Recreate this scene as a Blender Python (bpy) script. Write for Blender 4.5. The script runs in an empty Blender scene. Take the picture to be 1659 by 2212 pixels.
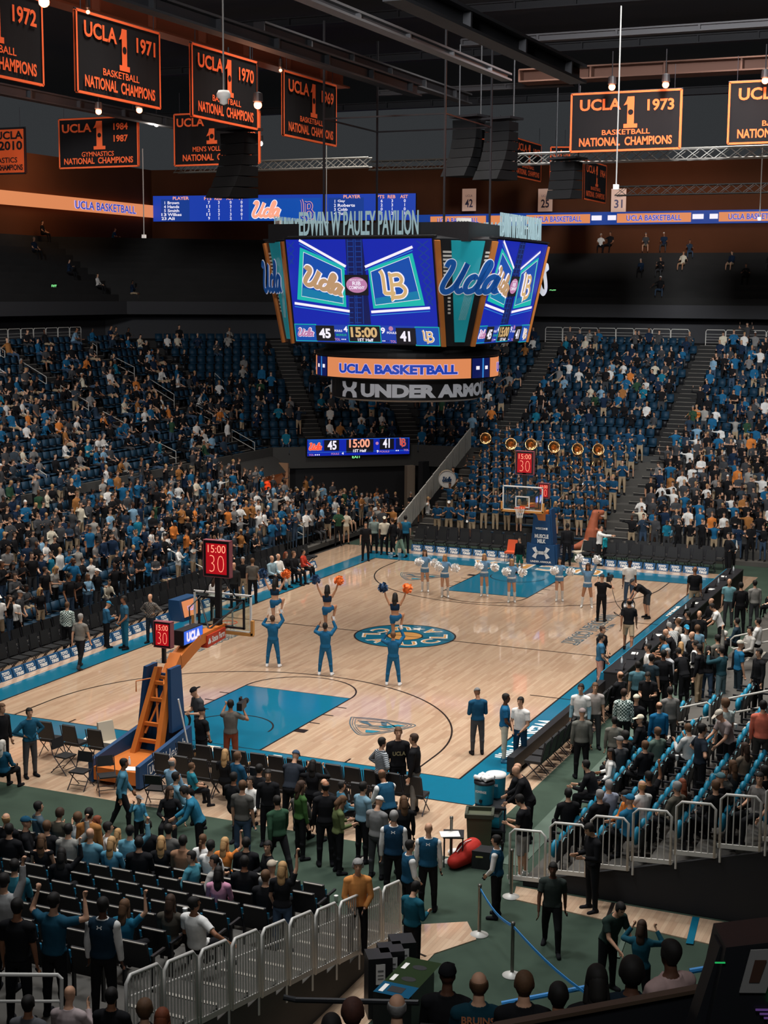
import bpy, bmesh, math, random
import numpy as np
from mathutils import Vector, Matrix
rnd = random.Random(11)
S = bpy.context.scene
COL = S.collection
PI = math.pi

# ------------------------------------------------------------------ camera
CAM = np.array([28.3483555, -34.6274278, 12.2728791])
YAW, PITCH, ROLL, FPX = -0.41533166, -0.144519221, 0.006707479, 3239.58783
IW, IH = 1659, 2212
_f = np.array([math.sin(YAW) * math.cos(PITCH), math.cos(YAW) * math.cos(PITCH), math.sin(PITCH)])
_r0 = np.array([math.cos(YAW), -math.sin(YAW), 0.0])
_u0 = np.cross(_r0, _f)
_r = _r0 * math.cos(ROLL) + _u0 * math.sin(ROLL)
_u = -_r0 * math.sin(ROLL) + _u0 * math.cos(ROLL)
cam = bpy.data.cameras.new('camera')
cam.sensor_fit = 'HORIZONTAL'
cam.sensor_width = 36.0
cam.lens = FPX / IW * 36.0
cam.clip_start, cam.clip_end = 0.5, 400
co = bpy.data.objects.new('camera', cam)
COL.objects.link(co)
co.matrix_world = Matrix(((_r[0], _u[0], -_f[0], CAM[0]), (_r[1], _u[1], -_f[1], CAM[1]), (_r[2], _u[2], -_f[2], CAM[2]), (0, 0, 0, 1)))
S.camera = co

def ray(x, y):
    return _f + _r * (x - IW / 2) / FPX - _u * (y - IH / 2) / FPX
def at_z(x, y, z=0.0):
    d = ray(x, y); return CAM + d * (z - CAM[2]) / d[2]
def at_y(x, y, Y):
    d = ray(x, y); return CAM + d * (Y - CAM[1]) / d[1]
def at_x(x, y, X):
    d = ray(x, y); return CAM + d * (X - CAM[0]) / d[0]
def at_d(x, y, dep):
    return CAM + ray(x, y) * dep
def depth(P):
    return float((np.array(P, float) - CAM) @ _f)
def project(P):
    d = np.array(P, float) - CAM
    k = d @ _f
    return IW / 2 + FPX * (d @ _r) / k, IH / 2 - FPX * (d @ _u) / k

# ------------------------------------------------------------------ world, lights, exposure
S.view_settings.view_transform = 'Standard'
S.view_settings.look = 'None'
S.view_settings.exposure = 0.0
S.view_settings.gamma = 1.0
S.view_settings.use_curve_mapping = False
S.cycles.max_bounces = 5
S.cycles.diffuse_bounces = 2
S.cycles.glossy_bounces = 3
S.cycles.transparent_max_bounces = 8
S.cycles.use_denoising = True
S.cycles.sample_clamp_indirect = 3.0
W = bpy.data.worlds.new('world'); S.world = W
W.use_nodes = True
W.node_tree.nodes['Background'].inputs[0].default_value = (0.86, 0.93, 1.0, 1)
W.node_tree.nodes['Background'].inputs[1].default_value = 0.035

def area(name, loc, size, power, color=(1, 1, 1), aim=(0, 0, -1), spread=120, sy=None):
    l = bpy.data.lights.new(name, 'AREA'); l.energy = power; l.color = color
    l.shape = 'RECTANGLE'; l.size = size; l.size_y = sy or size; l.spread = math.radians(spread)
    o = bpy.data.objects.new(name, l); COL.objects.link(o)
    o.location = loc
    o.rotation_euler = Vector(aim).to_track_quat('-Z', 'Y').to_euler()
    return o
# rig of sports floodlights above the court
for ix, x in enumerate((-1.5, 7.6, 16.7)):
    for iy, y in enumerate((0.5, 9.5, 19.0, 28.0)):
        area('court_floodlight', (x, y, 25.0), 3.2, 650, (1.0, 0.955, 0.90), spread=86)
# added fill lamps out of view, lifting the dark stands and roof
def fill_lamp(loc, at, power, spread, color=(.95, .97, 1), size=2.5):
    area('unseen_fill_light', loc, size, power, color, tuple(np.array(at, float) - np.array(loc, float)), spread)
fill_lamp((-9, 18, 21), (-12, 22, 2), 110, 110)
fill_lamp((10, 39, 21.5), (11, 41, 3), 330, 100)
fill_lamp((20, 6, 22), (22, 6, 0), 760, 90)
fill_lamp((14, -9, 21), (14, -10, 0), 560, 80)
fill_lamp((17, -17, 18.5), (16, -15, 0), 330, 110)
fill_lamp((27, -31, 18), (23, -22, 4), 110, 90)
fill_lamp((2, -12, 21), (-26, 30, 12), 1000, 62)
fill_lamp((24, -10, 23), (8, 60, 12), 1700, 46)
fill_lamp((20, -22, 19), (4, 30, 28), 1350, 120)
# ------------------------------------------------------------------ materials
def lin(c):
    if isinstance(c, str):
        c = c.lstrip('#'); c = tuple(int(c[i:i + 2], 16) / 255 for i in (0, 2, 4))
    return tuple(x / 12.92 if x <= .04045 else ((x + .055) / 1.055) ** 2.4 for x in c)
MATS = {}
def mat(name, color, rough=.6, metal=0.0, emit=None, strength=1.0, spec=.4, noise=0.0, nscale=20.0, coat=0.0, bump=0.0):
    if name in MATS: return MATS[name]
    m = bpy.data.materials.new(name); m.use_nodes = True
    nt = m.node_tree; b = nt.nodes['Principled BSDF']
    c = lin(color)
    b.inputs['Base Color'].default_value = (*c, 1)
    b.inputs['Roughness'].default_value = rough
    b.inputs['Metallic'].default_value = metal
    b.inputs['Specular IOR Level'].default_value = spec
    if coat:
        b.inputs['Coat Weight'].default_value = coat; b.inputs['Coat Roughness'].default_value = .08
    if emit is not None:
        b.inputs['Emission Color'].default_value = (*lin(emit), 1)
        b.inputs['Emission Strength'].default_value = strength
    if noise or bump:
        tc = nt.nodes.new('ShaderNodeTexCoord'); nz = nt.nodes.new('ShaderNodeTexNoise')
        nz.inputs['Scale'].default_value = nscale; nz.inputs['Detail'].default_value = 3
        nt.links.new(tc.outputs['Object'], nz.inputs['Vector'])
        if noise:
            mx = nt.nodes.new('ShaderNodeMix'); mx.data_type = 'RGBA'
            mx.inputs[6].default_value = (*[x * (1 - noise) for x in c], 1)
            mx.inputs[7].default_value = (*[min(1, x * (1 + noise)) for x in c], 1)
            nt.links.new(nz.outputs['Fac'], mx.inputs[0]); nt.links.new(mx.outputs[2], b.inputs['Base Color'])
        if bump:
            bp = nt.nodes.new('ShaderNodeBump'); bp.inputs['Strength'].default_value = bump
            nt.links.new(nz.outputs['Fac'], bp.inputs['Height']); nt.links.new(bp.outputs['Normal'], b.inputs['Normal'])
    MATS[name] = m
    return m
def glow(name, color, strength=1.0):
    """material of something that gives off light: LED pixels, lamps"""
    if name in MATS: return MATS[name]
    m = bpy.data.materials.new(name); m.use_nodes = True
    nt = m.node_tree; b = nt.nodes['Principled BSDF']
    b.inputs['Base Color'].default_value = (.01, .01, .01, 1)
    b.inputs['Roughness'].default_value = .5
    b.inputs['Emission Color'].default_value = (*lin(color), 1)
    b.inputs['Emission Strength'].default_value = strength
    MATS[name] = m
    return m
def cloth(color):
    return mat('cloth_' + color.lstrip('#'), color, .88, spec=.12, noise=.25, nscale=9, bump=.55)

# ------------------------------------------------------------------ mesh builder
class MB:
    """collects simple solids; build() links them as ONE mesh object"""
    def __init__(s):
        s.bm = bmesh.new(); s.mats = []; s.cur = 0
    def use(s, m):
        if m not in s.mats: s.mats.append(m)
        s.cur = s.mats.index(m); return s
    def _f(s, vs):
        try:
            f = s.bm.faces.new(vs); f.material_index = s.cur; return f
        except ValueError:
            return None
    def box(s, c, d, rz=0.0, M=None):
        cx, cy, cz = c; hx, hy, hz = d[0] / 2, d[1] / 2, d[2] / 2
        R = Matrix.Rotation(rz, 4, 'Z') if rz else None
        vs = []
        for z in (-hz, hz):
            for x, y in ((-hx, -hy), (hx, -hy), (hx, hy), (-hx, hy)):
                p = Vector((x, y, z))
                if R: p = R @ p
                p = p + Vector(c)
                if M: p = M @ p
                vs.append(s.bm.verts.new(p))
        for q in ((3, 2, 1, 0), (4, 5, 6, 7), (0, 1, 5, 4), (1, 2, 6, 5), (2, 3, 7, 6), (3, 0, 4, 7)):
            s._f([vs[i] for i in q])
        return s
    def hexa(s, p):
        """8 corners: 4 bottom, 4 top, counter-clockwise"""
        vs = [s.bm.verts.new(Vector(q)) for q in p]
        for q in ((3, 2, 1, 0), (4, 5, 6, 7), (0, 1, 5, 4), (1, 2, 6, 5), (2, 3, 7, 6), (3, 0, 4, 7)):
            s._f([vs[i] for i in q])
        return s
    def quad(s, *p):
        s._f([s.bm.verts.new(Vector(q)) for q in p]); return s
    def prism(s, pts, z0, z1):
        a = [s.bm.verts.new((x, y, z0)) for x, y in pts]; b = [s.bm.verts.new((x, y, z1)) for x, y in pts]
        s._f(list(reversed(a))); s._f(b)
        n = len(pts)
        for i in range(n): s._f([a[i], a[(i + 1) % n], b[(i + 1) % n], b[i]])
        return s
    def tube(s, pts, r, n=8, cap=True):
        pts = [Vector(p) for p in pts]
        rs = r if isinstance(r, (list, tuple)) else [r] * len(pts)
        rings = []
        T0 = None
        for i, p in enumerate(pts):
            t = (pts[min(i + 1, len(pts) - 1)] - pts[max(i - 1, 0)])
            t = t.normalized() if t.length > 1e-9 else Vector((0, 0, 1))
            if T0 is None:
                u = t.orthogonal().normalized()
            else:
                u = (u - t * u.dot(t)); u = u.normalized() if u.length > 1e-6 else t.orthogonal().normalized()
            T0 = t; v = t.cross(u)
            rings.append([s.bm.verts.new(p + (u * math.cos(2 * PI * k / n) + v * math.sin(2 * PI * k / n)) * rs[i]) for k in range(n)])
        for a, b in zip(rings, rings[1:]):
            for k in range(n): s._f([a[k], a[(k + 1) % n], b[(k + 1) % n], b[k]])
        if cap:
            s._f(list(reversed(rings[0]))); s._f(rings[-1])
        return s
    def lathe(s, prof, c=(0, 0, 0), n=24, M=None, cap=False):
        rings = []
        for r, z in prof:
            ring = []
            for k in range(n):
                p = Vector((c[0] + r * math.cos(2 * PI * k / n), c[1] + r * math.sin(2 * PI * k / n), c[2] + z))
                if M: p = M @ p
                ring.append(s.bm.verts.new(p))
            rings.append(ring)
        for a, b in zip(rings, rings[1:]):
            for k in range(n): s._f([a[k], a[(k + 1) % n], b[(k + 1) % n], b[k]])
        if cap:
            s._f(list(reversed(rings[0]))); s._f(rings[-1])
        return s
    def ball(s, c, r, sub=2, sc=(1, 1, 1), M=None):
        g = bmesh.ops.create_icosphere(s.bm, subdivisions=sub, radius=1)
        for v in g['verts']:
            p = Vector((v.co.x * r * sc[0], v.co.y * r * sc[1], v.co.z * r * sc[2])) + Vector(c)
            v.co = M @ p if M else p
            for f in v.link_faces: f.material_index = s.cur
        return s
    def mesh_in(s, me, M):
        """add the faces of a mesh, transformed, in the current material"""
        vs = [s.bm.verts.new(M @ v.co) for v in me.vertices]
        for p in me.polygons: s._f([vs[i] for i in p.vertices])
        return s
    def mesh(s, name, smooth=False, bevel=0.0):
        me = bpy.data.meshes.new(name)
        if bevel:
            bmesh.ops.bevel(s.bm, geom=[e for e in s.bm.edges if len(e.link_faces) == 2 and e.calc_face_angle(0) > .6], offset=bevel, segments=2, affect='EDGES', clamp_overlap=True)
        s.bm.to_mesh(me); s.bm.free()
        for m in s.mats: me.materials.append(m)
        if smooth:
            me.polygons.foreach_set('use_smooth', [True] * len(me.polygons))
        return me
    def build(s, name, parent=None, loc=None, rz=0.0, smooth=False, bevel=0.0, M=None):
        o = bpy.data.objects.new(name, s.mesh(name, smooth, bevel)); COL.objects.link(o)
        if parent is not None: o.parent = parent
        if M is not None: o.matrix_local = M
        else:
            if loc is not None: o.location = loc
            if rz: o.rotation_euler = (0, 0, rz)
        return o
def new(m): return MB().use(m)

_ONES = ['', 'first', 'second', 'third', 'fourth', 'fifth', 'sixth', 'seventh', 'eighth', 'ninth', 'tenth', 'eleventh', 'twelfth', 'thirteenth', 'fourteenth', 'fifteenth', 'sixteenth', 'seventeenth', 'eighteenth', 'nineteenth']
_TENS = ['', '', 'twent', 'thirt', 'fort', 'fift', 'sixt', 'sevent', 'eight', 'ninet']
def ordn(n):
    if n < 20: return _ONES[n]
    return _TENS[n // 10] + ('ieth' if n % 10 == 0 else 'y-' + _ONES[n % 10])
def tag(o, label=None, cat=None, group=None, kind=None):
    if label: o['label'] = label
    if cat: o['category'] = cat
    if group: o['group'] = group
    if kind: o['kind'] = kind
    return o
def empty(name, loc=(0, 0, 0), rz=0.0, label=None, cat=None, group=None):
    o = bpy.data.objects.new(name, None); o.empty_display_size = .2; COL.objects.link(o)
    o.location = loc; o.rotation_euler = (0, 0, rz)
    return tag(o, label, cat, group)
def struct(o): o['kind'] = 'structure'; return o
def copy_tree(o, parent=None):
    c = o.copy(); COL.objects.link(c); c.parent = parent
    for ch in list(o.children): copy_tree(ch, c)
    return c

# ------------------------------------------------------------------ lettering
def text_mesh(txt, bold=0.0, shear=0.0, spacing=1.0, ext=0.0):
    cu = bpy.data.curves.new('lettering', 'FONT'); cu.body = txt; cu.align_x = 'LEFT'
    cu.offset = bold; cu.shear = shear; cu.space_character = spacing; cu.resolution_u = 3; cu.extrude = ext
    o = bpy.data.objects.new('lettering', cu); COL.objects.link(o)
    dg = bpy.context.evaluated_depsgraph_get(); dg.update()
    me = bpy.data.meshes.new_from_object(o.evaluated_get(dg))
    bpy.data.objects.remove(o); bpy.data.curves.remove(cu)
    return me
_TC = {}
def put_text(mb, txt, m, M, box, bold=0.0, shear=0.0, spacing=1.0, keep=False, ext=0.0, lift=0.0, slab=0.0):
    """lettering scaled to fill box=(x0, y0, x1, y1) of the local plane M"""
    key = (txt, bold, shear, spacing, ext)
    if key not in _TC: _TC[key] = text_mesh(txt, bold, shear, spacing, ext)
    me = _TC[key]
    n = len(me.vertices)
    if n == 0: return
    a = np.empty(n * 3); me.vertices.foreach_get('co', a); a = a.reshape(-1, 3)
    x0, y0 = a[:, 0].min(), a[:, 1].min(); w, h = np.ptp(a[:, 0]), np.ptp(a[:, 1])
    bx0, by0, bx1, by1 = box
    sx, sy = (bx1 - bx0) / w, (by1 - by0) / h
    if keep:
        k = min(sx, sy); bx0 += ((bx1 - bx0) - k * w) / 2; by0 += ((by1 - by0) - k * h) / 2; sx = sy = k
    T = M @ Matrix.Translation((bx0, by0, lift)) @ Matrix.Diagonal((sx, sy, min(sx, sy), 1)) @ Matrix.Translation((-x0, -y0, 0))
    mb.use(m); mb.mesh_in(me, T)
def plane_M(o, xdir, ydir):
    x = Vector(xdir).normalized(); y = Vector(ydir).normalized(); z = x.cross(y).normalized()
    return Matrix(((x.x, y.x, z.x, o[0]), (x.y, y.y, z.y, o[1]), (x.z, y.z, z.z, o[2]), (0, 0, 0, 1)))
def rect(mb, m, M, x0, y0, x1, y1, z=0.0):
    mb.use(m); mb.quad(*[M @ Vector(p) for p in ((x0, y0, z), (x1, y0, z), (x1, y1, z), (x0, y1, z))])
def poly(mb, m, M, pts, z=0.0):
    mb.use(m); mb.quad(*[M @ Vector((p[0], p[1], z)) for p in pts])
def stroke(mb, m, M, pts, w, z=0.0, closed=False):
    """flat ribbon of width w along a polyline of the local plane"""
    P = [Vector((p[0], p[1])) for p in pts]
    n = len(P); L = []; R = []
    for i in range(n):
        a = P[i - 1] if (i or closed) else P[i]; b = P[(i + 1) % n] if (i < n - 1 or closed) else P[i]
        t = (b - a); t = t.normalized() if t.length > 1e-9 else Vector((1, 0)); nn = Vector((-t.y, t.x)) * (w if not isinstance(w, list) else w[i]) / 2
        L.append(P[i] + nn); R.append(P[i] - nn)
    mb.use(m)
    for i in range(n if closed else n - 1):
        j = (i + 1) % n
        mb.quad(*[M @ Vector((q.x, q.y, z)) for q in (R[i], R[j], L[j], L[i])])
def arc(cx, cy, r, a0, a1, n=32, ry=None):
    ry = r if ry is None else ry
    return [(cx + r * math.cos(a0 + (a1 - a0) * i / n), cy + ry * math.sin(a0 + (a1 - a0) * i / n)) for i in range(n + 1)]
def smooth_path(pts, k=6):
    """Catmull-Rom through the points"""
    out = []
    P = [pts[0]] + list(pts) + [pts[-1]]
    for i in range(1, len(P) - 2):
        p0, p1, p2, p3 = [np.array(P[j], float) for j in (i - 1, i, i + 1, i + 2)]
        for t in np.arange(k) / k:
            out.append(tuple(.5 * ((2 * p1) + (p2 - p0) * t + (2 * p0 - 5 * p1 + 4 * p2 - p3) * t * t + (3 * p1 - p0 - 3 * p2 + p3) * t ** 3)))
    out.append(tuple(pts[-1])); return out
# strokes of the slanted script word on the signs, in a box 0..1 x 0..1
SCRIPT = [
    [(.03, .80), (.06, .95), (.13, .93), (.13, .72), (.06, .35), (.05, .12), (.13, .03), (.24, .18), (.32, .55), (.37, .92), (.33, .60), (.28, .22), (.33, .05), (.40, .12)],
    [(.58, .42), (.55, .52), (.47, .44), (.43, .22), (.47, .05), (.56, .08), (.61, .18), (.70, .50), (.77, .85), (.74, .97), (.69, .85), (.65, .45), (.64, .12), (.69, .03), (.75, .12)],
    [(.93, .42), (.88, .52), (.79, .42), (.75, .20), (.79, .04), (.87, .12), (.93, .40), (.96, .50), (.93, .25), (.93, .06), (1.0, .10)],
]
def put_script(mb, m_out, m_in, M, box, w=.075, edge=.035, lift=.01):
    x0, y0, x1, y1 = box
    W_, H_ = x1 - x0, y1 - y0
    for k, (m, ww) in enumerate(((m_out, w + edge), (m_in, w))):
        if m is None: continue
        for st in SCRIPT:
            pts = [(x0 + (p[0] + .10 * p[1] - .04) * W_, y0 + p[1] * H_) for p in st]
            stroke(mb, m, M, smooth_path(pts, 5), ww * W_, lift * (k + 1))
def put_monogram(mb, m_out, m_in, M, box, lift=.01):
    """interlocked L and B with spurs"""
    x0, y0, x1, y1 = box; W_, H_ = x1 - x0, y1 - y0
    A = [[(.16, .98), (.24, .80), (.27, .30), (.30, .22), (.62, .22)], [(.42, .84), (.50, .78), (.52, .10), (.46, .02)],
         [(.48, .80), (.74, .84), (.86, .70), (.78, .54), (.54, .50)], [(.54, .50), (.80, .50), (.96, .32), (.84, .12), (.52, .08)]]
    for k, (m, ww) in enumerate(((m_out, .17), (m_in, .11))):
        for st in A:
            stroke(mb, m, M, smooth_path([(x0 + p[0] * W_, y0 + p[1] * H_) for p in st], 4), ww * W_, lift * (k + 1))
def put_emblem(mb, m, M, box, lift=.01):
    """two interlocking arcs, one upright and one upturned"""
    x0, y0, x1, y1 = box; W_, H_ = x1 - x0, y1 - y0
    for sgn in (1, -1):
        top = [(.5 + sgn * .0, 0)]
        for side in (-1, 1):
            pts = [(0.5 + side * .46, 1.0 if sgn > 0 else 0.0), (0.5 + side * .36, .70 if sgn > 0 else .30), (.5 + side * .17, .46 if sgn > 0 else .54), (.5, .42 if sgn > 0 else .58)]
            P = smooth_path([(x0 + a * W_, y0 + b * H_) for a, b in pts], 5)
            n = len(P)
            stroke(mb, m, M, P, [W_ * (.30 - .22 * (i / (n - 1)) ** .7) for i in range(n)], lift)
# ------------------------------------------------------------------ shared materials
def wood_mat():
    m = bpy.data.materials.new('maple_floor'); m.use_nodes = True
    nt = m.node_tree; b = nt.nodes['Principled BSDF']; L = nt.links
    tc = nt.nodes.new('ShaderNodeTexCoord'); mp = nt.nodes.new('ShaderNodeMapping')
    mp.inputs['Rotation'].default_value = (0, 0, PI / 2); L.new(tc.outputs['Object'], mp.inputs['Vector'])
    br = nt.nodes.new('ShaderNodeTexBrick')
    br.inputs['Scale'].default_value = 1; br.inputs['Brick Width'].default_value = 1.3; br.inputs['Row Height'].default_value = .085
    br.inputs['Mortar Size'].default_value = .0015; br.inputs['Bias'].default_value = 0; br.offset_frequency = 3; br.offset = .37
    br.inputs['Color1'].default_value = (*lin('#d8bb9d'), 1); br.inputs['Color2'].default_value = (*lin('#c3a184'), 1)
    br.inputs['Mortar'].default_value = (*lin('#9a7c62'), 1)
    L.new(mp.outputs[0], br.inputs['Vector'])
    nz = nt.nodes.new('ShaderNodeTexNoise'); nz.inputs['Scale'].default_value = 1.0; nz.inputs['Detail'].default_value = 4
    mp2 = nt.nodes.new('ShaderNodeMapping'); mp2.inputs['Scale'].default_value = (9, .8, 1); L.new(tc.outputs['Object'], mp2.inputs['Vector']); L.new(mp2.outputs[0], nz.inputs['Vector'])
    mx = nt.nodes.new('ShaderNodeMix'); mx.data_type = 'RGBA'; mx.blend_type = 'MULTIPLY'; mx.inputs[0].default_value = .35
    rp = nt.nodes.new('ShaderNodeValToRGB'); rp.color_ramp.elements[0].position = .3; rp.color_ramp.elements[1].position = .7
    rp.color_ramp.elements[0].color = (.72, .68, .64, 1); rp.color_ramp.elements[1].color = (1, 1, 1, 1)
    L.new(nz.outputs['Fac'], rp.inputs[0]); L.new(br.outputs['Color'], mx.inputs[6]); L.new(rp.outputs[0], mx.inputs[7]); L.new(mx.outputs[2], b.inputs['Base Color'])
    b.inputs['Roughness'].default_value = .32; b.inputs['Specular IOR Level'].default_value = .35
    b.inputs['Coat Weight'].default_value = 1.0; b.inputs['Coat Roughness'].default_value = .05; b.inputs['Coat IOR'].default_value = 1.75
    return m
M_WOOD = wood_mat()
M_PAINT = mat('court_paint_blue', '#0b6c88', .3, coat=.8, spec=.3, noise=.06, nscale=3)
M_LINE = mat('court_line_dark', '#241d1a', .3, coat=.2)
M_LETW = mat('court_letter_white', '#e6e2da', .3, coat=.2)
M_LETG = mat('court_letter_gold', '#c9924e', .3, coat=.2)
M_LETB = mat('court_letter_slate', '#4a616c', .35, coat=.2)
M_CARPET = mat('green_carpet', '#3a483d', .95, spec=.1, noise=.35, nscale=1.1)
M_CARPET2 = mat('green_carpet_lane', '#566459', .95, spec=.1, noise=.2, nscale=1.5)
M_CONC = mat('stand_concrete', '#55524d', .9, spec=.2, noise=.25, nscale=.8)
M_CONCD = mat('stand_concrete_dark', '#2f2e2d', .9, spec=.2, noise=.2, nscale=.8)
M_GREY = mat('parapet_grey', '#4f4e4b', .8, spec=.2, noise=.1)
M_BLACK = mat('matte_black', '#2a2a2b', .8, spec=.25)
M_BLACK2 = mat('satin_black', '#1c1d20', .45, spec=.4)
M_STEEL = mat('galvanised_rail', '#d2cfc7', .5, .15)
M_STEELW = mat('painted_rail', '#c8c5bc', .5, .2)
M_DARKST = mat('dark_steel', '#34343a', .55, .5)
M_BROWN = mat('painted_brown_wall', '#5c3520', .85, spec=.15, noise=.15, nscale=.5)
M_EDGE = mat('pale_edge', '#a39c90', .6)  # pale edge colour; on the steps it paints the light they catch
M_SEATB = mat('seat_blue_plastic', '#0a3248', .6, noise=.15, nscale=4)
M_SEATC = mat('seat_cyan_plastic', '#15809f', .5, noise=.1, nscale=4)
M_CHAIR = mat('chair_black_vinyl', '#202122', .5, spec=.4)
M_WHITE = mat('white_paint', '#e4e2dc', .6)
M_NAVY = mat('navy_pad', '#123e66', .6, noise=.08, nscale=2)
M_ORANGE = mat('hoop_orange', '#c9702c', .5, noise=.08, nscale=2)

# ------------------------------------------------------------------ floor and court
struct(new(M_WOOD).box((7.15, 13.25, -.06), (20.1, 36.7, .12)).build('floor_court'))
fl = MB(); fl.use(mat('hall_floor', '#3a3733', .9, noise=.2, nscale=.6)).box((8, 16, -.24), (120, 130, .1))
struct(fl.build('floor_hall'))
cp = new(M_CARPET)
cp.box((7.1, -8.6, -.02), (20.2, 7.0, .04))                       # behind the near baseline
cp.box((22.6, 10, -.02), (10.8, 61, .04))                         # right hand walkway and tunnel
cp.box((7.1, 34.1, -.02), (20.2, 5.0, .04))                       # behind the far baseline
cp.use(M_CARPET2).box((18.35, 8, .006), (.5, 26, .012))
struct(cp.build('floor_carpet'))
wd = new(M_WOOD)
wd.prism([(17.0, -9.2), (18.55, -8.2), (19.0, -8.9), (17.9, -10.9), (16.9, -12.5), (15.6, -12.2)], -.02, .022)
wd.box((17.75, -12.4, .008), (1.5, 6.6, .02))
wd.prism([(18.85, -6.1), (25.5, -6.1), (25.5, -7.5), (19.0, -6.75)], -.02, .022)
struct(wd.build('floor_boards'))
ln = new(M_LINE).box((17.7, -9.75, .026), (1.5, .05, .006), -.35)
ln.box((21.0, -6.65, .026), (.08, 1.1, .006), .12).use(M_PAINT).box((22.7, -6.75, .026), (.14, 1.3, .006), .12)
ln.use(M_CARPET2).box((21.6, -7.9, .024), (.09, 1.3, .004), .12)
struct(ln.build('floor_marking'))

pt = new(M_PAINT); zt = .004
def flat(mb, m, x0, y0, x1, y1, z): rect(mb, m, Matrix.Identity(4), x0, y0, x1, y1, z)
I4 = Matrix.Identity(4)
flat(pt, M_PAINT, -.95, 0, 0, 28.65, zt); flat(pt, M_PAINT, 15.24, 0, 16.25, 28.65, zt)
flat(pt, M_PAINT, -.95, -1.75, 16.25, 0, zt); flat(pt, M_PAINT, -.95, 28.65, 16.25, 30.45, zt)
flat(pt, M_PAINT, 5.79, 0, 9.45, 5.79, zt); flat(pt, M_PAINT, 5.79, 22.86, 9.45, 28.65, zt)
cc = (7.62, 14.325)
def disc(mb, m, c, r, z, n=64):
    mb.use(m); mb._f([mb.bm.verts.new((c[0] + r * math.cos(2 * PI * k / n), c[1] + r * math.sin(2 * PI * k / n), z)) for k in range(n)])
disc(pt, M_PAINT, cc, 1.83, zt)
disc(pt, M_LETG, cc, .62, zt + .002)
struct(pt.build('floor_paint'))
lm = MB(); zl = .009
def hl(pts, w=.05, closed=False, m=None): stroke(lm, m or M_LINE, I4, pts, w, zl, closed)
hl([(0, 0), (15.24, 0), (15.24, 28.65), (0, 28.65)], .06, True)
hl([(0, 14.325), (15.24, 14.325)])
hl(arc(*cc, 1.83, 0, 2 * PI, 64)[:-1], .06, True); hl(arc(*cc, .64, 0, 2 * PI, 40)[:-1], .05, True)
for s in (0, 1):
    Y = (lambda v: 28.65 - v) if s else (lambda v: v)
    hl([(5.79, Y(0)), (5.79, Y(5.79)), (9.45, Y(5.79)), (9.45, Y(0))])
    A = arc(7.62, 5.79, 1.83, 0, PI, 32); hl([(x, Y(y)) for x, y in A])
    th = math.acos(6.325 / 6.325 * .999)
    A = arc(7.62, 1.6, 6.325, 0, PI, 60); hl([(13.945, Y(0))] + [(x, Y(y)) for x, y in A] + [(1.295, Y(0))])
    A = arc(7.62, 1.6, 1.22, 0, PI, 28); hl([(x, Y(y)) for x, y in A])
    for yy in (2.1, 2.95, 3.85, 4.75):
        w = .3 if yy < 2.5 else .05
        for xa, xb in ((5.45, 5.79), (9.45, 9.8)): hl([(xa, Y(yy)), (xb, Y(yy))], w)
    for xx in (3.2, 12.0): hl([(xx, Y(.0)), (xx, Y(.35))])
    hl([(14.3, Y(8.53)), (16.2, Y(8.53))])
    if s == 0: hl([(-.95, -1.75), (16.25, -1.75)], .03)
    # end line letters
    M = plane_M((0, 0, 0), (1, 0, 0), (0, 1, 0)) if s == 0 else plane_M((0, 0, 0), (-1, 0, 0), (0, -1, 0))
    for i, ch in enumerate('UCLA'):
        bx = (4.5 + i * 1.65, -1.55, 5.85 + i * 1.65, -.2)
        if s == 1: bx = (-10.7 + i * 1.65, -30.25, -9.35 + i * 1.65, -28.9)
        put_text(lm, ch, M_LETW, M, bx, bold=.06, lift=zl); put_text(lm, ch, M_LETG, M, (bx[0] + .1, bx[1] + .1, bx[2] - .1, bx[3] - .1), bold=.0, lift=zl + .003)
    # shield emblem beside the lane
    cx, cy = (11.35, 3.4) if s == 0 else (3.6, 25.2)
    SH = [(-1, .55), (-.5, .66), (0, .69), (.5, .66), (1, .55), (.78, -.02), (.4, -.6), (0, -.95), (-.4, -.6), (-.78, -.02)]
    def shp(k): return smooth_path([(cx + x * k, cy + y * k) for x, y in SH + SH[:1]], 5)
    hl(shp(1.02), .035, m=M_LETB); hl(shp(.92), .022, m=M_LETB); hl(shp(.82), .02, m=M_LETB)
    Mt_ = mat('court_letter_teal', '#2a7d92', .35, coat=.2)
    for P, m_ in ((((-.62, .20), (-.45, .38), (-.12, .05), (-.25, .05)), M_LETB), (((-.05, .5), (.15, .5), (.30, .12), (.12, .18)), M_LETB), (((.10, -.02), (.52, .42), (.78, .40), (.38, -.05)), Mt_), (((-.1, -.45), (.35, -.40), (.2, -.62), (.0, -.68)), Mt_), (((.60, .12), (.74, .18), (.66, .28), (.54, .22)), M_LETB)):
        poly(lm, m_, I4, [(cx + x, cy + y) for x, y in P], zl)
    for A_, B_, w in (((-.7, .3), (.1, .45), .05), ((-.55, -.12), (.62, .0), .045), ((-.45, -.25), (.55, -.15), .045), ((.1, .55), (.72, .02), .05), ((-.2, .0), (.45, .14), .05)):
        hl([(cx + A_[0], cy + A_[1]), (cx + B_[0], cy + B_[1])], w, m=M_LETB)
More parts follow.
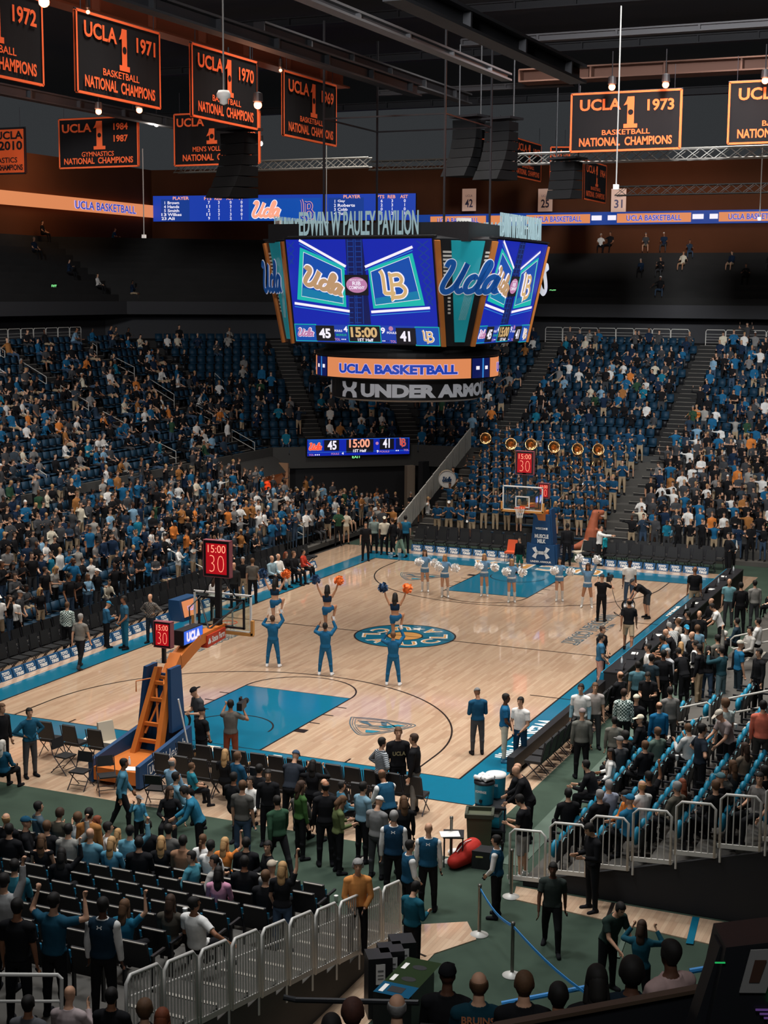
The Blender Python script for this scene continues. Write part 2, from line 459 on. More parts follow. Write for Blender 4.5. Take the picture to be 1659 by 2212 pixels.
# ring of letters round the centre circle, read from the inside of each half
for half in (0, 1):
    for i, ch in enumerate('UCLA'):
        a = math.radians((-62, -21, 21, 61)[i] + half * 180)
        M = plane_M((cc[0] + 1.22 * math.cos(a), cc[1] + 1.22 * math.sin(a), 0), (-math.sin(a), math.cos(a), 0), (-math.cos(a), -math.sin(a), 0))
        put_text(lm, ch, M_LETW, M, (-.33, -.33, .33, .33), bold=.04, lift=zl); put_text(lm, ch, M_LETG, M, (-.27, -.27, .27, .27), bold=.0, lift=zl + .003)
    a = math.radians(90 + half * 180)
    st = [(cc[0] + 1.22 * math.cos(a) + (.3 if k % 2 == 0 else .12) * math.cos(k * PI / 5 + a), cc[1] + 1.22 * math.sin(a) + (.3 if k % 2 == 0 else .12) * math.sin(k * PI / 5 + a)) for k in range(10)]
    poly(lm, M_LETW, I4, st, zl)
# names along both side lines, read from the stands
for xx, y0, dx, hw in ((13.42, 18.4, -1, 2.8), (1.78, 9.5, 1, 2.5)):
    M = plane_M((xx, y0, 0), (0, dx, 0), (-dx, 0, 0))
    put_text(lm, 'WOODEN COURT', M_LETB, M, (-hw, -.38, hw, .30), bold=.06, lift=zl); put_text(lm, 'WOODEN COURT', mat('court_letter_fill', '#bda68d', .35), M, (-hw + .02, -.33, hw - .02, .25), bold=-.02, lift=zl + .002)
    put_text(lm, 'NELL & JOHN', M_LETB, M, (-1.1, .40, 1.1, .64), bold=.02, lift=zl)
M = plane_M((15.72, 4.5, 0), (0, -1, 0), (1, 0, 0))
put_text(lm, 'WESCOM', M_LETW, M, (-1.65, -.31, 1.35, .31), bold=.03, lift=zl)
for k in range(6): rect(lm, M_LETW, M, 1.55 + k * .15, -.34 + .05 * abs(k - 4), 1.64 + k * .15, .34 - .05 * abs(k - 4), zl)
M = plane_M((15.72, 22.3, 0), (0, -1, 0), (1, 0, 0))
put_script(lm, None, M_LETW, M, (-1.5, -.25, .6, .3), w=.1, edge=0, lift=zl); rect(lm, M_LETW, M, 1.2, -.2, 1.9, .2, zl)
for k in range(3): rect(lm, M_LETW, M, .75 + k * .14, -.18, .81 + k * .14, .18, zl)
struct(lm.build('floor_lines'))

# ------------------------------------------------------------------ the seating bowl on the left and far sides
FA, FB = np.array([-11.0, 39.0]), np.array([-4.6, 44.3])           # corner of the bowl's front edge
def bowl(d, close=False):
    """front edge pushed outwards by d: start, corner, corner, end"""
    ch = (FB - FA) / np.linalg.norm(FB - FA); nrm = np.array([-ch[1], ch[0]])
    X = -11.0 - d; Yf = 44.3 + d
    p = FA + nrm * d
    t = (X - p[0]) / ch[0]; a = p + ch * t
    t = (Yf - p[1]) / ch[1]; b = p + ch * t
    return [(X, -16.0), (a[0], a[1]), (b[0], b[1]), (46.0, Yf)]
TREAD, RISE, NROW, Z0 = .83, .43, 14, 3.3
def strip(mb, d0, d1, z0a, z0b, z1a=None, z1b=None):
    A, B = bowl(d0), bowl(d1)
    for i in range(3): mb.quad((*A[i], z0a), (*A[i + 1], z0a), (*B[i + 1], z0b), (*B[i], z0b))
def riser(mb, d, z0, z1):
    A = bowl(d)
    for i in range(3): mb.quad((*A[i], z0), (*A[i + 1], z0), (*A[i + 1], z1), (*A[i], z1))
tb = new(M_CONCD)
for k in range(NROW):
    strip(tb, k * TREAD, (k + 1) * TREAD, Z0 + k * RISE, Z0 + k * RISE); riser(tb, (k + 1) * TREAD, Z0 + k * RISE, Z0 + (k + 1) * RISE)
DL = NROW * TREAD; ZL = Z0 + NROW * RISE
strip(tb, DL, 16.0, ZL, ZL)
struct(tb.build('floor_terrace'))
pw = new(M_GREY)
for (d0, d1, z0, z1) in ((-.12, .06, 2.55, 3.75),):
    A, B = bowl(d0), bowl(d1)
    for i in range(3):
        if i == 2: A = [A[0], A[1], A[2], A[3]]
        pw.hexa([(*A[i], z0), (*A[i + 1], z0), (*B[i + 1], z0), (*B[i], z0), (*A[i], z1), (*A[i + 1], z1), (*B[i + 1], z1), (*B[i], z1)])
struct(pw.build('wall_parapet'))
bw = new(M_BLACK)
riser(bw, .1, -.1, 2.6)
struct(bw.build('wall_under_stand'))
# concourse wall, upper tier and back wall
up = new(mat('upper_tier_grey', '#424244', .9, spec=.1))
riser(up, 16.0, ZL, 11.9); riser(up, 13.6, 10.9, 11.7)
strip(up, 13.6, 16.0, 10.9, 10.9)
up.use(M_CONCD)
for k in range(10):
    d = 13.6 + k * .85
    strip(up, d, d + .85, 11.7 + k * .42, 11.7 + k * .42); riser(up, d + .85, 11.7 + k * .42, 11.7 + (k + 1) * .42)
struct(up.build('wall_upper_tier'))
bk = new(M_BLACK)
bk.quad((46, -40, -1), (46, 70, -1), (46, 70, 30), (46, -40, 30)); struct(bk.build('wall_outer'))
# ------------------------------------------------------------------ lower stands
LT, LR, LN, LX0, LZ0 = .83, .32, 9, -3.5, .22
L_END = (37.6, 37.2, 36.4, 35.6, 34.4, 33.2, 32.2, 31.4, 31.0)
sb = new(M_CONC)
for k in range(LN):
    ye = L_END[k]; sb.box((LX0 - (k + .5) * LT, (ye - 13) / 2, (LZ0 + k * LR) / 2), (LT, ye + 13, LZ0 + k * LR))
struct(sb.build('floor_stand_left'))
FT, FR, FN, FY0, FZ0 = .86, .33, 11, 34.2, .2
sb = new(M_CONC)
for k in range(FN): sb.box((21.7, FY0 + (k + .5) * FT, (FZ0 + k * FR) / 2), (44.6, FT, FZ0 + k * FR))
struct(sb.build('floor_stand_far'))
RT, RR, RN, RX0, RZ0 = .87, .277, 13, 18.95, .12
sb = new(M_CONC)
for k in range(RN): sb.box((RX0 + (k + .5) * RT, 20.0, (RZ0 + k * RR) / 2), (RT, 51.7, RZ0 + k * RR))
struct(sb.build('floor_stand_right'))
struct(new(M_BLACK).box((24.65, -5.93, .0), (11.3, .08, .02)).hexa([(18.95, -5.97, 0), (30.3, -5.97, 0), (30.3, -5.86, 0), (18.95, -5.86, 0), (18.95, -5.97, .1), (30.3, -5.97, 3.4), (30.3, -5.86, 3.4), (18.95, -5.86, .1)]).build('wall_stand_end'))
NT, NR_, NN, NY0, NZ0 = .93, .215, 11, -8.95, .03
sb = new(M_CONC)
for k in range(NN): sb.box((8.3, NY0 - (k + .5) * NT, (NZ0 + k * NR_) / 2), (18.7, NT, NZ0 + k * NR_ + .02))
struct(sb.build('floor_stand_near'))
def z_left(x): return LZ0 + LR * min(max(math.floor((LX0 - x) / LT), 0), LN - 1) if x < LX0 else 0.0
def z_far(y): return FZ0 + FR * min(math.floor((y - FY0) / FT), FN - 1) if y > FY0 else 0.0
def z_right(x): return RZ0 + RR * min(math.floor((x - RX0) / RT), RN - 1) if x > RX0 else 0.0
def z_near(y): return NZ0 + NR_ * min(math.floor((NY0 - y) / NT), NN - 1) if y < NY0 else 0.0

# tunnel mouth under the corner: piers, lintel and the lit concession window beside it
tn = new(M_BLACK)
tn.box((-9.5, 46.5, 1.4), (.3, 9, 2.9), -.2); tn.box((-3.0, 48, 1.4), (.3, 9, 2.9), -.2)
struct(tn.build('wall_tunnel'))
pr = new(mat('warm_plaster', '#9c8a76', .8)).box((-10.3, 39.2, 1.3), (.35, .5, 2.6), -.7).box((-4.6, 43.7, 1.3), (.35, .5, 2.6), -.7)
struct(pr.build('wall_pier'))
cb = empty('concession_booth', (-10.84, 35.2, 0), 0, 'warmly lit concession window under the left stand by the tunnel', 'booth')
new(mat('booth_wall', '#b58a68', .8)).box((.06, 1.6, 1.5), (.1, 3.2, 3.0)).box((.6, 3.2, 1.5), (1.2, .12, 3.0)).build('back_wall', cb)
new(M_GREY).hexa([(0, -2.6, 2.5), (1.1, -2.6, 2.5), (1.1, 3.3, 2.5), (0, 3.3, 2.5), (0, -2.6, 3.3), (.35, -2.6, 3.3), (.35, 3.3, 3.3), (0, 3.3, 3.3)]).build('soffit', cb)
bq = new(mat('orb_red_glow', '#d2451f', .6, emit='#d2451f', strength=.6))  # round red shapes given a made-up glow, not lamps
for i in range(3): bq.ball((.5, 2.2, 1.55 + .22 * i), .22, 2, (1, 1.3, .55))
bq.build('red_orb', cb)
bl_ = bpy.data.lights.new('booth_lamp', 'POINT'); bl_.energy = 8; bl_.color = (1, .7, .45); bl_.shadow_soft_size = .15; bo_ = bpy.data.objects.new('booth_lamp', bl_); COL.objects.link(bo_); bo_.location = (-10.2, 36.8, 2.3)
# roof deck and roof beams
struct(new(mat('roof_deck', '#454547', .9)).box((6, 18, 28.2), (110, 130, .2)).build('ceiling'))
# ------------------------------------------------------------------ people: one continuous body per pose, clothes as shells over it
def nv(v): v = np.array(v, float); return v / np.linalg.norm(v)
ARM_REST = ((.16, .02, -1), (.04, .22, -1))
LEG_ST = ((.06, 0, -1), (.02, -.02, -1))
def pose(lean=0.0, R=ARM_REST, L=ARM_REST, RL=LEG_ST, LL=LEG_ST, sit=False, head=(0, 0), side=0.0, hand='relaxed', z=None):
    return dict(lean=lean, R=R, L=L, RL=RL, LL=LL, sit=sit, head=head, side=side, hand=hand, z=z)
SITL = ((.16, 1, -.06), (.02, .10, -1))
POSES = {
    'stand': pose(),
    'stand_turn': pose(R=((.22, -.05, -1), (-.05, .4, -.9)), L=((.14, .05, -1), (.02, .2, -1)), RL=((.12, .06, -1), (.04, 0, -1)), head=(.6, 0)),
    'stand_down': pose(R=((.14, .1, -1), (-.3, .9, .05)), L=((.14, .1, -1), (-.3, .9, .1)), head=(0, -.55)),
    'hips': pose(R=((.75, -.2, -.75), (-.8, .35, -.35)), L=((.75, -.2, -.75), (-.8, .35, -.35))),
    'crossed': pose(R=((.2, .25, -.95), (-.85, .5, .1)), L=((.2, .25, -.95), (-.85, .45, .02))),
    'front': pose(R=((.2, .12, -1), (-.5, .55, -.7)), L=((.2, .12, -1), (-.5, .55, -.7))),
    'clap': pose(R=((.35, .35, -.85), (-.6, .6, .55)), L=((.35, .35, -.85), (-.6, .6, .55))),
    'fist': pose(R=((.72, .35, .05), (-.25, .25, 1)), L=((.2, .15, -1), (-.4, .8, -.1)), hand='fist'),
    'fist_both': pose(R=((.7, .4, .1), (-.25, .25, 1)), L=((.7, .4, .1), (-.25, .25, 1)), hand='fist'),
    'fist_high': pose(R=((.3, .25, 1), (.0, .1, 1)), L=((.2, .05, -1), (-.1, .5, -.8)), hand='fist'),
    'photo': pose(R=((.5, .6, -.2), (-.55, .35, .75)), L=((.5, .6, -.2), (-.55, .35, .75)), hand='fist'),
    'salute': pose(R=((.85, .35, .1), (-.75, .1, .75)), L=((.2, .3, -.9), (-.5, .75, .15))),
    'point': pose(R=((.25, 1, -.15), (.1, 1, .05)), L=ARM_REST, head=(-.2, 0)),
    'walk': pose(lean=.06, R=((.14, -.35, -1), (.02, .1, -1)), L=((.14, .3, -1), (.02, .55, -.9)), RL=((.05, .38, -1), (.0, -.02, -1)), LL=((.05, -.28, -1), (.0, -.45, -1))),
    'stride': pose(lean=.05, R=((.2, .3, -1), (0, .4, -1)), L=((.16, -.35, -1), (.02, -.1, -1)), RL=((.1, -.42, -1), (.03, -.5, -.9)), LL=((.08, .45, -1), (.02, .02, -1))),
    'bend': pose(lean=.95, R=((.12, .55, -.9), (-.1, .45, -.9)), L=((.12, .6, -.85), (-.15, .5, -.9)), RL=((.1, .12, -1), (.02, -.18, -1)), LL=((.1, .0, -1), (.02, -.1, -1)), head=(0, -.2)),
    'lean_in': pose(lean=.38, R=((.15, .5, -.9), (-.15, .8, -.5)), L=((.15, .4, -.95), (-.15, .7, -.6)), head=(0, -.35)),
    'cable': pose(lean=.12, R=((.18, .15, -1), (-.2, .95, -.1)), L=((.18, .2, -1), (-.2, .95, .1)), head=(0, -.45)),
    'camera': pose(lean=-.03, R=((.6, .35, -.35), (-.5, .35, .8)), L=((.35, .75, -.25), (-.2, .6, .75)), hand='fist'),
    'base': pose(lean=-.06, R=((.38, .5, .55), (-.42, .12, .9)), L=((.5, .55, .05), (-.5, .2, .9)), RL=((.16, 0, -1), (.1, 0, -1)), LL=((.16, 0, -1), (.1, 0, -1)), head=(0, .35)),
    'flyer': pose(R=((.55, .05, 1), (.32, .0, 1)), L=((.55, .05, 1), (.32, .0, 1)), RL=((.35, 1, .12), (-.15, -.3, -1)), LL=((-.1, 0, -1), (-.02, 0, -1)), hand='fist'),
    'dance': pose(R=((.55, .15, -.8), (-.35, .75, .45)), L=((.7, .1, -.75), (.2, .8, .3)), RL=((.02, .02, -1), (-.02, 0, -1)), LL=((.10, .05, -1), (.02, -.08, -1)), hand='fist'),
    'dance_up': pose(R=((.45, .1, 1), (.15, .1, 1)), L=((.45, .1, 1), (.15, .1, 1)), RL=((.2, .02, -1), (.1, 0, -1)), LL=((.14, .08, -1), (.08, -.1, -1)), hand='fist'),
    'sit': pose(lean=-.05, R=((.16, .32, -.9), (-.3, .85, -.3)), L=((.16, .32, -.9), (-.3, .85, -.3)), RL=SITL, LL=SITL, sit=True),
    'sit_lean': pose(lean=.35, R=((.12, .35, -.9), (-.3, .9, -.05)), L=((.12, .35, -.9), (-.3, .9, -.05)), RL=SITL, LL=SITL, sit=True),
    'sit_turn': pose(lean=.0, R=((.3, .2, -.9), (-.5, .8, -.1)), L=((.45, .1, -.8), (.2, .7, -.5)), RL=SITL, LL=SITL, sit=True, head=(.9, 0)),
    'sit_clap': pose(lean=.05, R=((.35, .35, -.85), (-.6, .6, .45)), L=((.35, .35, -.85), (-.6, .6, .45)), RL=SITL, LL=SITL, sit=True),
    'sit_fist': pose(lean=.0, R=((.55, .2, .6), (-.1, .1, 1)), L=((.2, .25, -1), (-.4, .8, -.1)), RL=SITL, LL=SITL, sit=True, hand='fist'),
    'sit_back': pose(lean=-.18, R=((.8, -.1, -.45), (.4, .5, -.5)), L=((.2, .2, -.95), (-.3, .85, -.3)), RL=((.3, 1, -.05), (.05, .25, -1)), LL=((.2, 1, -.05), (.0, .15, -1)), sit=True, head=(-.5, 0)),
    'sit_phone': pose(lean=.0, R=((.2, .5, -.7), (-.35, .6, .75)), L=((.2, .4, -.8), (-.35, .75, .5)), RL=SITL, LL=SITL, sit=True, head=(0, -.3)),
}
def rotx(v, a):
    c, s = math.cos(a), math.sin(a); v = np.array(v, float)
    return np.array([v[0], v[1] * c + v[2] * s, -v[1] * s + v[2] * c])   # positive a leans towards +Y
def rotz(v, a):
    c, s = math.cos(a), math.sin(a); v = np.array(v, float)
    return np.array([v[0] * c - v[1] * s, v[0] * s + v[1] * c, v[2]])

def skeleton(p):
    """bones: (name, a, b, ra, rb)"""
    B = []
    pel = np.zeros(3)
    up = rotx((0, 0, 1), p['lean'])
    fw = rotx((0, 1, 0), p['lean'])
    J = {'pelvis': pel, 'waist': pel + up * .14, 'chest': pel + up * .33, 'top': pel + up * .49, 'neck': pel + up * .55}
    hu = rotx((0, 0, 1), p['lean'] * .55 - p['head'][1] * .8); hf = rotz(rotx((0, 1, 0), p['lean'] * .55 - p['head'][1] * .8), p['head'][0])
    J['head0'] = J['neck'] + hu * .06 + hf * .01; J['head'] = J['head0'] + hu * .11 + hf * .012
    J['up'], J['fw'], J['hu'], J['hf'] = up, fw, hu, hf
    for s, k in ((1, 'R'), (-1, 'L')):
        sh = J['top'] + np.array([s * .185, 0, 0]) - up * .045
        ud, fd = p[k]
        ud = nv((ud[0] * s, ud[1], ud[2])); fd = nv((fd[0] * s, fd[1], fd[2]))
        if p['lean'] and not p['sit']: pass
        el = sh + ud * .29; wr = el + fd * .255; ha = wr + fd * .09
        J[k + 'sh'], J[k + 'el'], J[k + 'wr'], J[k + 'ha'], J[k + 'fd'] = sh, el, wr, ha, fd
        hp = pel + np.array([s * .095, 0, -.03]); td, sd = p[k + 'L']
        td = nv((td[0] * s, td[1], td[2])); sd = nv((sd[0] * s, sd[1], sd[2]))
        kn = hp + td * .43; an = kn + sd * .42
        J[k + 'hp'], J[k + 'kn'], J[k + 'an'] = hp, kn, an
        J[k + 'sd'] = sd
    return J

def capsule(bm, a, b, ra, rb, n=10, flat=None):
    """closed tapered limb between two joints; flat=(axis, k) squeezes it along an axis"""
    a, b = Vector(a), Vector(b); d = b - a; Ln = d.length
    t = d.normalized() if Ln > 1e-6 else Vector((0, 0, 1))
    u = t.orthogonal().normalized()
    if flat is not None:
        ax = Vector(flat[0]); u = (ax - t * ax.dot(t)).normalized()
    v = t.cross(u)
    rings = []
    for (off, r) in [(-ra * .98, ra * .2), (-ra * .75, ra * .66), (-ra * .4, ra * .92), (0, ra)] + [(Ln, rb), (Ln + rb * .4, rb * .92), (Ln + rb * .75, rb * .66), (Ln + rb * .98, rb * .2)]:
        ku = flat[1] if flat else 1.0
        rings.append([bm.verts.new(a + t * off + u * (math.cos(2 * PI * k / n) * r * ku) + v * (math.sin(2 * PI * k / n) * r)) for k in range(n)])
    for p, q in zip(rings, rings[1:]):
        for k in range(n): bm.faces.new((p[k], p[(k + 1) % n], q[(k + 1) % n], q[k]))
    bm.faces.new(list(reversed(rings[0]))); bm.faces.new(rings[-1])
def loft(bm, rings):
    R = []
    for c, rx, ry, ax, ay in rings:
        c, ax, ay = Vector(c), Vector(ax), Vector(ay)
        R.append([bm.verts.new(c + ax * (rx * math.cos(2 * PI * k / 14)) + ay * (ry * math.sin(2 * PI * k / 14))) for k in range(14)])
    for p, q in zip(R, R[1:]):
        for k in range(14): bm.faces.new((p[k], p[(k + 1) % 14], q[(k + 1) % 14], q[k]))
    bm.faces.new(list(reversed(R[0]))); bm.faces.new(R[-1])

def remesh(bm, vox, smooth=2, name='body'):
    bmesh.ops.recalc_face_normals(bm, faces=bm.faces)
    me = bpy.data.meshes.new('tmp'); bm.to_mesh(me); bm.free()
    o = bpy.data.objects.new('tmp', me); COL.objects.link(o)
    md = o.modifiers.new('r', 'REMESH'); md.mode = 'VOXEL'; md.voxel_size = vox; md.adaptivity = 0
    if smooth:
        ms = o.modifiers.new('s', 'SMOOTH'); ms.factor = .5; ms.iterations = smooth
    dg = bpy.context.evaluated_depsgraph_get(); dg.update()
    out = bpy.data.meshes.new_from_object(o.evaluated_get(dg)); out.name = name
    bpy.data.objects.remove(o); bpy.data.meshes.remove(me)
    return out

def hand_geo(bm, J, k, kind):
    s = 1 if k == 'R' else -1
    wr, fd = Vector(J[k + 'wr']), Vector(J[k + 'fd'])
    side = fd.cross(Vector((s, 0, 0)));
    if side.length < .25: side = fd.cross(Vector((0, 0, 1)))
    side.normalize()                                # across the knuckles
    nrm = fd.cross(side).normalized()               # back of the hand
    c0, c1 = wr + fd * .015, wr + fd * .078
    capsule(bm, c0, c1, .030, .038, 10, flat=(nrm, .48))
    lens = (.068, .078, .072, .056)
    for i in range(4):
        off = side * (.030 - .020 * i)
        b0 = c1 + off + fd * .012; L_ = lens[i]
        if kind == 'fist':
            b1 = b0 + fd * .026 - nrm * .012; b2 = b1 - nrm * .034 - fd * .004; b3 = b2 - fd * .026
        else:
            b1 = b0 + fd * (L_ * .45) - nrm * .006; b2 = b1 + fd * (L_ * .32) - nrm * .014; b3 = b2 + fd * (L_ * .22) - nrm * .016
        for p, q, r in ((b0, b1, .0105), (b1, b2, .0098), (b2, b3, .009)): capsule(bm, p, q, r, r * .94, 7)
    t0 = wr + fd * .03 + side * .028; t1 = t0 + side * .028 + fd * .028 - nrm * .008
    t2 = t1 + fd * .032 - nrm * .012 - side * .004
    capsule(bm, t0, t1, .013, .0115, 7); capsule(bm, t1, t2, .011, .0095, 7)

def body_geo(p, J, fine=True, fem=0.0):
    bm = bmesh.new()
    up, fw = J['up'], J['fw']; X = np.array([1., 0, 0])
    sh = 1 - .10 * fem
    sec = [(-.12, .10, .085), (-.06, .155 + .012 * fem, .115), (.02, .162 + .006 * fem, .118), (.12, .150 - .026 * fem, .108 - .008 * fem), (.22, .160 - .022 * fem, .116 - .008 * fem), (.34, .176 * sh, .122 + .008 * fem), (.42, .176 * sh, .112), (.48, .150 * sh, .088), (.525, .085, .068), (.56, .058, .06)]
    loft(bm, [(J['pelvis'] + up * z - fw * (.012 if z < 0.05 else 0), rx, ry, X, fw) for z, rx, ry in sec])
    capsule(bm, J['top'] + up * .03, J['head0'], .060, .054)
    for k, s in (('R', 1), ('L', -1)):
        k_ = 1 - .12 * fem
        if fem:
            d = np.array([-s * .012, 0, 0]); 
        capsule(bm, J['top'] + np.array([s * .11, 0, 0]) - up * .03, J[k + 'sh'], .072 * k_, .062 * k_)
        capsule(bm, J[k + 'sh'], J[k + 'el'], .056 * k_, .042 * k_)
        capsule(bm, J[k + 'el'], J[k + 'wr'], .042 * k_, .028 * k_)
        capsule(bm, J[k + 'hp'] + np.array([-s * .01, 0, .03]), J[k + 'kn'], .094, .062)
        capsule(bm, J[k + 'kn'], J[k + 'an'], .060, .040)
        calf = J[k + 'kn'] + (J[k + 'an'] - J[k + 'kn']) * .3 - nv(np.cross(np.cross(J[k + 'sd'], (0, 1, 0)), J[k + 'sd']) + 1e-6) * .012
        capsule(bm, calf, J[k + 'kn'] + (J[k + 'an'] - J[k + 'kn']) * .55, .058, .046)
        f = np.array([s * .18, 1, 0]); f = nv(f - J[k + 'sd'] * min(0, f @ J[k + 'sd'])) if not p['sit'] else nv((s * .1, 1, 0))
        hl_ = J[k + 'an'] - np.array([0, .035, .045]); to = J[k + 'an'] + f * .15 - np.array([0, 0, .055])
        J[k + 'to'] = to
        capsule(bm, J[k + 'an'], hl_, .042, .036); capsule(bm, hl_, to, .038, .032)
        if fine: hand_geo(bm, J, k, p['hand'])
        else: capsule(bm, J[k + 'wr'], J[k + 'wr'] + J[k + 'fd'] * .12, .035, .03)
    # head: skull, jaw, nose, ears, neck joins from below
    hu, hf = J['hu'], J['hf']; hs = nv(np.cross(hf, hu)); H = J['head']
    prof = [(-.115, .030, .035, .040), (-.095, .046, .055, .028), (-.06, .060, .075, .014), (-.02, .069, .090, .004), (.03, .075, .098, -.004), (.07, .070, .090, -.008), (.10, .052, .068, -.010), (.118, .026, .034, -.010)]
    loft(bm, [(H + hu * z + hf * o, rx, ry, hs, hf) for z, rx, ry, o in prof])
    if fine:
        capsule(bm, H + hf * .088 + hu * .02, H + hf * .106 - hu * .022, .009, .014, 8)
        capsule(bm, H + hf * .086 - hu * .062, H + hf * .090 - hu * .064, .016, .014, 8)
        for s in (1, -1): capsule(bm, H + hs * (.074 * s) + hu * .02 - hf * .008, H + hs * (.078 * s) - hu * .025 - hf * .004, .016, .012, 8, flat=(hs, .5))
    return bm

BONES = [('torso', 'pelvis', 'neck', .16), ('head', 'head0', 'head', .09), ('Rua', 'Rsh', 'Rel', .052), ('Rfa', 'Rel', 'Rwr', .036), ('Rha', 'Rwr', 'Rha', .03), ('Lua', 'Lsh', 'Lel', .052), ('Lfa', 'Lel', 'Lwr', .036), ('Lha', 'Lwr', 'Lha', .03),
         ('Rth', 'Rhp', 'Rkn', .085), ('Rsk', 'Rkn', 'Ran', .05), ('Rft', 'Ran', 'Rto', .04), ('Lth', 'Lhp', 'Lkn', .085), ('Lsk', 'Lkn', 'Lan', .05), ('Lft', 'Lan', 'Lto', .04)]
LIB = {}
def mesh_arrays(me):
    n = len(me.vertices); co = np.empty(n * 3, np.float32); me.vertices.foreach_get('co', co); co = co.reshape(-1, 3)
    nf = len(me.polygons); tot = np.empty(nf, np.int32); me.polygons.foreach_get('loop_total', tot)
    lv = np.empty(len(me.loops), np.int32); me.loops.foreach_get('vertex_index', lv)
    st = np.concatenate(([0], np.cumsum(tot)[:-1]))
    return co, lv, st, tot
def label_faces(fc, J):
    best = None
    D = []; T = []
    for nm, a, b, r in BONES:
        A, Bv = J[a], J[b]; d = Bv - A; t = np.clip(((fc - A) @ d) / (d @ d), 0, 1)
        dist = np.linalg.norm(fc - (A + t[:, None] * d), axis=1)
        D.append(dist / r); T.append(((fc - A) @ d) / (d @ d))
    D = np.array(D); T = np.array(T); i = D.argmin(0)
    return i, T[i, np.arange(len(fc))]
def get_body(pname, fem=0, fine=True):
    key = (pname, fem, fine)
    if key in LIB: return LIB[key]
    p = POSES[pname]; J = skeleton(p)
    me = remesh(body_geo(p, J, fine, fem), .0145 if fine else .052, 2 if fine else 1)
    co, lv, st, tot = mesh_arrays(me)
    fc = np.add.reduceat(co[lv], st, axis=0) / tot[:, None]
    lab, t = label_faces(fc, J)
    # put the feet (or the seat) at z = 0 of the thing's base
    dz = -(min(J['Ran'][2], J['Lan'][2]) - .088) if not p['sit'] else .555
    if pname == 'flyer': dz = -(J['Lan'][2] - .088)
    co[:, 2] += dz; me.vertices.foreach_set('co', co.ravel()); me.polygons.foreach_set('use_smooth', [True] * len(me.polygons))
    # face: eyes and mouth take the second material
    H = J['head'] + np.array([0, 0, dz]); hu, hf = J['hu'], J['hf']; hs = nv(np.cross(hf, hu))
    fc[:, 2] += dz
    q = fc - H; a, b, c = q @ hs, q @ hf, q @ hu
    mi = np.zeros(len(fc), np.int32)
    eye = (lab == 1) & (b > .055) & (np.abs(np.abs(a) - .030) < .013) & (np.abs(c - .022) < .009)
    mouth = (lab == 1) & (b > .06) & (np.abs(a) < .022) & (np.abs(c + .062) < .006)
    mi[eye | mouth] = 1
    me.materials.append(None); me.materials.append(None)
    me.polygons.foreach_set('material_index', mi); me.update()
    no = np.empty(len(me.vertices) * 3, np.float32); me.vertices.foreach_get('normal', no)
    e = dict(me=me, co=co, no=no.reshape(-1, 3), lv=lv, st=st, tot=tot, lab=lab, t=t, hq=np.stack((a, b, c), 1), J=J, dz=dz, shells={}, pose=p, fc=fc)
    LIB[key] = e
    return e
def region(e, kind):
    lab, t = e['lab'], e['t']; nm = np.array([b[0] for b in BONES])[lab]
    torso = nm == 'torso'; ua = np.isin(nm, ('Rua', 'Lua')); fa = np.isin(nm, ('Rfa', 'Lfa')); th = np.isin(nm, ('Rth', 'Lth')); sk = np.isin(nm, ('Rsk', 'Lsk')); ft = np.isin(nm, ('Rft', 'Lft'))
    hem = -.02
    if kind == 'long': return (torso & (t > hem) & (t < .99)) | ua | (fa & (t < .93))
    if kind == 'short': return (torso & (t > hem) & (t < .97)) | (ua & (t < .66))
    if kind == 'tank': return (torso & (t > hem) & (t < .90)) | (ua & (t < .02))
    if kind == 'crop': return torso & (t > .45) & (t < .86)
    if kind == 'vest': return torso & (t > hem) & (t < .96)
    if kind == 'trousers': return (torso & (t < .16)) | th | (sk & (t < .94))
    if kind == 'shorts': return (torso & (t < .16)) | (th & (t < .92))
    if kind == 'brief': return (torso & (t < .16)) | (th & (t < .22))
    if kind == 'skirt': return (torso & (t < .14)) | (th & (t < .42))
    if kind[:5] in ('shoe_', 'boot_'):
        s_ = np.char.startswith(nm, kind[-1]); return s_ & (ft | (sk & (t > (.90 if kind[0] == 's' else .12))))
    if kind == 'shoes': return ft | (sk & (t > .90))
    if kind == 'belt': return torso & (t > .06) & (t < .16)
OFFS = dict(long=.016, short=.018, tank=.014, crop=.010, vest=.024, trousers=.011, shorts=.014, brief=.006, skirt=.016, shoes=.012, shoe_R=.012, shoe_L=.012, boot_R=.010, boot_L=.010, belt=.022)
def submesh(co, lv, st, tot, mask, name, off, no, rim=True):
    idx = np.nonzero(mask)[0]
    used = {}; faces = []
    sel = [lv[st[i]:st[i] + tot[i]] for i in idx]
    allv = np.unique(np.concatenate(sel)) if len(sel) else np.zeros(0, int)
    remap = -np.ones(len(co), np.int64); remap[allv] = np.arange(len(allv))
    F = [tuple(remap[f]) for f in sel]
    V = co[allv] + no[allv] * off; V0 = co[allv] + no[allv] * (-.004)
    if rim:
        cnt = {}
        for f in F:
            for k in range(len(f)):
                a, b = f[k], f[(k + 1) % len(f)]; cnt[(a, b)] = cnt.get((a, b), 0) + 1
        bd = [(a, b) for (a, b) in cnt if (b, a) not in cnt]
        bv = sorted({v for ab in bd for v in ab}); mp = {v: len(V) + i for i, v in enumerate(bv)}
        V = np.concatenate((V, V0[bv])) if bv else V
        F += [(b, a, mp[a], mp[b]) for a, b in bd]
    me = bpy.data.meshes.new(name)
    me.from_pydata(V.tolist(), [], F); me.polygons.foreach_set('use_smooth', [True] * len(F)); me.materials.append(None)
    me.update(); return me
def get_shell(e, kind, name):
    if kind not in e['shells']:
        e['shells'][kind] = submesh(e['co'], e['lv'], e['st'], e['tot'], region(e, kind), name, OFFS[kind], e['no'])
    return e['shells'][kind]
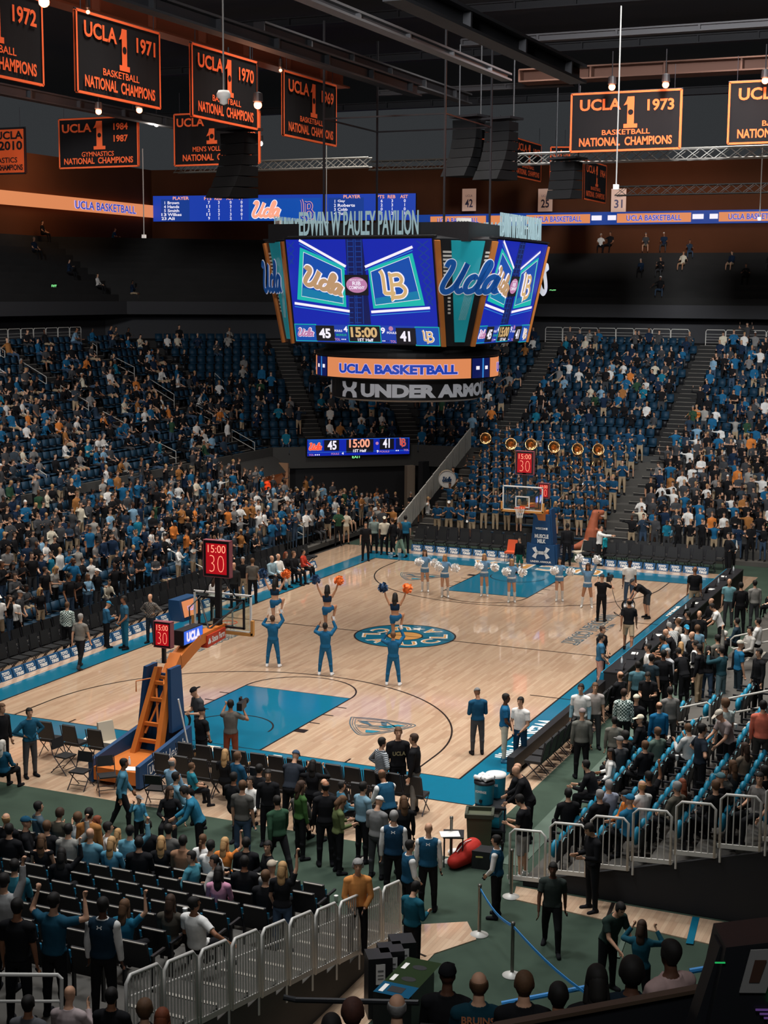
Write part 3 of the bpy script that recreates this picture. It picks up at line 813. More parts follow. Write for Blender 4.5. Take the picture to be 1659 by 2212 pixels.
def get_hair(e, kind):
    k = 'hair_' + kind
    if k in e['shells']: return e['shells'][k]
    a, b, c = e['hq'].T; head = e['lab'] == 1
    J = e['J']; H = J['head'] + np.array([0, 0, e['dz']]); hu, hf = J['hu'], J['hf']; hs = nv(np.cross(hf, hu))
    if kind in ('short', 'long', 'bun', 'curly'):
        mask = head & ((c > .062) | ((b < .03) & (c > -.02)) | ((b < -.03) & (c > -.075)))
        off = {'short': .012, 'long': .016, 'bun': .012, 'curly': .03}[kind]
    elif kind == 'balding': mask = head & (b < -.005) & (c > -.06) & (c < .055); off = .010
    elif kind in ('cap', 'beanie', 'capback'): mask = head & (c > (.045 if kind != 'beanie' else .03)); off = .018
    elif kind == 'hood': mask = head & ((b < .035) | (c > .085)); off = .028
    mask &= ~(e['t'] < -.6)
    me = submesh(e['co'], e['lv'], e['st'], e['tot'], mask, 'hair', off, e['no'])
    bm = bmesh.new(); bm.from_mesh(me)
    if kind == 'long':
        down = np.array([0, 0, -1.0])
        p0 = H - hf * .055 + hu * .02; p1 = H - hf * .092 - hu * .09; p2 = p1 + down * .13 - hf * .02; p3 = p2 + down * .13 - hf * .005
        capsule(bm, p0, p1, .075, .075, 12); capsule(bm, p1, p2, .075, .080, 12, flat=(hf, .55)); capsule(bm, p2, p3, .080, .05, 12, flat=(hf, .5))
        for s in (1, -1): capsule(bm, H + hs * .072 * s - hu * .02, H + hs * .085 * s + down * .17 - hf * .02, .026, .030, 8)
    if kind == 'bun':
        p = H - hf * .11 + hu * .0; capsule(bm, p, p + np.array([0, -.02, -.05]), .035, .03); capsule(bm, p + np.array([0, -.025, -.05]), p + np.array([0, -.03, -.2]), .035, .018)
    if kind in ('cap', 'capback'):
        sg = 1 if kind == 'cap' else -1
        p = H + hf * (.085 * sg) + hu * .058; q = H + hf * (.17 * sg) + hu * .040
        capsule(bm, p, q, .062, .05, 12, flat=(hu, .12))
        capsule(bm, H + hu * .135, H + hu * .137, .010, .009, 6)
    if kind == 'beanie': capsule(bm, H + hu * .13, H + hu * .14, .05, .04)
    if kind == 'hood': capsule(bm, H - hf * .06 - hu * .08, H - hf * .05 - hu * .14, .09, .08)
    bm.to_mesh(me); bm.free(); me.polygons.foreach_set('use_smooth', [True] * len(me.polygons))
    e['shells'][k] = me
    return me
SKIN = {'l': '#c99a7c', 'm': '#b07f5f', 't': '#95664a', 'd': '#5b3b2b', 'p': '#d8ab8e'}
HAIRC = {'k': '#17130f', 'b': '#3a271a', 'n': '#5d412a', 'y': '#b58d5d', 'g': '#8d8a86', 'w': '#c9c4ba', 'r': '#7a3d22', 'o': '#24405c', 'm': '#4a2a20'}
M_EYE = mat('face_dark', '#2a1712', .5)
def put_mat(o, *ms):
    for sl, m in zip(o.material_slots, ms):
        sl.link = 'OBJECT'; sl.material = m
NPERS = [0]
def person(pos, face, pname, top='short:#303030', bottom='trousers:#22242a', hair='short:k', skin='l', h=1.75, fem=0, shoes='#1c1c1e', label=None, group=None, extra=None, name='person'):
    """pos: base of the feet (standing) or floor under the seat (sitting); face: world direction in degrees"""
    e = get_body(pname, fem)
    k = h / 1.75
    o = bpy.data.objects.new(name, e['me']); COL.objects.link(o)
    o.location = pos; o.rotation_euler = (0, 0, math.radians(face - 90)); o.scale = (k * (1.0 if not fem else .97), k, k)
    put_mat(o, mat('skin_' + skin, SKIN[skin], .6, spec=.3), M_EYE)
    def part(me, nm, m):
        c = bpy.data.objects.new(nm, me); COL.objects.link(c); c.parent = o; put_mat(c, m); return c
    for lay in top.split('+'):
        kind, colr = lay.split(':')
        if kind == 'none': continue
        nm = {'vest': 'vest', 'crop': 'crop_top', 'belt': 'belt', 'tank': 'tank_top'}.get(kind, 'shirt')
        part(get_shell(e, kind, nm), nm, CLOTHS.get(colr) or cloth(colr))
    for lay in bottom.split('+'):
        kind, colr = lay.split(':')
        if kind == 'boots':
            for q_ in 'RL': part(get_shell(e, 'boot_' + q_, 'boot'), 'boot', cloth(colr))
            continue
        part(get_shell(e, kind, kind if kind != 'brief' else 'shorts'), kind if kind != 'brief' else 'shorts', CLOTHS.get(colr) or cloth(colr))
    if 'boots' not in bottom:
        for q_ in 'RL': part(get_shell(e, 'shoe_' + q_, 'shoe'), 'shoe', cloth(shoes))
    for hh in hair.split('+'):
        if hh == 'none': continue
        kind, c = hh.split(':')
        m = mat('hair_' + c, HAIRC[c], .75, noise=.3, nscale=40) if c in HAIRC else cloth(c)
        part(get_hair(e, kind), 'cap' if kind in ('cap', 'capback', 'beanie') else ('hood' if kind == 'hood' else 'hair'), m)
    tag(o, label, 'person', group)
    if extra: extra(o, e, k)
    NPERS[0] += 1
    return o
def pattern(name, c1, c2, kind, scale):
    m = bpy.data.materials.new(name); m.use_nodes = True; nt = m.node_tree; b = nt.nodes['Principled BSDF']; b.inputs['Roughness'].default_value = .85
    tc = nt.nodes.new('ShaderNodeTexCoord'); mx = nt.nodes.new('ShaderNodeMix'); mx.data_type = 'RGBA'
    mx.inputs[6].default_value = (*lin(c1), 1); mx.inputs[7].default_value = (*lin(c2), 1)
    if kind == 'check':
        t = nt.nodes.new('ShaderNodeTexChecker'); t.inputs['Scale'].default_value = scale; nt.links.new(tc.outputs['Object'], t.inputs['Vector']); out = t.outputs['Fac']
    elif kind == 'floral':
        t = nt.nodes.new('ShaderNodeTexVoronoi'); t.inputs['Scale'].default_value = scale; nt.links.new(tc.outputs['Object'], t.inputs['Vector'])
        r = nt.nodes.new('ShaderNodeMath'); r.operation = 'GREATER_THAN'; r.inputs[1].default_value = .35; nt.links.new(t.outputs['Distance'], r.inputs[0]); out = r.outputs[0]
    else:
        t = nt.nodes.new('ShaderNodeTexWave'); t.bands_direction = 'Z' if kind == 'h' else 'X'; t.inputs['Scale'].default_value = scale; nt.links.new(tc.outputs['Object'], t.inputs['Vector'])
        r = nt.nodes.new('ShaderNodeMath'); r.operation = 'GREATER_THAN'; r.inputs[1].default_value = .5; nt.links.new(t.outputs['Fac'], r.inputs[0]); out = r.outputs[0]
    nt.links.new(out, mx.inputs[0]); nt.links.new(mx.outputs[2], b.inputs['Base Color'])
    return m
CLOTHS = {'plaid_green': pattern('cloth_plaid_green', '#d7e3dc', '#2d4a41', 'check', 22), 'plaid_dark': pattern('cloth_plaid_dark', '#3a3a3c', '#6b6258', 'check', 20),
          'stripes': pattern('cloth_stripes', '#1b2029', '#a8adb0', 'h', 9), 'referee': pattern('cloth_referee', '#e6e6e2', '#141414', 'v', 9), 'floral': pattern('cloth_floral', '#cfc8b4', '#3d3a34', 'floral', 16)}
VIEW = math.degrees(math.atan2(_f[1], _f[0]))
def face_img(a): return VIEW - a          # 0 back to the camera, 90 facing right in the picture, 180 facing us, 270 facing left
HEAD_H = 1.0
def stand_z(fz, hx, hy, h):
    """ground point of a person whose head top is seen at (hx, hy), on terraces fz(x, y)"""
    z = 0.0
    best = None
    for z in np.arange(0, 3.6, .02):
        p = at_z(hx, hy, z + h)
        e = abs(fz(p[0], p[1]) - z)
        if best is None or e < best[0] - 1e-6: best = (e, p)
    p = best[1]
    return (p[0], p[1], fz(p[0], p[1]))
FLOORS = {'c': lambda x, y: 0.0, 'n': lambda x, y: z_near(y), 'r': lambda x, y: z_right(x), 'f': lambda x, y: z_far(y), 'l': lambda x, y: z_left(x)}
# ------------------------------------------------------------------ centre-hung scoreboard
G_BLUE = glow('led_deep_blue', '#0b23ad', .95); G_NAVY = glow('led_navy', '#081556', .9); G_MID = glow('led_mid_blue', '#0d4fb0', .9)
G_TEAL = glow('led_teal', '#12b9ae', .95); G_WHITE = glow('led_white', '#ece6f2', 1.1); G_GOLD = glow('led_gold', '#d8b27a', .95); G_TAN = glow('led_tan', '#c29a72', .9)
G_DARK = glow('led_dark', '#15131d', .8); G_RED = glow('led_red', '#f0503a', 1.2); G_PINK = glow('led_pink', '#c583b0', .9); G_GREEN = glow('led_green', '#19b080', .9)
G_ORANGE = glow('led_orange', '#e08a58', .95); G_LILAC = glow('led_lilac', '#c9b4f0', .95); G_TBLUE = glow('led_text_blue', '#1a3fae', .9); G_SKY = glow('led_sky', '#2f86d8', .9)
G_STEEL = glow('led_truss_blue', '#15409a', .8); G_CRIM = glow('led_crimson', '#c01428', 1.1); G_PEACH = glow('led_peach', '#f2a184', 1.1)
JC = (7.62, 14.325)
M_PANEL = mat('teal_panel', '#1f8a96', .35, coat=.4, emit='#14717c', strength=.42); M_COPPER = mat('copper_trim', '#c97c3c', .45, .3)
M_SIGN = mat('sign_letter_face', '#56696f', .7, emit='#a9c8ce', strength=.52)
M_SILV = mat('sign_letter_silver', '#b9bcc2', .5, emit='#9a9da5', strength=.3)
M_SCR_B = mat('script_blue', '#17509a', .4, emit='#17509a', strength=.25); M_SCR_W = mat('script_edge', '#d8dce4', .5, emit='#c8ccd8', strength=.3)
jb = empty('centre_scoreboard', (JC[0], JC[1], 8.7), 0, 'giant four-sided video scoreboard hanging over centre court with a round ribbon below', 'scoreboard')
JZ = 8.7
def zz(x, y):
    t = (y - 282) / 920; l = 238 + t * 102; r = 1530 + t * 65
    return ((x - l) / (r - l) * 5.2, (1 - t) * 3.44)
for k in range(4):
    R = Matrix.Rotation(k * PI / 2, 4, 'Z')
    M = R @ plane_M((-2.6, -3.5, 10.66 - JZ), (1, 0, 0), (0, -.75, 3.36))
    cs = new(M_BLACK2)
    N_ = M.to_3x3() @ Vector((0, 0, 1))
    a = [M @ Vector(p) for p in ((-.06, -.06, -.02), (5.26, -.06, -.02), (5.26, 3.5, -.02), (-.06, 3.5, -.02))]
    b = [M @ Vector(p) for p in ((-.06, -.06, -.3), (5.26, -.06, -.3), (5.26, 3.5, -.3), (-.06, 3.5, -.3))]
    cs.hexa([b[0], b[1], a[1], a[0], b[3], b[2], a[2], a[3]])
    scr = cs.build('screen_case', jb)
    s = MB(); e_ = .006
    rect(s, G_BLUE, M, 0, 0, 5.2, 3.44, 0)
    P = lambda *pts: [zz(*p) for p in pts]
    poly(s, G_NAVY, M, P((780, 282), (930, 282), (1010, 1035), (820, 1035)), e_)
    for xa in (800, 870):
        for yy in range(300, 1030, 45): stroke(s, G_STEEL, M, P((xa, yy), (xa + 55, yy)), .03, 2 * e_)
        stroke(s, G_STEEL, M, P((xa - 4, 282), (xa + 22, 1030)), .03, 2 * e_); stroke(s, G_STEEL, M, P((xa + 50, 282), (xa + 75, 1030)), .03, 2 * e_)
    for i in range(8):
        y = 300 + i * 70
        stroke(s, G_STEEL, M, P((1400 + i * 12, y), (1500 + i * 6, y + 70)), .035, e_); stroke(s, G_STEEL, M, P((1500 + i * 6, y), (1410 + i * 12, y + 70)), .035, e_)
        if i < 3: stroke(s, G_STEEL, M, P((245 + i * 8, y), (315, y + 60)), .03, e_); stroke(s, G_STEEL, M, P((315, y), (255 + i * 8, y + 70)), .03, e_)
    for Q, q2 in ((((370, 350), (772, 520), (792, 882), (348, 816)), ((405, 392), (745, 545), (765, 850), (390, 785))), (((983, 540), (1366, 404), (1474, 860), (1030, 892)), ((1007, 566), (1340, 436), (1434, 806), (1050, 860)))):
        poly(s, G_TEAL, M, P(*reversed(Q)), 2 * e_); poly(s, G_MID, M, P(*reversed(q2)), 3 * e_)
        c = np.mean(q2, axis=0); bt = [q2[3], q2[2], tuple(np.array(q2[2]) * .8 + np.array(q2[1]) * .2), tuple(np.array(q2[3]) * .8 + np.array(q2[0]) * .2)]
        poly(s, glow('led_sea', '#0e7fae', .9), M, P(*bt), 4 * e_)
        stroke(s, G_WHITE, M, P(*q2), .022, 4 * e_, True)
    for A, B in (((362, 286), (785, 520)), ((955, 524), (1368, 352)), ((325, 850), (822, 918)), ((1012, 922), (1518, 880))):
        stroke(s, G_WHITE, M, P(A, B), .085, 3 * e_); stroke(s, G_SKY, M, P((A[0], A[1] + 30), (B[0], B[1] + 30)), .03, 2 * e_)
    Mv = M @ Matrix(((1, 0, 0, 0), (-.22, 1, 0, 0), (0, 0, 1, 0), (0, 0, 0, 1)))
    x0, y0 = zz(428, 745); x1, y1 = zz(745, 505)
    put_script(s, G_WHITE, G_TAN, M @ Matrix(((1, 0, 0, 0), (-.28, 1, 0, .28 * x0), (0, 0, 1, 0), (0, 0, 0, 1))), (x0, y0 + .25, x1, y1), w=.105, edge=.05, lift=5 * e_)
    x0, y0 = zz(1070, 810); x1, y1 = zz(1310, 548); put_monogram(s, G_WHITE, G_GOLD, M, (x0, y0, x1, y1), lift=5 * e_)
    poly(s, G_DARK, M, P((785, 775), (990, 775), (985, 592), (775, 592)), 5 * e_)
    ox, oy = zz(885, 682); s.use(G_PINK); pts = arc(ox, oy, .38, 0, 2 * PI, 30, .26)[:-1]
    s._f([s.bm.verts.new(M @ Vector((a_, b_, 6 * e_))) for a_, b_ in pts])
    put_text(s, 'RIB', G_WHITE, M, (ox - .15, oy - .01, ox + .15, oy + .12), bold=.02, lift=7 * e_); put_text(s, 'COMPANY', G_WHITE, M, (ox - .28, oy - .14, ox + .28, oy - .03), bold=.02, lift=7 * e_); put_text(s, 'NEWPORT-NAPLES', G_WHITE, M, (ox - .24, oy + .14, ox + .24, oy + .19), lift=7 * e_)
    # score strip along the foot of the picture
    rect(s, G_TBLUE, M, 0, 0, 5.2, .60, e_)
    def bx(xa, ya, xb, yb, m, fr=None):
        p, q = zz(xa, yb), zz(xb, ya)
        if fr: rect(s, fr, M, p[0] - .025, p[1] - .025, q[0] + .025, q[1] + .025, 2 * e_)
        rect(s, m, M, p[0], p[1], q[0], q[1], 3 * e_); return p[0], p[1], q[0], q[1]
    def tx(t, xa, ya, xb, yb, m, bold=.03): p, q = zz(xa, yb), zz(xb, ya); put_text(s, t, m, M, (p[0], p[1], q[0], q[1]), bold=bold, lift=5 * e_)
    b_ = bx(345, 1045, 515, 1190, G_MID, G_TEAL); put_script(s, G_WHITE, G_PINK, M, (b_[0] + .1, b_[1] + .16, b_[2] - .08, b_[3] - .12), w=.1, edge=.05, lift=4 * e_)
    bx(528, 1050, 682, 1190, G_DARK); tx('45', 555, 1075, 650, 1165, G_WHITE, .04)
    tx('FOULS', 690, 1085, 757, 1105, G_WHITE); tx('4', 772, 1052, 802, 1105, G_WHITE, .03); tx('BONUS', 706, 1122, 795, 1142, G_GREEN); tx('TOL', 692, 1162, 740, 1185, G_PINK)
    for i in range(4): bx(752 + 15 * i, 1168, 760 + 15 * i, 1178, G_WHITE if i < 3 else G_NAVY)
    bx(825, 1050, 1085, 1190, G_DARK, G_TEAL); tx('15:00', 838, 1058, 1062, 1152, G_GOLD, .04); tx('1ST Half', 898, 1160, 1032, 1188, G_WHITE)
    tx('9', 1100, 1058, 1132, 1115, G_WHITE, .03); p = zz(1184, 1068); s.use(G_PINK); s._f([s.bm.verts.new(M @ Vector((a_, b_2, 4 * e_))) for a_, b_2 in arc(p[0], p[1], .08, 0, 2 * PI, 16)[:-1]])
    tx('FOULS', 1152, 1095, 1232, 1115, G_WHITE); tx('TOL', 1182, 1172, 1232, 1195, G_PINK)
    for i in range(4): bx(1112 + 15 * i, 1175, 1120 + 15 * i, 1185, G_WHITE if i < 2 else G_NAVY)
    bx(1236, 1060, 1396, 1205, G_DARK); tx('41', 1268, 1088, 1348, 1180, G_WHITE, .04)
    b_ = bx(1405, 1055, 1590, 1212, G_MID, G_TEAL); put_monogram(s, G_WHITE, G_GOLD, M, (b_[0] + .18, b_[1] + .08, b_[2] - .18, b_[3] - .08), lift=4 * e_)
    s.build('picture', scr)
    # raised name on the top edge
    t = MB(); MT = R @ plane_M((-2.45, -4.15, 14.12 - JZ), (1, 0, 0), (0, 0, 1))
    put_text(t, 'EDWIN W PAULEY PAVILION', M_SIGN, MT, (0.3, .02, 4.55, .80), bold=.012, ext=.05)
    t.use(M_BLACK2).box((2.42, -.03, 0), (5.4, .05, .3), M=MT)
    t.build('raised_letters', jb)
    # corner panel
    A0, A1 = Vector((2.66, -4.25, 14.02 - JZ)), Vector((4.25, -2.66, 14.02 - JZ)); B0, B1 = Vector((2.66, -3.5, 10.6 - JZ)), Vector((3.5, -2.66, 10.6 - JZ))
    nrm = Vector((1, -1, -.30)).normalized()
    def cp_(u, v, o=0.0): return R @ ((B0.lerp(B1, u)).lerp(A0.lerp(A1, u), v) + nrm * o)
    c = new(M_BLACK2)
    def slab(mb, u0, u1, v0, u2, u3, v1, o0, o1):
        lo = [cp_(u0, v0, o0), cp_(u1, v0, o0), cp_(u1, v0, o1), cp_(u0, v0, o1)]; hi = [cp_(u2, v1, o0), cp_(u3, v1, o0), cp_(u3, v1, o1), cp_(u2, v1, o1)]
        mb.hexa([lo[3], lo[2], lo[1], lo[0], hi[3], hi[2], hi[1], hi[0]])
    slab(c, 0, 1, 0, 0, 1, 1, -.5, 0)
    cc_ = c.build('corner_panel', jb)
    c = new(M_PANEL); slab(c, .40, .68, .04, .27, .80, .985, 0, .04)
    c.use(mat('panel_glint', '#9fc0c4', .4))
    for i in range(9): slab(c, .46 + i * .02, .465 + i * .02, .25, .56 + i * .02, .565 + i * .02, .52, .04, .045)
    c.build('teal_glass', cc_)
    c = new(M_COPPER); slab(c, .0, .13, 0, .0, .09, .985, .0, .09); slab(c, .87, 1, 0, .91, 1.0, .985, 0, .09); c.build('copper_strip', cc_)
    c = new(mat('louvre_white', '#c7c4bc', .5))
    for i in range(7):
        v = .87 - i * .035
        for ua, ub in ((.115, .25), (.82, .89)): slab(c, ua + .02, ub + .05 - .01 * i, v, ua + .02, ub + .05 - .01 * i, v + .018, 0, .03)
        if i < 6: slab(c, .21, .27, v - .39, .21, .27, v - .372, 0, .02)
    c.build('louvre', cc_)
    px_, py_ = (A1 - A0).normalized(), (A0.lerp(A1, .5) - B0.lerp(B1, .5)).normalized()
    oc = B0.lerp(A0, .52)
    Mc = R @ plane_M(tuple(oc + nrm * .30), tuple(px_), tuple(py_))
    s = MB(); put_script(s, M_SCR_W, M_SCR_B, Mc, (-.02, 0, 2.05, 1.02), w=.085, edge=.028, lift=.02)
    s.build('script_sign', cc_)
    # small stripe emblem above the corner
    s = MB(); Me = R @ plane_M((3.15, -3.55, 14.15 - JZ), (1, 1, 0), (0, 0, 1)); s.use(M_WHITE).box((.27, .28, 0), (.5, .5, .06), M=Me)
    for i in range(4): poly(s, mat('emblem_grey', '#77797c', .5), Me, [(.1 + i * .1, .12), (.17 + i * .1, .12), (.1 + i * .1, .44), (.03 + i * .1 + .02, .44)], .035)
    s.build('stripe_emblem', jb)
def cyl_text(mb, txt, m, r, a0, a1, z0, z1, bold=0.0, keep=None):
    key = (txt, bold, 0.0, 1.0, 0.0)
    if key not in _TC: _TC[key] = text_mesh(txt, bold)
    me = _TC[key]; a = np.empty(len(me.vertices) * 3); me.vertices.foreach_get('co', a); a = a.reshape(-1, 3)
    x0, y0, w, h = a[:, 0].min(), a[:, 1].min(), np.ptp(a[:, 0]), np.ptp(a[:, 1])
    mb.use(m); vs = []
    for q in a:
        an = a0 + (q[0] - x0) / w * (a1 - a0); vs.append(mb.bm.verts.new((r * math.cos(an), r * math.sin(an), z0 + (q[1] - y0) / h * (z1 - z0))))
    for p in me.polygons: mb._f([vs[i] for i in p.vertices])
def cyl_patch(mb, m, r, a0, a1, z0, z1, n=16):
    mb.use(m)
    for i in range(n):
        p, q = a0 + (a1 - a0) * i / n, a0 + (a1 - a0) * (i + 1) / n
        mb.quad((r * math.cos(p), r * math.sin(p), z0), (r * math.cos(q), r * math.sin(q), z0), (r * math.cos(q), r * math.sin(q), z1), (r * math.cos(p), r * math.sin(p), z1))
rg = new(M_BLACK2).lathe([(2.4, .72), (3.2, .72), (3.2, 1.48), (3.25, 1.5), (3.25, 1.62), (2.9, 1.7), (2.9, 2.0), (2.4, 2.0)], n=64).build('ring_body', jb)
s = MB(); CA = math.radians(-67)
for k in range(3):
    c0 = CA + math.radians(-8 + 120 * k)
    cyl_patch(s, G_ORANGE, 3.215, c0 - math.radians(50), c0 + math.radians(50), .77, 1.43, 24)
    cyl_patch(s, G_NAVY, 3.215, c0 + math.radians(51), c0 + math.radians(69), .77, 1.43, 6); cyl_patch(s, G_SKY, 3.22, c0 + math.radians(60.5), c0 + math.radians(62), .77, 1.43, 1)
    cyl_text(s, 'UCLA BASKETBALL', G_LILAC, 3.222, c0 - math.radians(38), c0 + math.radians(40), .90, 1.26, .085); cyl_text(s, 'UCLA BASKETBALL', G_TBLUE, 3.228, c0 - math.radians(37.5), c0 + math.radians(39.5), .92, 1.24, .05)
    for q in (56, 65): cyl_patch(s, G_WHITE, 3.223, c0 + math.radians(q - 1.6), c0 + math.radians(q + 1.6), 1.05, 1.17, 2)
s.build('led_ribbon', rg)
rg = new(M_BLACK2).lathe([(.3, -.05), (2.5, -.05), (2.66, .02), (2.66, .68), (2.4, .74), (.3, .74)], n=64).build('sponsor_ring', jb)
s = MB()
for k in range(2):
    c0 = CA + PI * k
    cyl_text(s, 'UNDER ARMOUR', M_SILV, 2.675, c0 + math.radians(-36), c0 + math.radians(96), .1, .56, .06)
    an0 = c0 + math.radians(-48); s.use(M_SILV)
    outer = [(-.24, .98), (-.225, .68), (-.13, .46), (.13, .46), (.225, .68), (.24, .98)]; inner = [(-.12, 1.0), (-.10, .76), (-.05, .62), (.05, .62), (.10, .76), (.12, 1.0)]
    for sg in (1, -1):
        f_ = lambda p: (2.675 * math.cos(an0 + p[0] / 1.65), 2.675 * math.sin(an0 + p[0] / 1.65), .06 + .54 * (p[1] if sg > 0 else 1 - p[1]))
        for i in range(5): s.quad(f_(outer[i]), f_(outer[i + 1]), f_(inner[i + 1]), f_(inner[i]))
s.build('ring_lettering', rg)
s = new(M_BLACK2)
s.box((0, 0, 5.55), (7.2, 7.2, .62))
for x in (-2.2, 2.2):
    for y in (-2.2, 2.2): s.box((x, y, 9.2), (.06, .06, 6.8))
for x in (-2.2, 2.2): s.box((x, 0, 9.4), (.05, 4.4, .05)); s.box((0, x, 9.4), (4.4, .05, .05))
s.box((0, 0, 3.6), (4.6, 4.6, 3.2))
s.build('hanging_frame', jb)

# ------------------------------------------------------------------ corner scoreboard over the tunnel mouth
chd = (FB - FA) / np.linalg.norm(FB - FA); nrm_in = np.array([chd[1], -chd[0]])
def on_chamfer(x, y, off):
    d = ray(x, y); p0 = FA + nrm_in * off
    t = ((p0 - CAM[:2]) @ nrm_in) / (d[:2] @ nrm_in); return CAM + d * t
pa, pb = on_chamfer(664, 986, .35), on_chamfer(884.5, 980, .35); pt_ = on_chamfer(664, 950, .35)
bwid = float(np.linalg.norm((pb - pa)[:2])); bh = float(pt_[2] - pa[2]); zb = float((pa[2] + pb[2]) / 2)
sb2 = empty('corner_scoreboard', (pa[0], pa[1], zb), math.atan2(chd[1], chd[0]), 'wide blue video scoreboard on the wall above the dark tunnel mouth', 'scoreboard')
new(M_BLACK2).box((bwid / 2, .15, bh / 2), (bwid + .1, .24, bh + .1)).build('case', sb2)
s = MB(); M = plane_M((0, .02, 0), (1, 0, 0), (0, 0, 1)); k_ = bwid / 1300; e_ = .004
def q(xa, ya, xb, yb): return ((xa - 145) * k_, (325 - yb) / 200 * bh, (xb - 145) * k_, (325 - ya) / 200 * bh)
rect(s, G_BLUE, M, 0, 0, bwid, bh, 0)
for xa, xb, m in ((160, 335, G_MID), (355, 545, G_DARK), (635, 980, G_DARK), (1060, 1245, G_DARK), (1270, 1430, G_NAVY)): rect(s, m, M, *q(xa, 135, xb, 265 if m is not G_DARK or xa != 635 else 295), e_)
for yy in (128, 280): rect(s, G_SKY, M, *q(145, yy, 1445, yy + 4), e_)
b_ = q(170, 170, 325, 250); put_script(s, G_PEACH, G_RED, M, b_, w=.11, edge=.05, lift=2 * e_)
for t_, r_, m in (('45', (398, 145, 512, 255), G_WHITE), ('15:00', (672, 130, 935, 235), G_PEACH), ('1ST Half', (722, 255, 890, 290), G_WHITE), ('41', (1102, 130, 1190, 245), G_WHITE), ('4', (577, 285, 603, 315), G_WHITE), ('9', (1022, 270, 1048, 302), G_WHITE), ('TOL', (166, 300, 228, 322), G_PINK), ('FOULS', (445, 292, 545, 315), G_PINK), ('FOULS', (1060, 278, 1185, 300), G_PINK), ('TOL', (1370, 265, 1436, 288), G_PINK)):
    put_text(s, t_, m, M, q(*r_), bold=.03, lift=2 * e_)
put_monogram(s, G_PEACH, G_CRIM, M, q(1305, 125, 1395, 235), lift=2 * e_)
for i in range(3): rect(s, G_WHITE, M, *q(238 + 24 * i, 304, 252 + 24 * i, 318), 2 * e_)
for i in range(2): rect(s, G_WHITE, M, *q(1268 + 24 * i, 274, 1282 + 24 * i, 288), 2 * e_)
c_ = q(1000, 165, 1055, 210); s.use(G_PINK); s._f([s.bm.verts.new(M @ Vector((a_, b2, 2 * e_))) for a_, b2 in arc((c_[0] + c_[2]) / 2, (c_[1] + c_[3]) / 2, .09, 0, 2 * PI, 14)[:-1]])
s.build('picture', sb2)
def exit_sign(x, y, P, w=.45, lab='', rz=0):
    o = empty('exit_sign', P, rz, lab, 'sign')
    new(M_BLACK2).box((0, .04, .1), (w + .06, .06, .24)).build('housing', o)
    s = MB(); put_text(s, 'EXIT', glow('exit_green', '#7fe08a', 1.6), plane_M((-w / 2, 0, 0), (1, 0, 0), (0, 0, 1)), (0, .01, w, .19), bold=.02); s.build('lettering', o)
p = on_chamfer(770, 990, .2); exit_sign(0, 0, p, .5, 'small green exit sign under the corner scoreboard', math.atan2(chd[1], chd[0]))
p = at_y(1194, 632, 59.9); exit_sign(0, 0, p, .42, 'small green exit sign on the dark wall right of the centre scoreboard')
p = at_x(117, 622, -26.7); exit_sign(0, 0, p, .5, 'small green exit sign over the left concourse', PI / 2)
p = at_x(563, 627, -22.5); exit_sign(0, 0, p, .5, 'small green exit sign left of the centre scoreboard', PI / 3)

# ------------------------------------------------------------------ ribbon boards and wall round the upper tier
RB = [(-33.0, 38.0), (-33.0, 61.8), (-13.3, 65.0), (40.0, 65.0)]
wl = new(M_BROWN)
for a, b in zip([(-33.3, -16.0)] + RB[1:], RB[1:] + [(46, 65.2)]):
    wl.quad((a[0] - .3, a[1] + .3, 14.5), (b[0] - .3, b[1] + .3, 14.5), (b[0] - .3, b[1] + .3, 21.2), (a[0] - .3, a[1] + .3, 21.2)) if a != b else None
struct(wl.build('wall_upper'))
def px_on(A, B, x, y):
    A, B = np.array(A), np.array(B); d2 = (B - A) / np.linalg.norm(B - A); n2 = np.array([-d2[1], d2[0]]); d = ray(x, y)
    t = ((A - CAM[:2]) @ n2) / (d[:2] @ n2); return CAM + d * t
rb = MB(); M = plane_M((-33.0, 38.0, 17.72), (0, 1, 0), (0, 0, 1))
rect(rb, G_ORANGE, M, 0, 0, 23.8, .9); ya, yb = px_on(RB[0], RB[1], 162, 440), px_on(RB[0], RB[1], 292, 450)
put_text(rb, 'UCLA BASKETBALL', G_LILAC, M, (ya[1] - 38 - .1, .14, yb[1] - 38 + .1, .72), bold=.04, lift=.02); put_text(rb, 'UCLA BASKETBALL', G_TBLUE, M, (ya[1] - 38, .16, yb[1] - 38, .7), bold=.01, lift=.04)
o = rb.build('ribbon_board'); tag(o, 'long orange ribbon display along the left upper wall', 'display')
# player statistics board in the corner
Ls = math.hypot(RB[2][0] - RB[1][0], RB[2][1] - RB[1][1]); M = plane_M((RB[1][0], RB[1][1], 17.45), (RB[2][0] - RB[1][0], RB[2][1] - RB[1][1], 0), (0, 0, 1))
st = empty('statistics_board', (RB[1][0], RB[1][1], 17.45), 0, 'wide blue statistics display with player rows in the upper corner', 'display')
M.translation = (0, 0, 0); hB = 1.85
rb = MB(); u = lambda x: (x - 330) / (898 - 330) * Ls
v = lambda y: (474 - y) / 56 * hB
rect(rb, G_TBLUE, M, 0, 0, Ls, hB, 0)
for a, b, m in ((348, 412, G_STEEL), (543, 700, G_MID), (715, 790, G_STEEL)): rect(rb, m, M, u(a), .02, u(b), hB - .25, .01)
def tt(t_, xa, ya, xb, yb, m=G_WHITE): put_text(rb, t_, m, M, (u(xa), v(yb), u(xb), v(ya)), bold=.02, lift=.03, keep=len(t_) == 1)
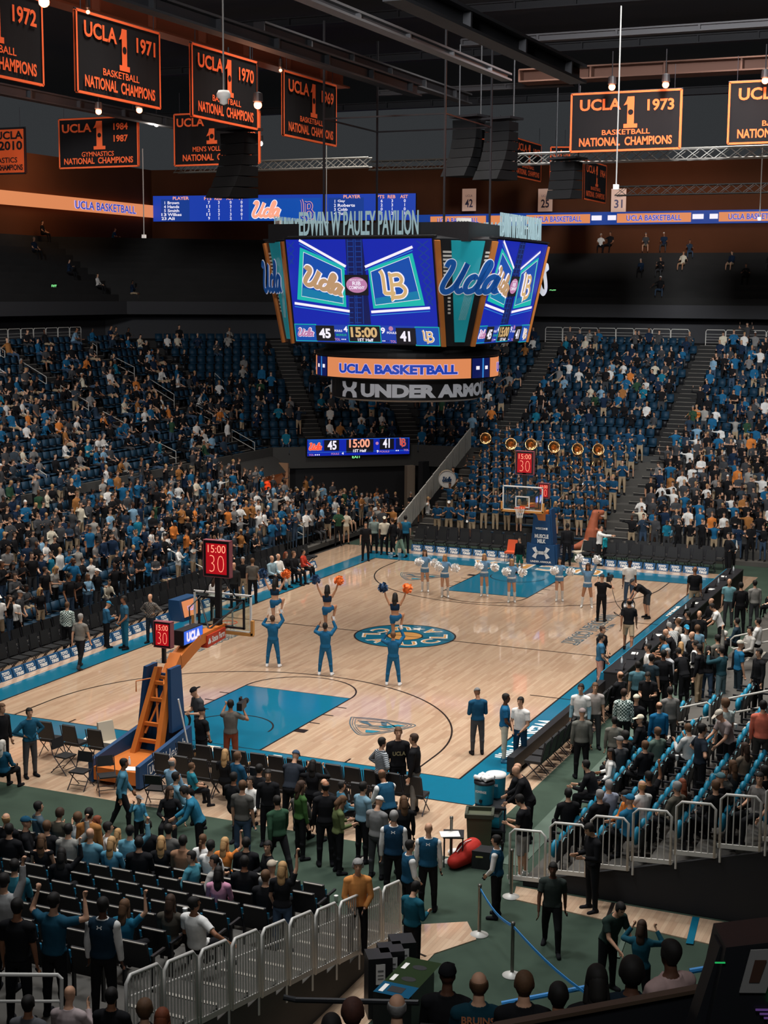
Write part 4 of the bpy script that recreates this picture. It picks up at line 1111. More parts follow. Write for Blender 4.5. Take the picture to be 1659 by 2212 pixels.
for x0_, rows in ((0, (('1', 'Brown', '7', '3', '0', '0'), ('4', 'Hands', '11', '1', '3', '0'), ('5', 'Smith', '2', '2', '1', '0'), ('13', 'Wilkes', '11', '3', '3', '0'), ('23', 'Ali', '9', '1', '2', '1'))), (372, (('1', 'Gay', '6', '3', '0', '0'), ('2', 'Roberts', '2', '3', '1', '1'), ('3', 'Cobb', '0', '1', '0', '0'), ('4', 'Tuz', '2', '2', '1', '0')))):
    tt('PLAYER', 375 + x0_, 420, 411 + x0_, 427, G_PEACH)
    for t_, xx in (('PTS', 445), ('REB', 468), ('AST', 494), ('PF', 522)):
        if xx + x0_ < 890: tt(t_, xx + x0_, 421, xx + x0_ + (16 if t_ != 'PF' else 10), 428, G_PEACH)
    for i, r_ in enumerate(rows):
        y = 430 + i * 8.6
        tt(r_[0], (354 if len(r_[0]) == 1 else 349) + x0_, y, 360 + x0_, y + 6.5); tt(r_[1], 363 + x0_, y, 363 + x0_ + 5.2 * len(r_[1]), y + 6.5)
        for t_, xx in zip(r_[2:], (454, 476, 502, 526)):
            if xx + x0_ < 890: tt(t_, xx + x0_ - (4 if len(t_) > 1 else 1), y, xx + x0_ + 4, y + 6.5)
put_script(rb, G_WHITE, G_PEACH, M, (u(552), v(466), u(612), v(432)), w=.1, edge=.05, lift=.03); put_monogram(rb, G_PEACH, G_TBLUE, M, (u(652), v(476), u(684), v(428)), lift=.03)
rb.build('picture', st); new(M_BLACK2).box((Ls / 2, hB / 2, -.2), (Ls, hB, .3), M=M).build('case', st)
rb = MB(); M = plane_M((-13.3, 65.0, 16.95), (1, 0, 0), (0, 0, 1)); X_ = lambda x: at_y(x, 468, 65.0)[0] + 13.3
rect(rb, G_STEEL, M, 0, 0, 50, .85)
for a, b in ((930, 1050), (1058, 1085), (1137, 1275), (1333, 1493), (1553, 1713), (1773, 1930)):
    rect(rb, G_ORANGE, M, X_(a), .12, X_(b), .72, .02)
    if b - a > 100: put_text(rb, 'UCLA BASKETBALL', G_LILAC, M, (X_(a + .13 * (b - a)), .22, X_(b - .13 * (b - a)), .62), bold=.05, lift=.04); put_text(rb, 'UCLA BASKETBALL', G_TBLUE, M, (X_(a + .13 * (b - a)), .24, X_(b - .13 * (b - a)), .6), bold=.01, lift=.06)
for a, b in ((1100, 1130), (1278, 1300), (1313, 1331), (1496, 1520), (1533, 1551), (1716, 1745)): rect(rb, G_WHITE, M, X_(a), .3, X_(b), .62, .02)
o = rb.build('ribbon_board'); tag(o, 'blue and orange ribbon display along the far upper wall', 'display')

# ------------------------------------------------------------------ hanging banners
M_FELT = mat('banner_felt', '#1c1b1c', .95, spec=.1); M_FELTO = mat('banner_orange_felt', '#d8562a', .9, spec=.1); M_BLET = mat('banner_letter', '#f0683a', .85, spec=.1); M_ROD = M_DARKST
def banner(P, xd, w, h, rows, label, felt=None, let=None, group=None, flip=False):
    """P top left corner; rows: (text, x0, y0, x1, y1) in fractions from the top left"""
    o = empty('championship_banner', (P[0], P[1], P[2]), 0, label, 'banner', group)
    x = Vector(xd).normalized(); M = plane_M((0, 0, 0), x, (0, 0, 1)); n = M.to_3x3() @ Vector((0, 0, 1))
    f = new(felt or M_FELT); NX = 14
    wav = lambda i, j: .03 * math.sin(i * 1.1 + P[0]) * (j / 4)
    for sgn in (1, -1):
        G = [[f.bm.verts.new(M @ Vector((w * i / NX, -h * j / 4 - (.03 * abs(math.sin(i * .45)) if j == 0 else 0), wav(i, j) + sgn * .008))) for i in range(NX + 1)] for j in range(5)]
        for j in range(4):
            for i in range(NX): f._f([G[j + 1][i], G[j + 1][i + 1], G[j][i + 1], G[j][i]] if sgn > 0 else [G[j][i], G[j][i + 1], G[j + 1][i + 1], G[j + 1][i]])
    f.build('cloth', o)
    t = MB(); lm_ = let or M_BLET; b = .025 * w
    for (a0, b0, a1, b1) in ((0, 0, 1, 0), (0, 1, 1, 1), (0, 0, 0, 1), (1, 0, 1, 1)):
        for side in (.045, -.045):
            stroke(t, lm_, M, [(a0 * w, -b0 * h), (a1 * w, -b1 * h)], .07, side)
    for sgn in (1, -1):
        Mb = M if sgn > 0 else M @ Matrix(((-1, 0, 0, w), (0, 1, 0, 0), (0, 0, -1, 0), (0, 0, 0, 1)))
        for t_, x0, y0, x1, y1 in rows:
            if t_ == '#1':
                xm = (x0 + x1) / 2; hw_ = (x1 - x0) / 2
                rect(t, lm_, Mb, (xm - hw_ * .62) * w, -y1 * h, (xm + hw_ * .62) * w, -y0 * h, .05)
                poly(t, lm_, Mb, [((xm - hw_ * 1.3) * w, -(y0 + .15) * h), ((xm - hw_ * .6) * w, -(y0 + .13) * h), ((xm - hw_ * .6) * w, -y0 * h), ((xm - hw_ * .8) * w, -(y0 + .07) * h)], .051)
                rect(t, lm_, Mb, (xm - hw_ * 1.25) * w, -y1 * h, (xm + hw_ * 1.25) * w, -(y1 - .07) * h, .052)
                cx_, cy_ = (x0 + x1) / 2 * w, -(y0 + y1) / 2 * h; t.use(M_FELT); t._f([t.bm.verts.new(Mb @ Vector((a_, b2, .056))) for a_, b2 in arc(cx_, cy_, .10, 0, 2 * PI, 20)[:-1]])
            else: put_text(t, t_, lm_, Mb, (x0 * w, -y1 * h, x1 * w, -y0 * h), bold=.028 if y1 - y0 > .12 else .014, lift=.05)
    t.build('lettering', o)
    new(M_ROD).tube([M @ Vector((-.05, .03, 0)), M @ Vector((w + .05, .03, 0))], .025).tube([M @ Vector((.25, .03, 0)), M @ Vector((.25, .9, 0))], .012, 6).tube([M @ Vector((w - .25, .03, 0)), M @ Vector((w - .25, .9, 0))], .012, 6).build('hanging_rod', o)
    return o
def rows_b(year, sport='BASKETBALL'): return [('UCLA', .08, .10, .46, .30), ('#1', .50, .08, .60, .62), (year, .70, .14, .94, .34), (sport, .29, .64, .73, .73), ('NATIONAL  CHAMPIONS', .08, .77, .93, .92)]
XB = 4.0
BLB = {'1972': 'dark 1972 basketball banner cut off by the left picture edge', '1971': 'dark 1971 basketball banner, the largest whole banner at the upper left', '1970': 'dark 1970 basketball banner crossed by a white ceiling pole', '1969': 'dark 1969 basketball banner, nearest the scoreboard in the left row'}
for yr, xa, xb in (('1972', -98, 87), ('1971', 162, 341), ('1970', 412, 556), ('1969', 611, 727)):
    if yr == '1972': Pr = at_x(87, 5, XB); P_ = (XB, Pr[1] - 4.1, 19.68)
    else: Pl = at_x(xa, {'1971': 27, '1970': 93, '1969': 150}[yr], XB); P_ = (XB, Pl[1], 19.72)
    banner(P_, (0, 1, 0), 4.1, 2.12, rows_b(yr), BLB[yr])
P_ = at_y(128, 258, 22.0); banner((P_[0], 22, 19.8), (1, 0, 0), 4.1, 2.1, [('UCLA', .04, .10, .42, .28), ('#1', .46, .06, .58, .64), ('1984', .70, .12, .88, .26), ('1987', .70, .36, .88, .50), ('GYMNASTICS', .29, .68, .70, .78), ('NATIONAL  CHAMPIONS', .06, .80, .94, .93)], 'dark gymnastics banner with the years 1984 and 1987')
P_ = at_y(377, 247, 22.5); banner((P_[0], 22.5, 19.85), (1, 0, 0), 4.15, 2.15, [('UCLA', .03, .08, .36, .25), ('#1', .40, .3, .50, .6), ("MEN'S VOLLEYBALL", .22, .64, .76, .74), ('NATIONAL  CHAMPIONS', .10, .79, .93, .92), ('1971', .84, .26, .96, .34), ('1982', .84, .40, .96, .48), ('1983', .84, .54, .96, .62)], "dark men's volleyball banner half hidden behind the 1970 banner")
P_ = at_y(1236, 200, 20.0); banner((P_[0], 20, 19.55), (1, 0, 0), 4.05, 2.05, rows_b('1973'), 'dark basketball banner reading 1973 hanging beneath two lit spotlights')
P_ = at_y(1577, 190, 20.0); banner((P_[0], 20, 19.7), (1, 0, 0), 4.05, 2.1, rows_b('1975'), 'dark championship banner cut off by the right edge, beside the 1973 banner')
P_ = at_y(53, 272, 21.0); banner((P_[0] - 4.1, 21, 19.4), (1, 0, 0), 4.1, 1.95, [('UCLA', .62, .06, .98, .24), ('2010', .66, .28, .97, .48), ('GYMNASTICS', .4, .64, .9, .76), ('NATIONAL  CHAMPIONS', .3, .8, .97, .93)], 'bright orange banner with dark letters at the left edge', felt=M_FELTO, let=M_FELT)
for yr, x, y, X, lb in (('1967', 1110, 297, 2.0, 'small distant 1967 banner behind the pale truss'), ('1964', 1262, 345, 6.0, 'small distant 1964 banner, hanging lowest, below the 1973 banner')):
    P_ = at_x(x, y, X); d_ = at_x(x + (58 if yr == '1967' else 47), y + (22 if yr == '1967' else 10), X)
    banner((X, P_[1], P_[2]), (0, 1, 0), d_[1] - P_[1], 1.95, rows_b(yr), lb)
P_ = at_y(1013, 285, 46); banner((P_[0], 46, P_[2]), (1, .3, 0), 2.0, 1.9, rows_b('1968'), 'small distant banner mostly hidden behind the dark speaker cluster')
P_ = at_y(1190, 318, 44); banner((P_[0], 44, P_[2]), (1, .4, 0), 1.0, 1.7, rows_b('1965'), 'narrow distant banner seen just right of the 1967 banner')
for nm, x, lb in (('42', 999, 'white retired jersey banner numbered 42, left of the other two'), ('25', 1163, 'white retired jersey banner numbered 25, the middle one'), ('31', 1321, 'white retired jersey banner numbered 31, below the 1973 banner')):
    P_ = at_y(x, 408, 63.5); o = empty('jersey_banner', (P_[0], 63.5, P_[2]), 0, lb, 'banner')
    new(mat('jersey_white_lit', '#e9cfc0', .9, emit='#e9b49a', strength=.25)).box((.5, 0, -.75), (1.0, .05, 1.5)).build('cloth', o)  # faint glow in the cloth stands in for warm lamp light
    s = MB(); put_text(s, nm, mat('jersey_number', '#6f6a8c', .9), plane_M((0, -.035, -1.5), (1, 0, 0), (0, 0, 1)), (.22, .25, .78, .8), bold=.02); put_text(s, 'UCLA', mat('jersey_number', '#6f6a8c', .9), plane_M((0, -.035, -1.5), (1, 0, 0), (0, 0, 1)), (.25, .95, .75, 1.1)); s.build('lettering', o)

# ------------------------------------------------------------------ roof steel, trusses, hanging gear
def beam(x0, y0, x1, y1, plane, val, w, h, m, label, cat='beam', name='roof_beam'):
    a, b = (at_x(x0, y0, val), at_x(x1, y1, val)) if plane == 'x' else (at_y(x0, y0, val), at_y(x1, y1, val))
    a, b = Vector(a), Vector(b); z = (a.z + b.z) / 2; a.z = b.z = z
    d = (b - a).normalized(); n = Vector((-d.y, d.x, 0)); mb = new(m)
    def bar(off, zz_, ww, hh):
        p = [a + n * (off - ww / 2), a + n * (off + ww / 2), b + n * (off + ww / 2), b + n * (off - ww / 2)]
        mb.hexa([(q.x, q.y, z + zz_ - hh / 2) for q in p] + [(q.x, q.y, z + zz_ + hh / 2) for q in p])
    bar(0, h / 2, w, .06); bar(0, -h / 2, w, .06); bar(0, 0, .05, h)
    L_ = (b - a).length
    for i in range(int(L_ / 3.2) + 1):
        c = a + d * (i * 3.2); mb.box((c.x, c.y, z), (.08, w * .9, h), math.atan2(d.y, d.x))
    o = mb.build(name); tag(o, label, cat); return o
beam(60, -25, 740, 152, 'x', .5, .7, .9, mat('steel_lamp_tint', '#7a3a20', .7), 'brown steel roof beam lit by the banner lamps')  # steel colour carries the orange lamp light
beam(640, -2, 1095, 157, 'x', 12.0, .35, .18, mat('pale_steel', '#6b6a6c', .6), 'thin pale roof rail crossing the top of the picture')
beam(1000, 92, 1800, 42, 'y', 24, .4, .22, mat('grey_steel', '#3f3e40', .6), 'dark horizontal roof beam at the upper right')
beam(1130, 168, 1800, 130, 'y', 30, 1.2, .5, mat('steel_lamp_tint_dull', '#57392c', .7), 'brown catwalk beam behind the 1973 banner')  # brown is warm lamplight put into the steel colour
beam(820, 205, 1240, 176, 'y', 33, .3, .2, mat('grey_steel', '#3f3e40', .6), 'short dark roof beam left of the 1973 banner')
for i, (y, Y) in enumerate(((15, 40), (110, 48), (215, 58))): beam(300, y + 25, 1900, y - 20, 'y', Y, .5, .4, mat('grey_steel_dark', '#29292c', .7), 'dark roof beam, number %s from the top of the picture' % ('one', 'two', 'three')[i])
for i, (x0, y0, x1, y1, X) in enumerate(((-60, 150, 420, 300, -8), (150, -40, 900, 190, 8), (560, 40, 1010, 230, 6), (850, -10, 1250, 150, 18))): beam(x0, y0, x1, y1, 'x', X, .4, .35, mat('grey_steel_dark', '#29292c', .7), 'dark lengthwise roof beam, %s' % ('at the far left', 'behind the 1969 banner', 'over the centre scoreboard', 'right of the pale rail')[i])
def truss(x0, y0, x1, y1, Y, hgt, label, m):
    a, b = Vector(at_y(x0, y0, Y)), Vector(at_y(x1, y1, Y)); b.z = a.z = (a.z + b.z) / 2; d = (b - a); n = int(d.length / (hgt * 1.3)); mb = new(m); w = hgt
    cs = [Vector((0, -w / 2, 0)), Vector((0, w / 2, 0)), Vector((0, w / 2, hgt)), Vector((0, -w / 2, hgt))]
    for c in cs: mb.tube([a + c, b + c], .035, 6)
    for i in range(n):
        p, q = a + d * (i / n), a + d * ((i + 1) / n)
        for c0, c1 in ((0, 3), (3, 0), (1, 2), (0, 1)):
            mb.tube([p + cs[c0], q + cs[c1]], .02, 4, False)
    tag(mb.build('lighting_truss'), label, 'truss')
truss(380, 372, 800, 362, 30, .42, 'pale aluminium lighting truss left of the scoreboard', mat('truss_alu', '#8f8c86', .4, .5))
truss(800, 368, 1000, 362, 34, .42, 'dim lighting truss behind the scoreboard frame', mat('truss_alu_dimmed', '#55534f', .5, .4))  # same aluminium darkened in its colour, as under weak light
truss(1105, 358, 1900, 330, 26, .42, 'pale lighting truss under the 1973 banner', mat('truss_alu', '#8f8c86', .4, .5))
truss(1330, 425, 1900, 408, 52, .5, 'dim lighting truss in front of the far upper wall', mat('truss_alu_dimmed', '#55534f', .5, .4))
def hang(x, y0, y1, dep, label, end='mic'):
    a, b = Vector(at_d(x, y0, dep)), Vector(at_d(x, y1, dep)); a.x, a.y = b.x, b.y
    o = empty('hanging_pole', b, 0, label, 'pole')
    new(mat('pole_grey', '#7c7a76', .6)).tube([(0, 0, 0), (0, 0, max(a.z - b.z, .5) + .5)], .022, 8).build('pole', o)
    if end == 'mic': new(M_WHITE).lathe([(.02, .1), (.13, .1), (.17, .02), (.17, -.06), (.1, -.1), (.1, -.2), (.0, -.24)], n=16).build('fixture', o, smooth=True)
    else: new(M_WHITE).box((0, 0, -.05), (.14, .14, .14)).build('fixture', o)
hang(483, -60, 205, 36, 'white ceiling pole with a round fixture in front of the 1970 banner')
hang(1331, 60, 400, 44, 'white ceiling pole crossing the 1973 banner', 'box')
hang(311, 350, 508, 62, 'thin ceiling pole in front of the left ribbon display', 'box'); hang(1641, 345, 470, 62, 'thin ceiling pole in front of the far ribbon at the right edge', 'box'); hang(705, 330, 480, 70, 'thin ceiling pole in front of the statistics display', 'box')
M_SPK = mat('speaker_black', '#131314', .9, spec=.1)
def cluster(x, y, dep, n, label):
    P_ = Vector(at_d(x, y, dep)); o = empty('speaker_cluster', P_, math.radians(-15), label, 'speaker')
    for i in range(n): new(M_SPK).hexa([(-.55, -.35 - .03 * i * i, -.36 * i - .17), (.55, -.35 - .03 * i * i, -.36 * i - .17), (.45, .4, -.36 * i - .13), (-.45, .4, -.36 * i - .13), (-.55, -.35 - .03 * (i - .8) ** 2, -.36 * i + .17), (.55, -.35 - .03 * (i - .8) ** 2, -.36 * i + .17), (.45, .4, -.36 * i + .17), (-.45, .4, -.36 * i + .17)]).build('cabinet', o)
    new(M_BLACK2).box((0, 0, .3), (1.3, .9, .08)).tube([(-.5, 0, .3), (-.5, 0, 3)], .03, 6).tube([(.5, 0, .3), (.5, 0, 3)], .03, 6).build('hanging_frame', o)
cluster(518, 300, 50, 6, 'black stacked speaker cluster left of the scoreboard'); cluster(1015, 270, 57, 6, 'black stacked speaker cluster above the scoreboard'); cluster(1085, 275, 56, 6, 'black speaker cluster right of the taller one over the scoreboard'); cluster(1225, 360, 58, 4, 'small black speaker cluster below the 1973 banner')
def spot(x, y, dep, warm, label, power=60, r=.11):
    P_ = Vector(at_d(x, y, dep)); o = empty('banner_spotlight', P_, 0, label, 'spotlight', None)
    g = glow('lamp_warm', '#ff7a50', 14) if warm else glow('lamp_white', '#fff0e0', 10)
    new(g).ball((0, 0, 0), r, 2).build('lamp', o, smooth=True)
    new(M_BLACK2).lathe([(r * .7, .06), (r * 1.25, .1), (r * 1.1, .34), (.03, .38)], n=14).tube([(0, 0, .36), (0, 0, 1.2)], .02, 6).build('housing', o)
    l = bpy.data.lights.new('spot_bulb', 'POINT'); l.energy = power; l.color = (1, .40, .22) if warm else (1, .9, .8); l.shadow_soft_size = .12
    lo = bpy.data.objects.new('spot_bulb', l); COL.objects.link(lo); lo.location = P_ + Vector((0, -.25, -.15)) if warm else P_ - Vector((0, .3, .2))
for i, (x, y, dep, wm, lb) in enumerate(((95, 4, 32, 1, 'glowing spotlight over the 1972 banner at the top left'), (213, 241, 57.5, 1, 'glowing spotlight over the gymnastics banner, the left of two'), (301, 238, 57.5, 1, 'glowing spotlight over the gymnastics banner, the right of two'), (557, 227, 44, 1, 'glowing spotlight at the right edge of the 1970 banner'), (338, 268, 66, 0, 'bright white floodlight right of the gymnastics banner'), (562, 310, 66, 0, 'white floodlight below the 1970 banner'), (1322, 188, 52.0, 1, 'glowing spotlight over the 1973 banner, the left of two'), (1438, 183, 52.0, 1, 'glowing spotlight over the 1973 banner, the right of two'), (1653, 174, 51, 1, 'glowing spotlight at the right edge of the picture'), (190, 26, 37, 1, 'small spotlight over the top edge of the 1971 banner'), (606, 152, 47, 1, 'small spotlight at the upper corner of the 1969 banner'))):
    small = 'small' in lb
    spot(x, y, dep, wm, lb, (25 if small else 110) if wm else 160, .05 if small else .12)
# warm wash over the left upper wall
l = area('wall_washer', (-29, 46, 20.5), 4, 120, (1, .6, .35), (-1, .1, -.25), 150)
l = area('wall_washer_far', (5, 61, 20.5), 6, 45, (1, .55, .35), (0, 1, -.4), 150)
# ------------------------------------------------------------------ basketball hoops
M_GLASS = bpy.data.materials.new('backboard_glass'); M_GLASS.use_nodes = True
_nt = M_GLASS.node_tree; _b = _nt.nodes['Principled BSDF']; _t = _nt.nodes.new('ShaderNodeBsdfTransparent'); _mx = _nt.nodes.new('ShaderNodeMixShader'); _g = _nt.nodes.new('ShaderNodeBsdfGlossy')
_t.inputs[0].default_value = (.86, .92, .90, 1); _g.inputs['Roughness'].default_value = .04; _mx.inputs[0].default_value = .07
_nt.links.new(_t.outputs[0], _mx.inputs[1]); _nt.links.new(_g.outputs[0], _mx.inputs[2]); _nt.links.new(_mx.outputs[0], _nt.nodes['Material Output'].inputs[0])
M_LEDBOX = mat('led_box_red', '#3a0508', .5, emit='#b00a18', strength=.9); G_DIG = glow('led_digit', '#ff9a78', 1.4)
def shot_clock(parent, loc, rz, w=.75, h=1.0, name='shot_clock'):
    o = new(M_BLACK2).box((0, 0, 0), (w, .16, h)).use(mat('clock_edge', '#8c4a52', .5)).box((0, -.0, h / 2), (w + .02, .18, .02)).box((0, 0, -h / 2), (w + .02, .18, .02)).box((w / 2, 0, 0), (.02, .18, h)).box((-w / 2, 0, 0), (.02, .18, h)).build(name, parent)
    o.location = loc; o.rotation_euler = (0, 0, rz)
    s = MB()
    for sg in (1, -1):
        M = plane_M((0, -.085 * sg, 0), (sg, 0, 0), (0, 0, 1)); rect(s, M_LEDBOX, M, -w * .40, -h * .42, w * .40, h * .42, .0)
        put_text(s, '15:00', G_DIG, M, (-w * .32, h * .17, w * .36, h * .38), bold=-.005, lift=.006); put_text(s, '30', G_DIG, M, (-w * .26, -h * .36, w * .30, h * .10), bold=-.03, lift=.006)
    s.build('digits', o); return o
def hoop(name_lab, rz, y_end, far):
    """local frame: court towards +Y, base line at y = 0, centre line x = 0"""
    o = empty('basketball_hoop', (7.62, y_end, 0), rz, name_lab, 'basketball hoop')
    def P(mb, n, par=o, **k): return mb.build(n, par, **k)
    bb = new(M_GLASS).box((0, 1.22, 3.43), (1.80, .02, 1.05)); bd = P(bb, 'backboard')
    f = new(M_WHITE)
    for x in (-.90, .90): f.box((x, 1.22, 3.43), (.05, .05, 1.07))
    for z in (2.91, 3.95): f.box((0, 1.22, z), (1.85, .05, .05))
    for x in (-.305, .305): f.box((x, 1.236, 3.28), (.05, .006, .46))
    for z in (3.05, 3.51): f.box((0, 1.236, z), (.66, .006, .05))
    P(f, 'board_frame', bd)
    p = new(mat('board_pad_gold', '#c98c46', .6))
    p.box((0, 1.22, 2.86), (1.95, .10, .09)).box((-.95, 1.22, 3.05), (.08, .10, .42)).box((.95, 1.22, 3.05), (.08, .10, .42)); P(p, 'edge_pad', bd)
    f = new(M_BLACK2)
    for x in (-.72, .72): f.box((x, 1.15, 3.43), (.05, .06, .86))
    for z in (3.03, 3.82): f.box((0, 1.15, z), (1.5, .06, .05))
    f.tube([(-.12, .35, 2.95), (.70, 1.13, 3.80)], .028).tube([(.12, .35, 2.95), (-.70, 1.13, 3.80)], .028).tube([(-.55, .4, 2.9), (-.72, .62, 3.6), (-.66, 1.12, 3.82)], .02)
    P(f, 'board_brace', bd)
    r = new(mat('rim_orange', '#d8532a', .45)); pts = [(.2286 * math.cos(a), 1.575 + .2286 * math.sin(a), 3.05) for a in np.linspace(0, 2 * PI, 33)]
    r.tube(pts, .012, 8).box((0, 1.29, 3.03), (.30, .13, .05)).box((0, 1.24, 3.02), (.22, .04, .14)); rim = P(r, 'rim')
    n = new(mat('net_white', '#dcd8cf', .9))
    for i in range(12):
        for sg in (1, -1):
            q = []
            for j in range(7):
                t = j / 6; a = 2 * PI * (i + sg * t * 1.5) / 12; rr = .225 - .105 * t ** .7; q.append((rr * math.cos(a), 1.575 + rr * math.sin(a), 3.04 - .42 * t))
            n.tube(q, .0075, 4, False)
    P(n, 'net', rim)
    # boom and mast
    m = new(M_ORANGE)
    m.hexa([(-.16, -.25, 2.78), (.16, -.25, 2.78), (.13, 1.15, 2.92), (-.13, 1.15, 2.92), (-.16, -.25, 3.08), (.16, -.25, 3.08), (.13, 1.15, 3.12), (-.13, 1.15, 3.12)])
    for (ya, za, yb, zb_) in ((-1.25, 2.55, -.25, 2.93), (-1.75, 2.1, -1.25, 2.62)):
        m.hexa([(-.17, ya, za - .18), (.17, ya, za - .18), (.17, yb, zb_ - .17), (-.17, yb, zb_ - .17), (-.17, ya - .05, za + .17), (.17, ya - .05, za + .17), (.17, yb - .04, zb_ + .17), (-.17, yb - .04, zb_ + .17)])
    P(m, 'boom')
    m = new(M_ORANGE)
    for x in (-.3, .3):
        m.hexa([(x * 1.25 - .07, -2.95, .3), (x * 1.25 + .07, -2.95, .3), (x * 1.25 + .07, -2.7, .3), (x * 1.25 - .07, -2.7, .3), (x * .62 - .06, -1.95, 2.55), (x * .62 + .06, -1.95, 2.55), (x * .62 + .06, -1.72, 2.5), (x * .62 - .06, -1.72, 2.5)])
    for z, t in ((.75, .2), (1.15, .38), (1.75, .62), (2.15, .8)):
        hw = .42 - .2 * t; m.box((0, -2.82 + t * 1.0, z), (hw * 2, .1, .09))
    m.tube([(-.2, -2.5, .9), (.12, -2.05, 2.0)], .03).tube([(.2, -2.5, .9), (-.12, -2.05, 2.0)], .03).tube([(-.42, -2.55, 2.0), (-.42, -2.55, 2.28), (-.2, -2.2, 2.3)], .016).tube([(.42, -2.55, 2.0), (.42, -2.55, 2.28), (.2, -2.2, 2.3)], .016)
    P(m, 'mast')
    b = new(M_ORANGE).box((0, -3.35, .28), (1.25, 1.75, .34)).use(M_BLACK2)
    for x in (-.5, .5):
        for y in (-4.0, -2.7): b.lathe([(.02, -.05), (.08, -.05), (.08, .05), (.02, .05)], (0, 0, 0), 12, Matrix.Translation((x, y, .08)) @ Matrix.Rotation(PI / 2, 4, 'Y'))
    P(b, 'base')
    # padding
    pd = new(M_NAVY)
    pd.hexa([(-.68, -1.78, .02), (.68, -1.78, .02), (.68, -1.58, .02), (-.68, -1.58, .02), (-.62, -1.82, .95), (.62, -1.82, .95), (.62, -1.62, .95), (-.62, -1.62, .95)])
    pd.hexa([(-.48, -1.84, .95), (.48, -1.84, .95), (.48, -1.66, .95), (-.48, -1.66, .95), (-.36, -1.78, 2.35), (.36, -1.78, 2.35), (.36, -1.6, 2.35), (-.36, -1.6, 2.35)])
    for x in (-1, 1):
        pd.hexa([(x * .48 - .05, -2.35, .95), (x * .48 + .05, -2.35, .95), (x * .48 + .05, -1.7, .95), (x * .48 - .05, -1.7, .95), (x * .36 - .05, -2.2, 2.6), (x * .36 + .05, -2.2, 2.6), (x * .36 + .05, -1.68, 2.6), (x * .36 - .05, -1.68, 2.6)])
        pd.hexa([(x * .70 - .06, -4.25, .05), (x * .70 + .06, -4.25, .05), (x * .70 + .06, -1.7, .05), (x * .70 - .06, -1.7, .05), (x * .70 - .06, -4.25, .62), (x * .70 + .06, -4.25, .62), (x * .66 + .06, -1.7, 1.0), (x * .66 - .06, -1.7, 1.0)])
    pad = P(pd, 'safety_pad', bevel=.012)
    s = MB()
    M = plane_M((0, -1.575, 0), (-1, 0, 0), (0, .03, 1))
    put_emblem(s, M_WHITE, M, (-.36, .34, .36, .82), .004); put_text(s, 'UNDER ARMOUR', M_WHITE, M, (-.5, .12, .5, .21), bold=.04, lift=.004)
    M = plane_M((0, -1.645, .97), (-1, 0, 0), (0, .045, 1))
    put_text(s, 'MUSCLE', M_WHITE, M, (-.33, .28, .33, .47), bold=.05, lift=.02); put_text(s, 'MILK', M_WHITE, M, (-.2, .05, .2, .24), bold=.05, lift=.02); put_text(s, 'WESCOM', M_WHITE, M, (-.3, .68, .18, .78), bold=.03, lift=.02); rect(s, M_WHITE, M, .2, .68, .28, .78, .02)
    for x in (1, -1):
        M = plane_M((x * .765, -4.15 if x > 0 else -1.8, .06), (0, x, 0), (0, 0, 1)); off = .0
        Msk = M @ Matrix(((1, 0, 0, 0), (.15 * x, 1, 0, 0 if x > 0 else .36), (0, 0, 1, 0), (0, 0, 0, 1)))
        stroke(s, M_WHITE, Msk, [(.25, .10), (1.0, .10), (1.0, .48), (.25, .48)], .025, .006, True); put_text(s, 'UCLA', M_WHITE, Msk, (.34, .18, .92, .40), bold=.02, lift=.006); put_text(s, 'Health', M_WHITE, Msk, (1.1, .16, 2.05, .46), bold=.0, lift=.006)
    s.build('pad_lettering', pad)
    # sponsor strip, small screen, clocks
    a = new(mat('arm_red', '#c1381f', .5)).hexa([(-.19, .05, 2.66), (.19, .05, 2.66), (.19, 1.05, 2.74), (-.19, 1.05, 2.74), (-.19, .05, 3.0), (.19, .05, 3.0), (.19, 1.05, 3.04), (-.19, 1.05, 3.04)])
    arm = P(a, 'arm_cover'); s = MB()
    for x in (1, -1):
        M = plane_M((x * .195, .05 if x > 0 else 1.05, 2.68 if x > 0 else 2.76), (0, x, .08 * x), (0, 0, 1))
        put_text(s, 'State Farm', M_WHITE, M, (.24, .06, .94, .24), bold=.03, lift=.004)
        for k, (dx, dy) in enumerate(((.11, .18), (.07, .11), (.15, .11))): s.use(M_WHITE)._f([s.bm.verts.new(M @ Vector((dx + .045 * math.cos(t), dy + .045 * math.sin(t), .004))) for t in np.linspace(0, 2 * PI, 13)[:-1]])
    s.build('lettering', arm)
    a = new(M_BLACK2).box((0, -.62, 3.16), (.30, 1.0, .40)); ds = P(a, 'side_screen'); s = MB()
    for x in (1, -1):
        M = plane_M((x * .155, -1.1 if x > 0 else -.14, 2.98), (0, x, 0), (0, 0, 1)); rect(s, glow('led_screen_blue', '#2b62d8', 1.1), M, 0, 0, .96, .36, .002); put_text(s, 'UCLA', G_LILAC, M, (.12, .04, .84, .32), bold=.10, lift=.006); put_text(s, 'UCLA', G_WHITE, M, (.14, .06, .82, .30), bold=.04, lift=.009)
    s.build('picture', ds)
    shot_clock(o, (0, -1.85, 3.42), 0, .5, .68, 'side_shot_clock'); P(new(M_BLACK2).box((0, -1.85, 2.9), (.09, .09, .5)), 'clock_post')
    P(new(M_BLACK2).box((0, 1.0, 3.9), (.16, .12, 1.5)).tube([(-.1, .98, 4.5), (-.5, 1.05, 3.95)], .02).tube([(.1, .98, 4.5), (.5, 1.05, 3.95)], .02).box((0, .95, 3.15), (.2, .18, .3)), 'clock_mast')
    shot_clock(o, (0, .98, 4.98), 0, .82, 1.02)
    if not far:
        k = new(M_WHITE).tube([(.76, -2.4, 1.9), (.93, -2.1, .25)], .022, 8); P(k, 'mop_handle')
    return o
